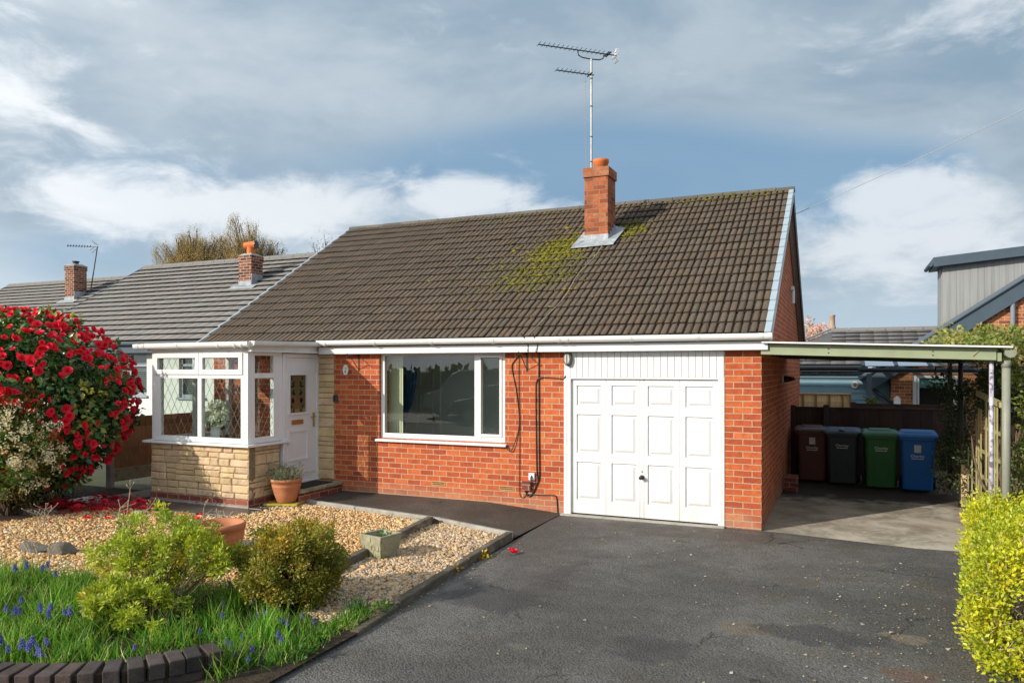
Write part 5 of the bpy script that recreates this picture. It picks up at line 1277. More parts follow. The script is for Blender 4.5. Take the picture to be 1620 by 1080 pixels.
# gable fronted brick house to the right, with a clad dormer
rh = thing('brick_house', (6.5, 13, 0), 'orange brick gable house with slate blue bargeboard and grey clad dormer', 'house')
GX, GE, GR, GXR = 1.75, 2.12, 6.6, 8.4   # eave x, eave z, ridge z, ridge x
sl = (4.08 - 2.60) / (4.65 - 2.49)
def gz(x): return 2.60 + sl * (x - 2.49)
GXR = 7.6; yG = 10.4
mb = MB()
wx0, wx1, wz0, wz1 = 2.42, 3.35, .95, 1.90
def gp(a, b): return [(a, -.1), (b, -.1), (b, gz(b) - .22), (a, gz(a) - .22)]
mb.prism(gp(1.95, wx0), 1, yG, yG + .25); mb.prism(gp(wx1, GXR), 1, yG, yG + .25)
mb.box(wx0, wx1, yG, yG + .25, -.1, wz0); mb.prism([(wx0, wz1), (wx1, wz1), (wx1, gz(wx1) - .22), (wx0, gz(wx0) - .22)], 1, yG, yG + .25)
mb.prism([(GXR, -.1), (13.2, -.1), (13.2, gz(2 * GXR - 13.2) - .22), (GXR, gz(GXR) - .22)], 1, yG, yG + .25)
mb.box(1.95, 2.2, yG + .25, 19, -.1, gz(1.95) - .25)
mb.build('brick_wall', MAT['brick_r'], rh, fixn=True)
mb = MB()
def xslab(mb, xa, xb, ya, yb, t, up, mat=0):
    n_ = math.hypot(1, sl); nx, nz = -sl / n_, 1 / n_
    q = [(xa, gz(xa)), (xb, gz(xb))]
    mb.hexa([(q[0][0] + nx * up, ya, q[0][1] + nz * up), (q[1][0] + nx * up, ya, q[1][1] + nz * up), (q[1][0] + nx * up, yb, q[1][1] + nz * up), (q[0][0] + nx * up, yb, q[0][1] + nz * up), (q[0][0] + nx * (up + t), ya, q[0][1] + nz * (up + t)), (q[1][0] + nx * (up + t), ya, q[1][1] + nz * (up + t)), (q[1][0] + nx * (up + t), yb, q[1][1] + nz * (up + t)), (q[0][0] + nx * (up + t), yb, q[0][1] + nz * (up + t))], mat)
xslab(mb, 1.3, GXR, yG - .12, 19, .10, -.12)
V = [(GXR, gz(GXR))]
mb.hexa([(GXR, yG - .12, gz(GXR) - .12), (13.9, yG - .12, gz(2 * GXR - 13.9) - .12), (13.9, 19, gz(2 * GXR - 13.9) - .12), (GXR, 19, gz(GXR) - .12), (GXR, yG - .12, gz(GXR)), (13.9, yG - .12, gz(2 * GXR - 13.9)), (13.9, 19, gz(2 * GXR - 13.9)), (GXR, 19, gz(GXR))])
rr_ = mb.build('roof', MAT['tile_slate'], rh, fixn=True)
mb = MB(); xslab(mb, 1.28, GXR, yG - .15, yG - .122, .30, -.34); xslab(mb, 1.26, GXR, yG - .20, yG - .10, .02, -.018, 0); xslab(mb, 1.26, GXR, yG - .21, yG + .10, .075, .004, 1)
mb.build('bargeboard', [MAT['navy'], pbr('slate_blue_verge_metal', (.12, .16, .195), .35, .5, .05, 4)], rh, fixn=True)
mb = MB(); mb.tube([(4.42, yG - .09, gz(4.42) - .36), (4.42, yG - .09, -.02)], .05, 14); mb.tube([(4.42, yG - .09, 3.0), (4.42, yG - .09, 3.05)], .056, 14); mb.build('downpipe', pbr('grey_plastic_pipe', (.20, .235, .27), .4, .5, .06, 4), rh, smooth=False)
# dormer
mb = MB(); dy = yG + .28; nb = 0; x = 3.06
while x < GXR:
    x2 = min(x + .145, GXR); mb.prism([(x + .0015, gz(x) - .1), (x2 - .0015, gz(x2) - .1), (x2 - .0015, 4.52 + (x2 - 3) * .085), (x + .0015, 4.52 + (x - 3) * .085)], 1, dy + .003 * (nb % 2), dy + .1); x = x2; nb += 1
mb.box(3.05, 3.15, dy + .1, dy + .9, 2.5, 4.5)
dm = mb.build('dormer', MAT['greyclad'], rh, fixn=True)
mb = MB()
def dz_(x): return 4.46 + (x - 3) * .085
mb.hexa([(2.86, dy - .22, dz_(2.86)), (GXR + .6, dy - .22, dz_(GXR + .6)), (GXR + .6, dy + 1.0, dz_(GXR + .6)), (2.86, dy + 1.0, dz_(2.86)), (2.86, dy - .22, dz_(2.86) + .22), (GXR + .6, dy - .22, dz_(GXR + .6) + .22), (GXR + .6, dy + 1.0, dz_(GXR + .6) + .22), (2.86, dy + 1.0, dz_(2.86) + .22)])
mb.tube([(2.80, dy - .2, dz_(2.8) + .06), (2.80, dy + .95, dz_(2.8) + .06)], .05, 8)
mb.build('dormer_roof', MAT['navy'], dm, fixn=True)
mb = MB(); P = PF(yG + .04); bx = ring(mb, wx0, wx1, wz0, wz1, .085, 0, .07, P); bx(2.52, 2.56, wz0 + .085, wz1 - .085); mb.box(wx0 - .03, wx1 + .03, yG - .02, yG + .03, wz0 - .06, wz0)
w = mb.build('window', MAT['upvc'], rh, bevel=.004, fixn=True)
mb = MB(); mb.box(wx0 + .085, wx1 - .085, yG + .08, yG + .086, wz0 + .085, wz1 - .085); mb.build('pane', MAT['glass_dark'], w)
mb = MB(); mb.box(wx0 + .1, wx1 - .1, yG + .12, yG + .125, wz1 - .32, wz1 - .05); mb.box(wx0, wx1, yG + .6, yG + .62, wz0, wz1, 1); mb.build('roller_blind', [MAT['wallin'], MAT['black']], rh)

# blue boarded garage with grey tiles
ga = thing('garage', (0, 12.5, 0), 'blue boarded garage with dark grey tiled roof seen under the carport', 'garage')
mb = MB(); z = -.05; i = 0
while z < 2.02:
    h = min(.165, 2.02 - z); mb.hexa([(-1.2, 10.55 - .012, z), (1.62, 10.55 - .012, z), (1.62, 10.7, z), (-1.2, 10.7, z), (-1.2, 10.55 + .008, z + h - .004), (1.62, 10.55 + .008, z + h - .004), (1.62, 10.7, z + h - .004), (-1.2, 10.7, z + h - .004)]); z += h
mb.box(1.62, 1.94, 10.62, 10.75, -.05, 2.02); mb.box(-1.2, -1.0, 10.71, 14.2, -.05, 2.0); mb.box(1.7, 1.9, 10.76, 14.2, -.05, 2.0)
mb.build('boarding', MAT['blue_clad'], ga, fixn=True)
mb = MB(); mb.box(-1.35, 1.45, 10.33, 10.36, 1.97, 2.10); mb.box(-1.3, 1.4, 10.36, 10.53, 1.97, 2.0); gutter(mb, (-1.4, 10.27, 2.09), (1.45, 10.27, 2.09), .06); mb.build('fascia', pbr('black_blue_gutter', (.03, .04, .055), .4, .5, .1, 5), ga)
mb = MB(); mb.box(-1.2, 1.3, 10.50, 10.54, 1.80, 1.825); mb.build('trim', MAT['navy'], ga)
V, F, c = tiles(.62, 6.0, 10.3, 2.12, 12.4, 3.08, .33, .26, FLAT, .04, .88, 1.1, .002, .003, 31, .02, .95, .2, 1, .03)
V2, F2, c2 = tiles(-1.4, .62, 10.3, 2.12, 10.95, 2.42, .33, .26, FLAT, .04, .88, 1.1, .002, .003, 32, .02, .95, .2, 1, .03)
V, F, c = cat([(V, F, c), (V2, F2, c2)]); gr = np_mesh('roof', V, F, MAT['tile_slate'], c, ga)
mb = MB(); mb.raw([(.62, 10.3, 2.10), (.62, 12.4, 3.06), (-1.4, 10.3, 2.10), (-1.4, 12.4, 2.10), (.62, 12.4, 2.1), (6, 12.4, 2.1), (6, 12.4, 3.06), (6, 14.5, 2.1), (.62, 14.5, 2.1), (-1.4, 14.5, 2.1)], [(2, 0, 1), (2, 1, 3), (3, 1, 8, 9), (1, 6, 7, 8)])
x = .6
while x < 6: x2 = x + .44; mb.prism([(12.53, 3.02)] + [(12.4 + .13 * math.cos(a), 3.07 + .07 * math.sin(a)) for a in np.linspace(0, math.pi, 7)] + [(12.27, 3.02)], 0, x, x2 - .012, 1); x = x2
mb.bar((.60, 12.38, 3.12), (-1.4, 10.3, 2.15), .06, .05, 2)
mb.build('roof_ridge', [MAT['tile_slate'], MAT['tile_grey'], MAT['lead']], gr, fixn=True)
mb = MB(); mb.lathe((.62, 12.4, 3.1), [(.10, 0), (.09, .08), (.075, .1), (.065, .34), (.08, .36), (.08, .40)], 12); mb.build('flue', MAT['clay'] if False else pbr('buff_flue', (.42, .30, .22), .8, .2, .2, 8), gr, smooth=True)
mb = MB(); mb.tube([(1.16, 10.53, 1.64), (1.16, 10.50, 1.64)], .085, 20); v_ = mb.build('round_vent', MAT['upvc'], ga)
mb = MB(); mb.tube([(1.16, 10.499, 1.64), (1.16, 10.47, 1.66)], .035, 12); mb.build('vent_flap', MAT['brass'], v_)

# glazed lean-to canopy
cy_ = thing('glass_canopy', (2.5, 8.5, 0), 'slate blue framed glass canopy with two rafters in front of the garage', 'canopy')
mb = MB(); mb.box(1.36, 1.46, 7.55, 7.65, 0, 1.93); mb.build('post', MAT['navy'], cy_, bevel=.006)
mb = MB(); mb.box(1.25, 4.4, 7.52, 7.64, 1.95, 2.02); mb.build('beam', MAT['navy'], cy_)
mb = MB(); gutter(mb, (1.2, 7.47, 2.02), (4.4, 7.47, 2.02), .04); mb.build('gutter', pbr('black_blue_gutter2', (.03, .04, .055), .4, .5, .1, 5), cy_)
for x in (1.30, 1.92, 2.54, 3.16, 3.78, 4.24):
    mb = MB(); mb.bar((x, 7.5, 2.06), (x, 10.36, 2.50), .07, .10); mb.build('rafter', MAT['navy'], cy_)
mb = MB(); mb.hexa([(1.3, 7.5, 2.085), (4.3, 7.5, 2.085), (4.3, 10.36, 2.525), (1.3, 10.36, 2.525), (1.3, 7.5, 2.093), (4.3, 7.5, 2.093), (4.3, 10.36, 2.533), (1.3, 10.36, 2.533)]); mb.build('glass_sheet', MAT['canopy_glass'], cy_)
dp2 = thing('drainpipe', (1.9, 10.4, 0), 'black drainpipe with sloping branch on the brick corner by the garage', 'drainpipe')
mb = MB(); mb.tube([(1.55, 10.36, 1.55), (1.98, 10.33, 1.22), (2.03, 10.33, 1.1), (2.03, 10.33, 0)], .04, 10); mb.build('pipe', MAT['black'], dp2, smooth=True)
mb = MB(); mb.box(1.86, 1.98, 7.3, 7.42, 0, 1.42); mb.prism([(1.85, 1.42), (1.99, 1.42), (1.92, 1.48)], 1, 7.29, 7.43)
tag(mb.build('fence_post', MAT['wallwhite']), 'short white capped post behind the dark fence', 'post')

# ------------------------------------------------------------------ foliage
def crown_pts(center, radii, n, seed, shell=.55, lobes=9, amp=.22, zmin=None, lseed=None):
    g = np.random.default_rng(seed); d = g.normal(size=(n, 3)); d /= np.linalg.norm(d, axis=1, keepdims=True)
    gl_ = np.random.default_rng(lseed) if lseed is not None else g
    L = gl_.normal(size=(lobes, 3)); L /= np.linalg.norm(L, axis=1, keepdims=True); A = gl_.uniform(-1, 1, lobes)
    k = 1 + amp * (np.exp(6 * (d @ L.T - 1)) * A * 2).sum(1)
    r = (shell + (1 - shell) * g.random(n) ** .6) * k
    P = np.array(center) + d * r[:, None] * np.array(radii)
    if zmin is not None:
        m = P[:, 2] > zmin; P, d = P[m], d[m]
    return P, d
def leafset(centers, dirs, per, crad, size, pal, seed, up=.3, droop=0., width=.5, spread=.9, asp=(.85, 1.25)):
    g = np.random.default_rng(seed); n = len(centers) * per
    C0 = np.repeat(centers, per, 0); D0 = np.repeat(dirs, per, 0)
    off = g.normal(size=(n, 3)); off /= np.linalg.norm(off, axis=1, keepdims=True); off *= (crad * g.random(n) ** .45)[:, None]
    P = C0 + off
    F = off / crad * .9 + D0 * .5 + g.normal(size=(n, 3)) * spread * .6 + np.array([0, 0, up - droop])
    N = D0 + np.array([0, 0, .7]) + g.normal(size=(n, 3)) * .55
    S = size * g.uniform(asp[0], asp[1], n); SS = np.stack([S * width * 2, S, S], 1)
    w = np.array([p[1] for p in pal], float); w /= w.sum(); cols = np.array([p[0] for p in pal])
    ci = g.choice(len(pal), len(centers), p=w); c1 = np.repeat(cols[ci], per, 0); c2 = cols[g.choice(len(pal), n, p=w)]
    col = (c1 * .55 + c2 * .45) * g.uniform(.75, 1.25, (n, 1))
    return scatter(LEAF_V, LEAF_F, P, F, N, SS, col)
def stems(root, targets, r0, n, seed, bend=.25, mid=None):
    g = np.random.default_rng(seed); mb = MB(); root = np.array(root, float)
    idx = g.choice(len(targets), min(n, len(targets)), replace=False)
    for i in idx:
        t = targets[i]; s = root + g.normal(0, .05, 3) * np.array([1, 1, 0]); m = s + (t - s) * .5 + g.normal(0, bend * .3, 3) + np.array([0, 0, .12 * bend])
        pts = []
        for k in range(7):
            u = k / 6; pts.append((1 - u) ** 2 * s + 2 * u * (1 - u) * m + u * u * t + (g.normal(0, .012, 3) if 0 < k < 6 else 0))
        mb.tube([Vector(p) for p in pts], [r0 * (1 - .75 * k / 6) for k in range(7)], 5, cap=False)
    return mb

# red camellia
cam_l = thing('camellia_bush', (-10.6, -2.3, 0), 'large camellia bush covered in red flowers at the left', 'bush')
CC, CR = (-10.60, -2.35, 1.50), (1.66, 1.5, 1.36)
P, d = crown_pts(CC, CR, 900, 41, .45, 12, .16, .22, 7)
pal = [((.035, .095, .024), 4), ((.065, .155, .035), 4), ((.13, .24, .05), 2.4), ((.46, .38, .05), 1.0)]
V, F, c = leafset(P, d, 26, .19, .10, pal, 42, .15, .1, .30)
np_mesh('foliage', V, F, MAT['leaf_gloss'], c, cam_l)
stems((-10.6, -2.3, .02), P, .035, 46, 43, .4).build('stem', MAT['bark_dark'], cam_l, smooth=True)
def blossom_arrays(g):
    parts = []
    for ring_, (n, r, tilt) in enumerate(((8, 1.0, .25), (7, .78, .75), (5, .5, 1.2))):
        a = np.arange(n) * 2 * math.pi / n + ring_ * .4 + g.normal(0, .1, n)
        Fd = np.stack([np.cos(a) * math.cos(tilt), np.sin(a) * math.cos(tilt), np.full(n, math.sin(tilt))], 1)
        N = np.stack([-np.cos(a) * math.sin(tilt), -np.sin(a) * math.sin(tilt), np.full(n, math.cos(tilt))], 1)
        k = g.uniform(.8, 1.15, n)[:, None]
        parts.append(scatter([(0, 0, 0), (-.42, .45, .10), (0, .55, -.02), (.42, .45, .10), (-.25, .95, .16), (.25, .95, .16)], [(0, 2, 1), (0, 3, 2), (1, 2, 4), (2, 3, 5), (2, 5, 4)], np.zeros((n, 3)) + np.array([0, 0, .006 * ring_]), Fd, N, np.full(n, r), np.tile([(.90, .035, .075)], (n, 1)) * k))
    a = np.array([[0, 0, .1]]); parts.append(scatter(LEAF_V, LEAF_F, np.repeat(a, 4, 0), g.normal(size=(4, 3)) * .5 + [0, 0, 1], g.normal(size=(4, 3)), np.full(4, .35), np.tile([(.85, .16, .10)], (4, 1))))
    return cat(parts)
gb = np.random.default_rng(5); variants = [blossom_arrays(gb) for _ in range(4)]
vmesh = []
for V, F, c in variants:
    tmp = np_mesh('blossom', V, F, MAT['petal'], c); vmesh.append(tmp.data); bpy.data.objects.remove(tmp)
Pb, db = crown_pts(CC, (CR[0] * 1.02, CR[1] * 1.02, CR[2] * 1.02), 2300, 44, .95, 12, .16, .35, 7)
vis = (db @ np.array([.62, -.74, .25])) > -.05
dens = np.sin(Pb[:, 0] * 3.1 + 1) * np.cos(Pb[:, 2] * 3.7) + np.sin(Pb[:, 1] * 4.3 + Pb[:, 2] * 2.1) + .45 * (Pb[:, 2] - 1.5); vis &= (dens + gb.normal(0, .6, len(Pb))) > -.75
Pb, db = Pb[vis], db[vis]; order = np.argsort(np.linalg.norm(Pb - np.array([.98, -9.96, 2.0]), axis=1)); sel = np.random.default_rng(9).permutation(len(Pb))[:600]
Pb, db = Pb[sel], db[sel]; o_ = np.argsort(np.linalg.norm(Pb - np.array([.98, -9.96, 2.0]), axis=1)); Pb, db = Pb[o_], db[o_]
def quat_for(n_, spin): 
    q = Vector(n_).to_track_quat('Z', 'Y'); return q @ Matrix.Rotation(spin, 3, 'Z').to_quaternion()
rest = []
for i in range(len(Pb)):
    nrm = db[i] * .7 + gb.normal(0, .5, 3) + np.array([.15, -.25, .05]); s = gb.uniform(.042, .078); p = Pb[i] + db[i] * .08
    if i < 100:
        o = bpy.data.objects.new('blossom', vmesh[i % 4]); COL.objects.link(o); o.parent = cam_l
        o.location = Vector(p) - Vector(OFF[cam_l.name]); o.rotation_mode = 'QUATERNION'; o.rotation_quaternion = quat_for(nrm, gb.uniform(0, 6)); o.scale = (s, s, s)
    else:
        V, F, c = variants[i % 4]; R = np.array(quat_for(nrm, gb.uniform(0, 6)).to_matrix()); rest.append(((V * s) @ R.T + p, F, c))
V, F, c = cat(rest); tag(np_mesh('blossoms', V, F, MAT['petal'], c, cam_l), kind='stuff')

# pieris with cream flower sprays at the left edge
pi_ = thing('pieris_bush', (-9.45, -3.25, 0), 'cream flowered pieris shrub in front of the red camellia', 'shrub')
P, d = crown_pts((-9.5, -3.25, .92), (.78, .62, .72), 230, 51, .5, 9, .2, .12)
V, F, c = leafset(P, d, 34, .15, .065, [((.08, .16, .03), 4), ((.17, .25, .045), 3), ((.30, .14, .05), 1)], 52, .2, 0, .22)
np_mesh('foliage', V, F, MAT['leaf'], c, pi_)
stems((-9.45, -3.25, .02), P, .022, 24, 53).build('stem', MAT['bark_dark'], pi_, smooth=True)
P2, d2 = crown_pts((-9.42, -3.32, .95), (.80, .64, .66), 150, 54, .9, 9, .2, .3); m = (d2 @ np.array([.6, -.75, .2])) > -.2; P2, d2 = P2[m], d2[m]
V, F, c = leafset(P2, d2, 46, .085, .026, [((.78, .69, .47), 4), ((.84, .78, .60), 3), ((.56, .44, .24), 1.5)], 55, -.4, .3, .5)
np_mesh('flower_spray', V, F, MAT['petal'], c, pi_)
P3, d3 = crown_pts((-9.6, -3.2, 1.45), (.6, .5, .35), 60, 56, .6)
V, F, c = leafset(P3, d3, 30, .12, .06, [((.34, .10, .04), 2), ((.20, .15, .03), 2), ((.10, .15, .03), 2)], 57, .6, 0, .2)
np_mesh('young_shoots', V, F, MAT['leaf'], c, pi_)

# yellow-green shrub, bronze shrub
def shrub(name, base, center, radii, ncl, per, crad, size, pal, seed, label, stemn, width=.3, zmin=.08, amp=.25, shell=.4, mat='leaf', bark='bark_dark', stem_r=.016, bend=.3):
    s = thing(name, (base[0], base[1], 0), label, 'shrub')
    P, d = crown_pts(center, radii, ncl, seed, shell, 10, amp, zmin)
    V, F, c = leafset(P, d, per, crad, size, pal, seed + 1, .35, 0, width); np_mesh('foliage', V, F, MAT[mat], c, s)
    stems((base[0], base[1], .02), P, stem_r, stemn, seed + 2, bend).build('stem', MAT[bark], s, smooth=True)
    return s, P, d
YG = [((.40, .47, .045), 4), ((.52, .56, .06), 3), ((.20, .31, .04), 2), ((.66, .46, .06), .7)]
s, P, d = shrub('green_shrub', (-3.98, -5.72), (-4.36, -5.38, .50), (.42, .44, .23), 84, 74, .066, .038, YG, 61, 'loose yellow green leafy shrub growing in the grass', 22, .21, .2, .5, .4, stem_r=.008, bark='bark')
for q, (cc, rr0, n) in enumerate((((-4.06, -5.34, .50), (.30, .34, .24), 46), ((-4.12, -5.90, .22), (.50, .32, .16), 66), ((-3.78, -5.22, .46), (.17, .2, .11), 14))):
    P, d = crown_pts(cc, rr0, n, 64 + q, .5, 8, .3, .1)
    V, F, c = leafset(P, d, 76, .06, .038, YG, 70 + q, .35, 0, .21); np_mesh('foliage', V, F, MAT['leaf'], c, s)
    stems((-3.98, -5.72, .02), P, .008, 10, 80 + q, .3).build('stem', MAT['bark'], s, smooth=True)
s, P, d = shrub('bronze_shrub', (-3.28, -4.90), (-3.30, -4.88, .35), (.46, .43, .31), 300, 70, .07, .027, [((.19, .21, .025), 4), ((.31, .29, .03), 3), ((.46, .28, .04), 2), ((.11, .15, .02), 2)], 91, 'dense rounded bronze green shrub beside the timber edging', 40, .3, .03, .12, .45)
P2, d2 = crown_pts((-3.28, -4.86, .58), (.28, .26, .14), 70, 94, .6, 8, .3)
V, F, c = leafset(P2, d2, 55, .06, .025, [((.56, .32, .04), 3), ((.38, .34, .04), 3), ((.20, .24, .03), 2)], 95, .6, 0, .3); np_mesh('young_shoots', V, F, MAT['leaf'], c, s)

# golden privet hedge on the right: face towards the camera is partly bare twigs
hd = thing('golden_hedge', (2.7, -3, 0), 'clipped golden yellow privet hedge along the right of the drive', 'hedge')
g = np.random.default_rng(101)
def hx(y): return 2.12 + .13 * (y + 1.7)
n = 900; u = g.random(n); v = g.random(n); w_ = g.random(n)
face = g.choice(4, n, p=[.34, .34, .22, .10]); y = -4.25 + 2.5 * u
Pt = np.zeros((n, 3)); Dt = np.zeros((n, 3))
m = face == 0; Pt[m] = np.stack([hx(y[m]) + .04, y[m], .05 + .73 * v[m]], 1); Dt[m] = (-1, 0, .15)
m = face == 1; Pt[m] = np.stack([hx(y[m]) + .05 + 1.7 * v[m] ** 1.3, y[m], np.full(m.sum(), .77)], 1); Dt[m] = (0, 0, 1)
m = face == 2; Pt[m] = np.stack([hx(-4.25) + .04 + 1.5 * u[m], np.full(m.sum(), -4.22), .04 + .75 * v[m]], 1); Dt[m] = (0, -1, .1)
m = face == 3; Pt[m] = np.stack([hx(-1.75) + .04 + 1.5 * u[m], np.full(m.sum(), -1.78), .04 + .75 * v[m]], 1); Dt[m] = (0, 1, .1)
Pt += g.normal(0, .035, (n, 3)); Pt[:, 2] += .05 * np.sin(Pt[:, 0] * 7) * np.cos(Pt[:, 1] * 6)
keep = np.ones(n, bool); fr = face == 2
zz = Pt[:, 2]; keep[fr & (zz > .32) & (zz < .68) & (Pt[:, 0] > 1.92) & (g.random(n) < .88)] = False
HP = [((.62, .58, .025), 5), ((.50, .54, .03), 4), ((.30, .40, .035), 2.2), ((.72, .58, .03), 1.4), ((.16, .28, .03), 1.5)]
V1 = leafset(Pt[keep], Dt[keep], 56, .09, .031, HP, 102, .35, 0, .27)
ns = 60; ys = -4.25 + 2.5 * g.random(ns); Ps = np.stack([hx(ys) - .05 - .06 * g.random(ns), ys, .1 + .8 * g.random(ns)], 1)
V2 = leafset(Ps, np.tile([(-1., 0, .4)], (ns, 1)), 22, .06, .031, HP, 103, .5, 0, .27)
fp = np.stack([hx(-4.25) + .1 + 1.4 * g.random(90), np.full(90, -4.17), .3 + .5 * g.random(90)], 1)
V3 = leafset(fp, np.tile([(0, -1., .2)], (90, 1)), 5, .09, .022, [((.40, .38, .04), 3), ((.28, .30, .04), 3), ((.36, .25, .12), 2)], 104, .3, 0, .26)
V, F, c = cat([V1, V2, V3]); np_mesh('foliage', V, F, MAT['leaf'], c, hd)
shoots = []; mb = MB()
for i in range(520):
    a = np.array([hx(-4.2) + .05 + 1.5 * g.random(), -4.19 + .2 * g.random() - .02, .06 + .76 * g.random()]); dd = np.array([g.normal(0, .5), g.normal(-.35, .3), g.normal(.55, .4)]); L_ = g.uniform(.06, .20)
    b = a + dd / np.linalg.norm(dd) * L_; b[1] = max(b[1], -4.25); mb.tube([Vector(a), Vector((a + b) / 2 + g.normal(0, .01, 3)), Vector(b)], [.004, .0035, .002], 4, cap=False)
for i in range(120):
    yy = -4.1 + 2.2 * g.random(); a = np.array([hx(yy) + .25 + .9 * g.random(), yy, 0.0]); b = a + np.array([g.normal(0, .12), g.normal(0, .12), g.uniform(.5, .8)]); mb.tube([Vector(a), Vector((a + b) / 2 + g.normal(0, .03, 3)), Vector(b)], [.011, .008, .005], 5, cap=False)
for i in range(46):
    yy = -4.15 + 2.3 * g.random(); side = g.random() < .6
    a = np.array([hx(yy) + .02, yy, .1 + .65 * g.random()]) if side else np.array([hx(yy) + 1.2 * g.random(), yy, .76]); dd = np.array([g.normal(-.5, .2), g.normal(0, .4), g.uniform(.3, .9)]) if side else np.array([g.normal(0, .3), g.normal(0, .3), 1.]); b = a + dd / np.linalg.norm(dd) * g.uniform(.10, .20)
    mb.tube([Vector(a), Vector((a + b) / 2), Vector(b)], [.004, .003, .002], 4, cap=False); pts_ = a + (b - a) * np.linspace(.3, 1, 5)[:, None]
    shoots.append(leafset(pts_, np.tile([dd], (5, 1)), 5, .025, .036, HP, 500 + i, .5, 0, .26))
mb.build('twig', MAT['twig'], hd); V, F, c = cat(shoots); np_mesh('shoots', V, F, MAT['leaf'], c, hd)

# climbing shrub on the trellis and over the carport edge
cl = thing('climbing_shrub', (2.9, 1.8, 0), 'tall leafy climbing shrub growing over the carport edge and trellis', 'shrub')
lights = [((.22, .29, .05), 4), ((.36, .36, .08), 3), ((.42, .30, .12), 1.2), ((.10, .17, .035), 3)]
darks = [((.030, .055, .016), 5), ((.05, .085, .02), 3), ((.09, .10, .03), 1)]  # darker leaf colours paint in the shade under the carport roof
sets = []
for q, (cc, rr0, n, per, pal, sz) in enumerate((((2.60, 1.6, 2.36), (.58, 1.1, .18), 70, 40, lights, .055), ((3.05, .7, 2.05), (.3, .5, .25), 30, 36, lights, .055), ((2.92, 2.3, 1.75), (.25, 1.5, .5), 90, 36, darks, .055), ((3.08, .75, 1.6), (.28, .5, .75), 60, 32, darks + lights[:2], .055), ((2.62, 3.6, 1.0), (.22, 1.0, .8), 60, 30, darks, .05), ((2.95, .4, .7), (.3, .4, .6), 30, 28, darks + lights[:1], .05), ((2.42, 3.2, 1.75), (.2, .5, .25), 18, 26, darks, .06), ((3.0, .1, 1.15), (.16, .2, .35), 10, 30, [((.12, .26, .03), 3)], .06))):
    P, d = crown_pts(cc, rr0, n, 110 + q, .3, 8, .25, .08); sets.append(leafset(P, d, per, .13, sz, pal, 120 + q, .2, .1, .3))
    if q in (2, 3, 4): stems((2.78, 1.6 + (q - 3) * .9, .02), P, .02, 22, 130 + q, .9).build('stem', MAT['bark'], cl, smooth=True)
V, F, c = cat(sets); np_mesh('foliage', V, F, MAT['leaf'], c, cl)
gs, P, d = shrub('sapling', (2.42, 3.95), (2.40, 3.85, .5), (.18, .2, .35), 14, 12, .09, .05, [((.25, .30, .04), 3), ((.15, .22, .03), 2)], 140, 'spindly pale green sapling beside the blue bin', 12, .25, .1, .2, .4, bark='twig', stem_r=.008)
V, F, c = leafset(np.array([[2.45, 4.9 - .12 * i, .25 + .09 * (i % 9)] for i in range(26)]) + g.normal(0, .05, (26, 3)), np.tile([(-.3, -.6, .2)], (26, 1)), 24, .12, .045, darks, 145, .2, 0, .3)
iv = thing('ivy', (2.5, 4.5, 0), 'dark green ivy hanging on the fence corner right of the blue bin', 'ivy'); np_mesh('foliage', V, F, MAT['leaf'], c, iv)
mb = MB()
for i in range(5): mb.tube([(2.45 + .03 * i, 5.3, 0), (2.47, 5.1 - .1 * i, .5), (2.5, 5.0 - .3 * i, 1.0)], .008, 5)
mb.build('stem', MAT['bark_dark'], iv)
fb, P, d = shrub('leafy_shrub', (1.42, 7.35), (1.45, 7.4, 1.25), (.1, .1, .3), 10, 20, .08, .06, [((.14, .20, .04), 3), ((.30, .22, .06), 1)], 150, 'small leafy plant climbing the canopy post behind the fence', 4, .3, .1, .2, .3)

# lavender in the door pot, seedling in the planter, bouquet in the porch
lv = thing('lavender', (-6.56, -1.12, .34), 'wispy grey green lavender growing in the terracotta pot by the door', 'plant')
mb = MB(); g = np.random.default_rng(160); sv = []
for i in range(110):
    a = g.uniform(0, 6.28); r = g.random() ** .5 * .13; b = np.array([-6.56 + r * math.cos(a), -1.12 + r * math.sin(a), .36]); t = b + np.array([math.cos(a) * r * 1.1, math.sin(a) * r * 1.1, g.uniform(.06, .24)]) + g.normal(0, .03, 3); mb.tube([Vector(b), Vector((b + t) / 2 + g.normal(0, .012, 3)), Vector(t)], .003, 4, cap=False)
    sv.append(b + (t - b) * g.uniform(.5, 1))
mb.build('stem', MAT['twig'], lv)
V, F, c = leafset(np.array(sv), np.tile([(0, 0, 1.)], (len(sv), 1)), 16, .05, .032, [((.20, .24, .17), 4), ((.12, .20, .08), 3), ((.28, .24, .26), 1)], 161, .6, 0, .14); np_mesh('foliage', V, F, MAT['leaf'], c, lv)
sd = thing('seedling', (-3.56, -3.10, .22), 'small green seedling in the concrete planter', 'plant')
P, d = crown_pts((-3.57, -3.10, .25), (.07, .06, .03), 8, 165); V, F, c = leafset(P, d, 10, .04, .03, [((.12, .22, .10), 3), ((.2, .3, .1), 1)], 166, .3, 0, .35); np_mesh('foliage', V, F, MAT['leaf'], c, sd)
vs_ = thing('flower_vase', (-7.78, -1.33, .95), 'white vase on the porch window sill', 'vase')
mb = MB(); mb.lathe((-7.70, -1.36, .945), [(.045, 0), (.06, .03), (.075, .14), (.062, .2), (.07, .22), (.06, .21)], 20); mb.build('vase_body', MAT['upvc'], vs_, smooth=True)
mb = MB(); mb.box(-8.74, -6.93, -1.505, -1.22, .92, .944); mb.build('window_board', MAT['upvc'], house)
bq = thing('bouquet', (-7.70, -1.36, 1.15), 'bouquet of white hydrangea flowers standing in the porch window', 'flowers')
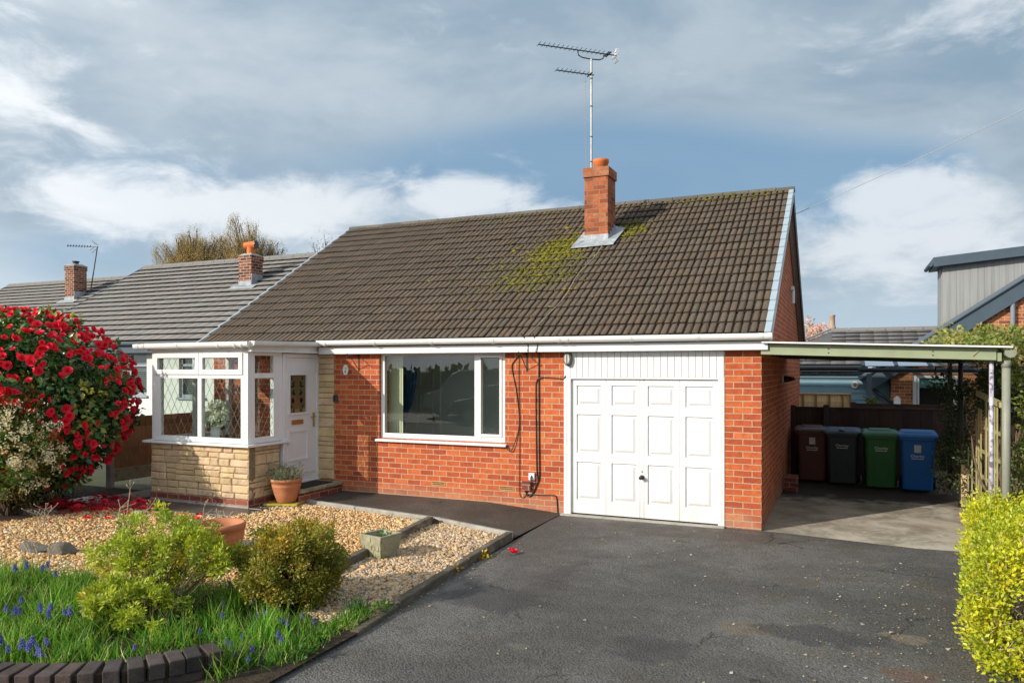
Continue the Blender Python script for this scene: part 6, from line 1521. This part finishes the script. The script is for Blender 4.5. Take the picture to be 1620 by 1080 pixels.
for q, (x, y, z, r) in enumerate(((-7.83, -1.36, 1.36, .10), (-7.62, -1.36, 1.42, .11), (-7.73, -1.30, 1.45, .09), (-7.58, -1.40, 1.27, .085), (-7.90, -1.34, 1.22, .07), (-7.70, -1.42, 1.30, .08))):
    P, d = crown_pts((x, y, z), (r, r, r * .85), 34, 170 + q, .85); V, F, c = leafset(P, d, 12, .025, .034, [((.80, .81, .78), 4), ((.66, .70, .55), 1)], 180 + q, 0, 0, .45); np_mesh('flower_head', V, F, MAT['petal'], c, bq)
P, d = crown_pts((-7.72, -1.36, 1.24), (.17, .1, .08), 14, 188); V, F, c = leafset(P, d, 7, .05, .07, [((.04, .12, .05), 3)], 189, .2, 0, .3); np_mesh('foliage', V, F, MAT['leaf'], c, bq)

# trees behind
def tree(name, base, h, center, radii, ncl, per, crad, size, pal, seed, label, droop, cat_='tree', trunk_r=.16, twigs=160, wid=.3, tw=.012):
    t = thing(name, (base[0], base[1], 0), label, cat_)
    g = np.random.default_rng(seed); P, d = crown_pts(center, radii, ncl, seed, .25, 12, .35)
    mb = MB(); b = np.array([base[0], base[1], 0.]); top = np.array(center) + np.array([0, 0, radii[2] * .75])
    tp = [b + (top - b) * k / 9 + (g.normal(0, .08, 3) * [1, 1, 0] if k else 0) for k in range(10)]
    mb.tube([Vector(p) for p in tp], [trunk_r * (1 - .9 * k / 9) + .012 for k in range(10)], 8); mb.build('trunk', MAT['bark_dark'], t, smooth=True)
    mb = MB(); ends = []
    for i in range(twigs):
        e = P[i % len(P)] + g.normal(0, radii[0] * .08, 3); k = int(np.clip(9 * (e[2] - .35 * (e[2] - b[2]) - b[2]) / (top[2] - b[2]) * .9, 2, 8)); s = tp[k]; m = (s + e) / 2 + np.array([0, 0, .18 * np.linalg.norm(e - s)])
        pts = [(1 - u) ** 2 * s + 2 * u * (1 - u) * m + u * u * e + g.normal(0, .03, 3) for u in np.linspace(0, 1, 8)]
        if droop:
            for q in range(3): pts.append(pts[-1] + np.array([g.normal(0, .06), g.normal(0, .06), -droop * g.uniform(.5, 1.2)]))
        r0 = min(.05, trunk_r * .35) * g.uniform(.4, 1); mb.tube([Vector(p) for p in pts], [max(r0 * (1 - q / len(pts)), tw) for q in range(len(pts))], 4, cap=False); ends += [pts[-1], pts[-2], pts[-3], pts[-4]] if droop else [pts[-1], pts[-2]]
    mb.build('limb', MAT['bark_dark'], t)
    E_ = np.array(ends); dd = E_ - np.array(center); dd /= np.linalg.norm(dd, axis=1, keepdims=True) + 1e-6
    V, F, c = leafset(E_, dd, per, crad, size, pal, seed + 1, -.3 if droop else .2, 0, wid); np_mesh('crown', V, F, MAT['leaf'], c, t)
BP = [((.46, .32, .13), 4), ((.54, .38, .15), 3), ((.32, .25, .13), 3)]
tree('birch_tree', (-30.6, 20.0), 10, (-30.8, 20.0, 7.7), (2.2, 1.6, 1.8), 240, 60, .26, .045, BP, 201, 'golden brown weeping birch behind the grey roof, left of two', .32, twigs=380, tw=.007)
tree('birch_tree', (-27.6, 21.2), 10, (-27.9, 21.2, 7.7), (1.9, 1.6, 1.95), 250, 60, .26, .045, BP, 211, 'taller golden birch tree right behind the tee shaped chimney pot', .30, twigs=400, tw=.007)
tree('bare_tree', (-24.0, 22.5), 9, (-24.0, 22.5, 7.5), (1.7, 1.2, 1.5), 90, 6, .28, .07, [((.13, .10, .06), 3), ((.17, .12, .05), 1)], 221, 'thin bare twigged tree behind the roof ridge', 0, twigs=150, tw=.010)
tree('cherry_tree', (-.3, 18.2), 4, (-.1, 18.0, 2.6), (1.3, 1.0, .72), 60, 40, .2, .085, [((.78, .55, .50), 4), ((.72, .42, .40), 2), ((.65, .52, .38), 1)], 231, 'pink blossoming cherry tree seen beyond the gable corner', 0, trunk_r=.1, twigs=60, wid=.45)
mb = MB(); mb.box(-3.5, .75, 21.5, 24, 0, 2.2); mb.prism([(21.2, 2.2), (24.3, 2.2), (24.3, 2.35), (22.75, 3.15), (21.2, 2.35)], 0, -3.6, .8, 1)
tag(mb.build('shed', [MAT['fence_dark'], MAT['tile_slate']]), 'dark roofed shed behind the cherry blossom', 'shed')

# ------------------------------------------------------------------ gravel, grass and other ground cover
import bmesh
bm = bmesh.new(); bmesh.ops.create_icosphere(bm, subdivisions=1, radius=.5); tv = np.array([v.co[:] for v in bm.verts]); tf = np.array([[v.index for v in f.verts] for f in bm.faces]); bm.free()
def inpoly(P, poly):
    x, y = P[:, 0], P[:, 1]; r = np.zeros(len(P), bool); n = len(poly); j = n - 1
    for i in range(n):
        xi, yi = poly[i]; xj, yj = poly[j]; r ^= ((yi > y) != (yj > y)) & (x < (xj - xi) * (y - yi) / (yj - yi + 1e-12) + xi); j = i
    return r
def inside(poly, n, g):
    a = np.array(poly); lo, hi = a.min(0), a.max(0); out = np.zeros((0, 2))
    while len(out) < n:
        q = lo + (hi - lo) * g.random((n * 2, 2)); out = np.concatenate([out, q[inpoly(q, poly)]])
    return out[:n]
def gravel(name, poly, n, pal, seed, size, label):
    g = np.random.default_rng(seed); q = inside(poly, n, g); S = size * g.lognormal(0, .28, n)
    P = np.stack([q[:, 0], q[:, 1], .016 + g.random(n) * .016], 1)
    w = np.array([p[1] for p in pal]); w = w / w.sum(); c = np.array([p[0] for p in pal])[g.choice(len(pal), n, p=w)] * g.uniform(.75, 1.2, (n, 1))
    SS = np.stack([S * g.uniform(.7, 1.1, n), S * g.uniform(.9, 1.5, n), S * g.uniform(.5, .8, n)], 1)
    jt = tv * (1 + g.normal(0, .12, tv.shape))
    N = np.array([0, 0, 1.]) + g.normal(0, .35, (n, 3)); F_ = g.normal(size=(n, 3)) * [1, 1, .25]
    V, F, cc = scatter(jt, tf, P, F_, N, SS, c); return tag(np_mesh(name, V, F, MAT['pebble'], cc), kind='stuff')
upper = [(-9.0, -3.2), (-8.6, -2.25), (-6.7, -2.2), (-6.45, -.92), (-4.0, -1.3), (-3.83, -2.7), (-3.65, -3.95), (-3.7, -4.5), (-5.0, -4.95), (-6.3, -5.1), (-8.2, -5.2), (-9.4, -4.6)]
lower = [(-3.9, -1.32), (-2.78, -1.72), (-2.68, -3.0), (-2.56, -4.5), (-2.50, -5.2), (-3.1, -5.0), (-3.5, -4.4), (-3.55, -3.95), (-3.75, -2.7)]
gravel('gravel', upper, 27000, [((.66, .42, .18), 5), ((.58, .33, .13), 4), ((.70, .52, .29), 3.5), ((.42, .21, .08), 2), ((.68, .60, .46), 1.2), ((.26, .18, .11), 1.4)], 301, .033, 'g')
gravel('gravel', lower, 10500, [((.58, .41, .23), 5), ((.58, .47, .34), 3), ((.36, .25, .15), 2.5), ((.50, .36, .30), 1.5), ((.22, .17, .13), 2), ((.62, .40, .18), 2.5)], 302, .031, 'g')
gravel('gravel', [(-6.8, -1.5), (-6.3, -1.3), (-6.35, -.95), (-6.6, -.95), (-6.84, -1.2)], 500, [((.5, .42, .3), 3), ((.3, .26, .2), 3)], 303, .025, 'g')
BL_V = [(-.5, 0, 0), (.5, 0, 0), (-.38, .5, .06), (.38, .5, .06), (0, 1, .28)]; BL_F = [(0, 1, 3), (0, 3, 2), (2, 3, 4)]
def grass(name, poly, n, h, seed, pal, clump=0, w=.008):
    g = np.random.default_rng(seed); q = inside(poly, n, g)
    if clump:
        cs = inside(poly, clump, g); ci = g.integers(0, clump, n); hk = g.uniform(.55, 1.45, clump)[ci]; kk = g.uniform(.62, 1.3, clump)[ci]; q = cs[ci] + g.normal(0, .062, (n, 2)); ok = inpoly(q, poly); q, hk, kk = q[ok], hk[ok], kk[ok]; n = len(q)
    else: hk = kk = np.ones(n)
    P = np.stack([q[:, 0], q[:, 1], np.full(n, .02)], 1); F_ = np.array([0, 0, 1.]) + g.normal(0, .42, (n, 3)) * [1, 1, .1]
    N = g.normal(size=(n, 3)) * [1, 1, .1]; L_ = h * hk * g.uniform(.5, 1.25, n); S = np.stack([np.full(n, w) * g.uniform(.7, 1.3, n), L_, L_], 1)
    wt = np.array([p[1] for p in pal]); wt = wt / wt.sum(); c = np.array([p[0] for p in pal])[g.choice(len(pal), n, p=wt)] * g.uniform(.7, 1.3, (n, 1)) * kk[:, None]
    V, F, cc = scatter(BL_V, BL_F, P, F_, N, S, c); return tag(np_mesh(name, V, F, MAT['grass'], cc), kind='stuff')
gpoly_ = [(-7.6, -5.25), (-6.3, -5.05), (-5.0, -4.98), (-4.2, -4.78), (-3.75, -4.75), (-3.1, -5.02), (-2.72, -5.3), (-2.60, -5.7), (-2.66, -6.5), (-2.88, -6.05), (-3.0, -6.2), (-3.3, -6.52), (-3.7, -6.76), (-4.1, -6.83), (-5.5, -6.85), (-7.6, -6.4)]
GP = [((.11, .29, .03), 5), ((.18, .40, .045), 4), ((.32, .46, .07), 1.8), ((.05, .15, .02), 1.6), ((.50, .42, .20), 1.1)]
grass('grass', gpoly_, 13000, .175, 311, GP, 240)
grass('grass', gpoly_, 3600, .08, 312, GP)
grass('grass', [(-2.66, -4.75), (-2.5, -4.8), (-2.42, -5.9), (-2.6, -6.3), (-2.75, -5.6)], 900, .10, 313, GP, 24)
grass('grass', [(-2.78, -4.72), (-2.62, -4.72), (-2.62, -4.9), (-2.8, -4.95)], 220, .17, 314, [((.06, .16, .06), 3), ((.10, .22, .08), 2)], 3)
# broad small weeds along the edging
g = np.random.default_rng(320)
for q, (x, y) in enumerate(((-2.52, -5.45), (-2.6, -5.05), (-2.56, -4.7), (-2.47, -5.75))):
    w = thing('weed', (x, y, .02), ['leafy weed at the edging beside the grass, nearest the camera side', 'leafy weed at the foot of the bronze shrub', 'small weed by the end of the lower gravel', 'leafy weed between low wall and drive'][q], 'weed')
    P, d = crown_pts((x, y, .05), (.09, .1, .03), 12, 321 + q); V, F, c = leafset(P, d, 8, .04, .035, [((.07, .18, .02), 3), ((.14, .26, .03), 2)], 331 + q, .2, 0, .32); np_mesh('foliage', V, F, MAT['leaf'], c, w)

# grape hyacinths
def hyacinth(g):
    mb = MB(); mb.tube([(0, 0, 0), (.004, .002, .09), (.006, .0, .17)], .0035, 5, 0, (.10, .22, .04), cap=False)
    for i in range(26):
        t = i / 25; a = i * 2.4; r = .013 * (1 - .55 * t); c = Vector((.005 + r * math.cos(a), r * math.sin(a), .125 + .052 * t)); k = random.uniform(.7, 1.3); e = .0065 * (1 - .3 * t)
        mb.raw([c + Vector(p) * e for p in ((1, 0, 0), (0, 1, 0), (-1, 0, 0), (0, -1, 0), (0, 0, 1), (0, 0, -1))], [(0, 1, 4), (1, 2, 4), (2, 3, 4), (3, 0, 4), (1, 0, 5), (2, 1, 5), (3, 2, 5), (0, 3, 5)], 0, (.15 * k, .15 * k, .62 * k))
    o = mb.build('grape_hyacinth', MAT['petal']); return o
h0 = hyacinth(g); first = True
spots = [(-3.90, -6.72), (-3.97, -6.66), (-4.02, -6.74), (-3.86, -6.66), (-4.05, -6.62), (-3.80, -6.70), (-4.12, -6.70), (-3.93, -6.58), (-4.20, -6.75), (-4.28, -6.70), (-4.30, -6.62), (-4.36, -6.78), (-4.40, -6.68),
         (-4.62, -6.15), (-4.55, -6.10), (-4.70, -6.10), (-4.45, -6.02), (-4.40, -6.08), (-4.33, -6.00), (-4.80, -6.2), (-4.92, -6.15), (-5.05, -6.05), (-5.2, -6.2), (-4.75, -6.3), (-5.95, -5.35), (-5.9, -5.3), (-5.85, -5.32), (-6.05, -5.4), (-5.6, -5.35), (-6.3, -5.45),
         (-2.75, -5.7), (-2.82, -5.55), (-2.70, -5.95), (-2.9, -5.4), (-2.64, -5.8), (-3.0, -5.6), (-2.95, -5.8), (-2.78, -6.05), (-3.05, -5.95), (-2.72, -5.35), (-2.88, -6.0), (-2.66, -6.12), (-3.15, -5.45), (-2.85, -5.25), (-3.3, -5.85), (-3.4, -5.6), (-3.45, -5.2), (-3.6, -5.35), (-3.5, -6.3), (-3.2, -5.3), (-3.72, -5.05), (-3.8, -4.98)]
for (x, y) in spots:
    o = h0 if first else h0.copy()
    if not first: COL.objects.link(o)
    first = False; o.location = (x + g.normal(0, .02), y + g.normal(0, .02), .02); s = g.uniform(.95, 1.3) * (1 if x < -3.7 else .66); o.scale = (s * 1.1, s * 1.1, s); o.rotation_euler = (g.normal(0, .12), g.normal(0, .12), g.uniform(0, 6))
    tag(o, 'small blue grape hyacinth flower standing in the grass', 'flower', 'grape hyacinths in the grass')

# fallen camellia flowers and petals
fspots = []
while len(fspots) < 44:
    x, y = g.uniform(-9.9, -7.9), g.uniform(-3.1, -1.75)
    if y > -2.0 and x > -8.4: continue
    if -3.1 + (x + 9.9) * .42 > y and g.random() < .8: continue
    fspots.append((x, y))
fspots += [(-7.55, -2.35), (-7.05, -2.25), (-6.9, -2.5), (-8.0, -2.6)]
for i, (x, y) in enumerate(fspots):
    o = bpy.data.objects.new('fallen_blossom', vmesh[i % 4]); COL.objects.link(o); s = g.uniform(.05, .07); o.scale = (s, s, s * .7); o.location = (x, y, .045); o.rotation_euler = (g.normal(0, .3), g.normal(0, .3), g.uniform(0, 6))
    tag(o, 'red camellia flower fallen on the ground below the bush', 'flower', 'fallen camellia flowers')
n = 900; q = np.stack([g.normal(-9.0, .55, n), g.normal(-2.35, .33, n)], 1)
V, F, c = scatter(LEAF_V, LEAF_F, np.stack([q[:, 0], q[:, 1], .05 + .01 * g.random(n)], 1), g.normal(size=(n, 3)) * [1, 1, .2], np.array([0, 0, 1.]) + g.normal(0, .3, (n, 3)), np.stack([np.full(n, .045), np.full(n, .045), np.full(n, .045)], 1), np.array([(.55, .015, .03)]) * g.uniform(.5, 1.2, (n, 1)))
tag(np_mesh('fallen_petals', V, F, MAT['petal'], c), kind='stuff')
o = bpy.data.objects.new('fallen_blossom', vmesh[1]); COL.objects.link(o); o.scale = (.075, .06, .07); o.location = (-2.36, -2.39, .02); o.rotation_euler = (.3, .2, 1)
tag(o, 'single red flower lying alone on the dark drive', 'flower')
for q, (x, y) in enumerate(((-2.62, -2.72), (-2.56, -2.60), (-2.57, -3.32))):
    P, d = crown_pts((x, y, .03), (.05, .04, .02), 5, 351 + q); V, F, c = leafset(P, d, 5, .03, .045, [((.62, .42, .02), 3), ((.55, .30, .02), 1)], 361 + q, 0, 0, .35)
    tag(np_mesh('yellow_leaf', V, F, MAT['leaf'], c), ['larger clump of yellow fallen leaves against the timber edging', 'small yellow fallen leaf right beside the larger yellow clump', 'yellow fallen leaf by the edging nearer the camera'][q], 'leaf')
# scattered bits of leaf litter on the drive
n = 420; q = np.stack([1.75 - np.abs(g.normal(0, .55, n)), g.uniform(-5.0, -1.2, n)], 1); q2 = np.stack([g.uniform(-2.5, 1.6, 200), g.uniform(-5.2, -.2, 200)], 1); q3 = np.stack([g.normal(-2.45, .07, 120), g.uniform(-5.2, -1.8, 120)], 1); q = np.concatenate([q, q2, q3]); n = len(q)
V, F, c = scatter(LEAF_V, LEAF_F, np.stack([q[:, 0], q[:, 1], np.full(n, .007)], 1), g.normal(size=(n, 3)) * [1, 1, .1], np.array([0, 0, 1.]) + g.normal(0, .25, (n, 3)), np.full(n, .016) * g.lognormal(0, .35, n), np.array([(.50, .44, .26), (.40, .26, .14), (.62, .58, .48)])[g.integers(0, 3, n)])
tag(np_mesh('leaf_litter', V, F, MAT['leaf'], c), kind='stuff')

# dry stalks standing in the gravel
def stalks(x, y, specs, label, seed):
    g = np.random.default_rng(seed); s = thing('dry_stalk', (x, y, 0), label, 'dry plant'); mb = MB()
    for dx, dy, lx, ly, h in specs:
        a = np.array([x + dx, y + dy, .01]); b = a + np.array([lx, ly, h]); m = (a + b) / 2 + g.normal(0, .02, 3)
        mb.tube([Vector(a), Vector(m), Vector(b)], [.007, .0055, .004], 5)
        for k in range(4):
            t = b + np.array([g.normal(0, .05), g.normal(0, .05), g.uniform(.03, .10)]); mb.tube([Vector(b), Vector(t)], .003, 4); mb.tube([Vector(t), Vector(t + np.array([.004, 0, .012]))], .006, 5)
        for k in range(2):
            u = g.uniform(.45, .8); p = a + (b - a) * u; t = p + np.array([g.normal(0, .07), g.normal(0, .05), g.uniform(.06, .12)]); mb.tube([Vector(p), Vector(t)], .003, 4)
    mb.build('stalk', MAT['twig'], s)
stalks(-6.75, -3.75, [(0, 0, .10, .05, .62), (.03, .02, .32, .1, .42), (-.03, 0, .03, 0, .40)], 'tallest dry forked stalk in the gravel before the camellia', 371)
stalks(-6.05, -3.25, [(0, 0, .08, 0, .38), (.03, 0, .22, .05, .25), (.05, .02, .3, .05, .24)], 'dry stalks leaning before the brick base of the porch', 372)
stalks(-7.9, -3.9, [(0, 0, .05, 0, .32), (.03, .05, .02, 0, .28), (-.05, 0, -.04, 0, .25)], 'short cluster of dry stalks at the far left of gravel', 373)
stalks(-6.35, -5.05, [(0, 0, -.1, 0, .30), (.12, 0, -.08, 0, .26), (.25, 0, -.05, .03, .3)], 'pale dry stalks at the back edge of the grass', 374)

# ------------------------------------------------------------------ across the road, seen only as reflections in the window
def car(name, x, y, rz, prof, glassy, width, paint, label, cat_, wheels):
    o = thing(name, (x, y, 0), label, cat_); o.rotation_euler = (0, 0, rz); n = len(prof)
    def loft(mb, pr, ws, m=0):
        vs = []; k = len(pr)
        for wy, sc in ws: vs += [(px, wy, pz_ * sc[1] + sc[0]) for px, pz_ in pr]
        fs = [(i * k + j, i * k + (j + 1) % k, (i + 1) * k + (j + 1) % k, (i + 1) * k + j) for i in range(len(ws) - 1) for j in range(k)]
        fs += [tuple(range(k - 1, -1, -1)), tuple(range((len(ws) - 1) * k, len(ws) * k))]; mb.raw(vs, fs, m)
    h = width / 2; mb = MB(); loft(mb, prof, [(-h, (.06, .93)), (-h * .86, (0, 1)), (h * .86, (0, 1)), (h, (.06, .93))]); mb.build('body', paint, o, local=True, bevel=.05, fixn=True)
    for gp in glassy:
        for s in (-1, 1):
            mb = MB(); vs = [(a, s * (h + .004 - .10 * max(0, (b - .95))), b) for a, b in gp]; vs2 = [(a, s * (h - .03 - .10 * max(0, (b - .95))), b) for a, b in gp]; k = len(gp)
            mb.raw(vs + vs2, [tuple(range(k)), tuple(range(2 * k - 1, k - 1, -1))] + [(i, i + k, (i + 1) % k + k, (i + 1) % k) for i in range(k)]); mb.build('side_window', MAT['black'], o, local=True, fixn=True)
    for wx in wheels:
        for s in (-1, 1):
            mb = MB(); mb.tube([(wx, s * (h - .2), .32), (wx, s * (h + .01), .32)], .32, 20); w_ = mb.build('wheel', MAT['rubber'], o, local=True); mb = MB(); mb.tube([(wx, s * (h + .011), .32), (wx, s * (h + .02), .32)], .19, 16); mb.build('rim', MAT['alu'], w_, local=True)
    for s in (-1, 1):
        mb = MB(); f_ = min(p_[0] for p_ in prof); mb.obox((f_ + .10, s * (h - .3), .72), (.09, 0, .03), (0, .2, 0), (.02, 0, .07)); mb.build('headlight', MAT['upvc'], o, local=True)
    return o
car('parked_car', -10.9, -16.6, .06, [(-2.1, .25), (-2.15, .55), (-2.05, .78), (-1.2, .95), (-.55, 1.40), (.0, 1.47), (1.0, 1.44), (1.75, 1.0), (2.1, .95), (2.15, .5), (2.05, .25)], [[(-.95, .98), (-.42, 1.34), (.25, 1.38), (.25, .98)], [(.32, .98), (.32, 1.38), (.95, 1.34), (1.4, 1.0)]], 1.76, MAT['car_paint'], 'dark car parked on the road and mirrored in the large front window', 'car', (-1.3, 1.3))
car('parked_van', -13.4, -19.2, 0, [(-2.3, .3), (-2.35, .7), (-2.2, 1.0), (-1.6, 1.15), (-1.0, 1.85), (-.6, 2.0), (2.3, 2.0), (2.4, 1.6), (2.4, .3)], [[(-1.4, 1.2), (-.9, 1.78), (-.2, 1.80), (-.2, 1.2)]], 1.95, MAT['van_paint'], 'silver van parked across the road and mirrored in the large front window', 'van', (-1.45, 1.45))
hb = thing('added_hedge', (-8, -24, 0), 'added dark hedge across the road that darkens the window reflection', 'hedge')  # unseen hedge, added to darken the horizon mirrored in the window
P, d = crown_pts((-8, -24.5, .7), (22, 1.0, .8), 700, 401, .75, 9, .15, .05); V, F, c = leafset(P, d, 16, .8, .42, [((.035, .07, .02), 3), ((.06, .10, .03), 2)], 402, .2, 0, .35); np_mesh('foliage', V, F, MAT['leaf'], c, hb)

# ------------------------------------------------------------------ sky, sun, camera
w = bpy.data.worlds.new('World'); scene.world = w; w.use_nodes = True; nt = w.node_tree; nt.nodes.clear()
class WT(NT):
    def __init__(self, nt): self.nt = nt
t = WT(nt); out = t.n('ShaderNodeOutputWorld')
sky = t.n('ShaderNodeTexSky'); sky.sky_type = 'NISHITA'; sky.sun_disc = False; sky.sun_elevation = math.radians(25); sky.sun_rotation = math.radians(216); sky.air_density = 1.0; sky.dust_density = 1.5
skyc = t.n('ShaderNodeVectorMath', {0: sky.outputs[0], 3: .10}, operation='SCALE').outputs[0]
dirv = t.n('ShaderNodeTexCoord').outputs['Generated']; sp = t.n('ShaderNodeSeparateXYZ', {0: dirv})
az = t.math('ARCTAN2', sp.outputs[0], sp.outputs[1]); el = t.math('ARCSINE', sp.outputs[2])
st = t.n('ShaderNodeMapping', {'Vector': dirv, 'Scale': (1, 1, 2.2)}).outputs[0]
n1 = t.noise(st, 3.2, 7, .56, .35); n2 = t.noise(st, 9, 8, .6, .5); n3 = t.noise(t.n('ShaderNodeMapping', {'Vector': dirv, 'Scale': (1, 1, 2.6), 'Location': (3, 1, 2)}).outputs[0], 5, 8, .62, .6)
def lobe(a0, e0, sa, se):
    x = t.math('DIVIDE', t.math('SUBTRACT', az, a0), sa); y = t.math('DIVIDE', t.math('SUBTRACT', el, e0), se)
    return t.math('EXPONENT', t.math('MULTIPLY', t.math('ADD', t.math('MULTIPLY', x, x), t.math('MULTIPLY', y, y)), -1.0))
def lobes(L):
    s = None
    for (a, e, sa, se, k) in L:
        v = t.math('MULTIPLY', lobe(a, e, sa, se), k); s = v if s is None else t.math('ADD', s, v)
    return s
base = t.mix(t.rng(n1, .35, .65, 0, 1, True), (.265, .375, .485), (.44, .53, .61))          # soft grey cloud deck
base = t.mix(t.rng(el, .02, .2, .75, 0, True), base, (.52, .64, .74))                     # paler towards the horizon
wb = t.math('ADD', lobes([(-.30, .27, .20, .06, .95), (-.10, .22, .16, .06, .8), (-.42, .245, .18, .05, .7), (.05, .21, .10, .05, .55), (-.62, .25, .25, .05, .4), (-.90, .22, .16, .05, .65), (-.93, .13, .12, .04, .7), (-.62, .12, .2, .06, .4), (-.1, .12, .15, .05, .35)]), t.rng(n1, .3, .7, -.3, .3))
base = t.mix(t.rng(wb, .15, .95, 0, .85, True), base, t.mix(.8, skyc, (.19, .36, .55)))
ww = t.math('ADD', lobes([(-.99, .39, .20, .12, .42), (-1.0, .28, .07, .05, .7), (-.80, .205, .22, .045, .72), (-.68, .20, .16, .05, .5), (-.47, .225, .09, .035, .75), (-.36, .20, .1, .03, .4), (.06, .205, .10, .05, .62), (-.02, .15, .16, .05, .55), (.13, .13, .12, .06, .5), (.16, .38, .12, .06, .45), (-.05, .40, .25, .06, .2), (-.95, .17, .12, .03, .5)]), t.math('ADD', t.rng(n2, .3, .7, -.36, .36), t.rng(n3, .3, .7, -.2, .2)))
base = t.mix(t.rng(ww, .25, .95, 0, .88, True), base, (.76, .81, .86))
# elsewhere: brightness added round the sun behind the camera, lifts ambient on front faces
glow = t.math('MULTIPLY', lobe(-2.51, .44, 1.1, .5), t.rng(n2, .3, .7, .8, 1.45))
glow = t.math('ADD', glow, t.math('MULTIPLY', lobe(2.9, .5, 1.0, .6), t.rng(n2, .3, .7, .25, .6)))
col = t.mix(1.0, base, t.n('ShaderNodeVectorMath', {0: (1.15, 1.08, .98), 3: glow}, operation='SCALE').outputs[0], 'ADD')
below = t.rng(sp.outputs[2], -.02, .0, 1, 0)
col = t.mix(below, col, (.12, .12, .11))
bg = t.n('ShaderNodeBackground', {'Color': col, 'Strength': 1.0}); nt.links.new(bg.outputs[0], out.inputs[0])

EL = math.radians(24.8); sd_ = Vector((.588 * math.cos(EL), .809 * math.cos(EL), -math.sin(EL)))
su = bpy.data.lights.new('sun', 'SUN'); su.energy = 4.5; su.angle = math.radians(.55); su.color = (1.0, .915, .79)
so = bpy.data.objects.new('sun', su); COL.objects.link(so); so.rotation_euler = sd_.to_track_quat('-Z', 'Y').to_euler(); so.location = (-20, -30, 30)
cd = bpy.data.cameras.new('camera'); cd.sensor_width = 36; cd.lens = 36 * 1197.87 / 1620; cd.shift_y = 44.29 / 1620; cd.clip_end = 3000; cd.clip_start = .05
co = bpy.data.objects.new('camera', cd); COL.objects.link(co); co.location = (.98, -9.965, 2.018); co.rotation_euler = (math.pi / 2, 0, math.radians(23.848)); scene.camera = co
scene.view_settings.view_transform = 'Standard'; scene.view_settings.look = 'None'; scene.view_settings.exposure = .05; scene.view_settings.gamma = 1
cy = scene.cycles; cy.use_denoising = True; cy.max_bounces = 8; cy.transparent_max_bounces = 16; cy.caustics_reflective = False; cy.caustics_refractive = False; cy.sample_clamp_indirect = 6
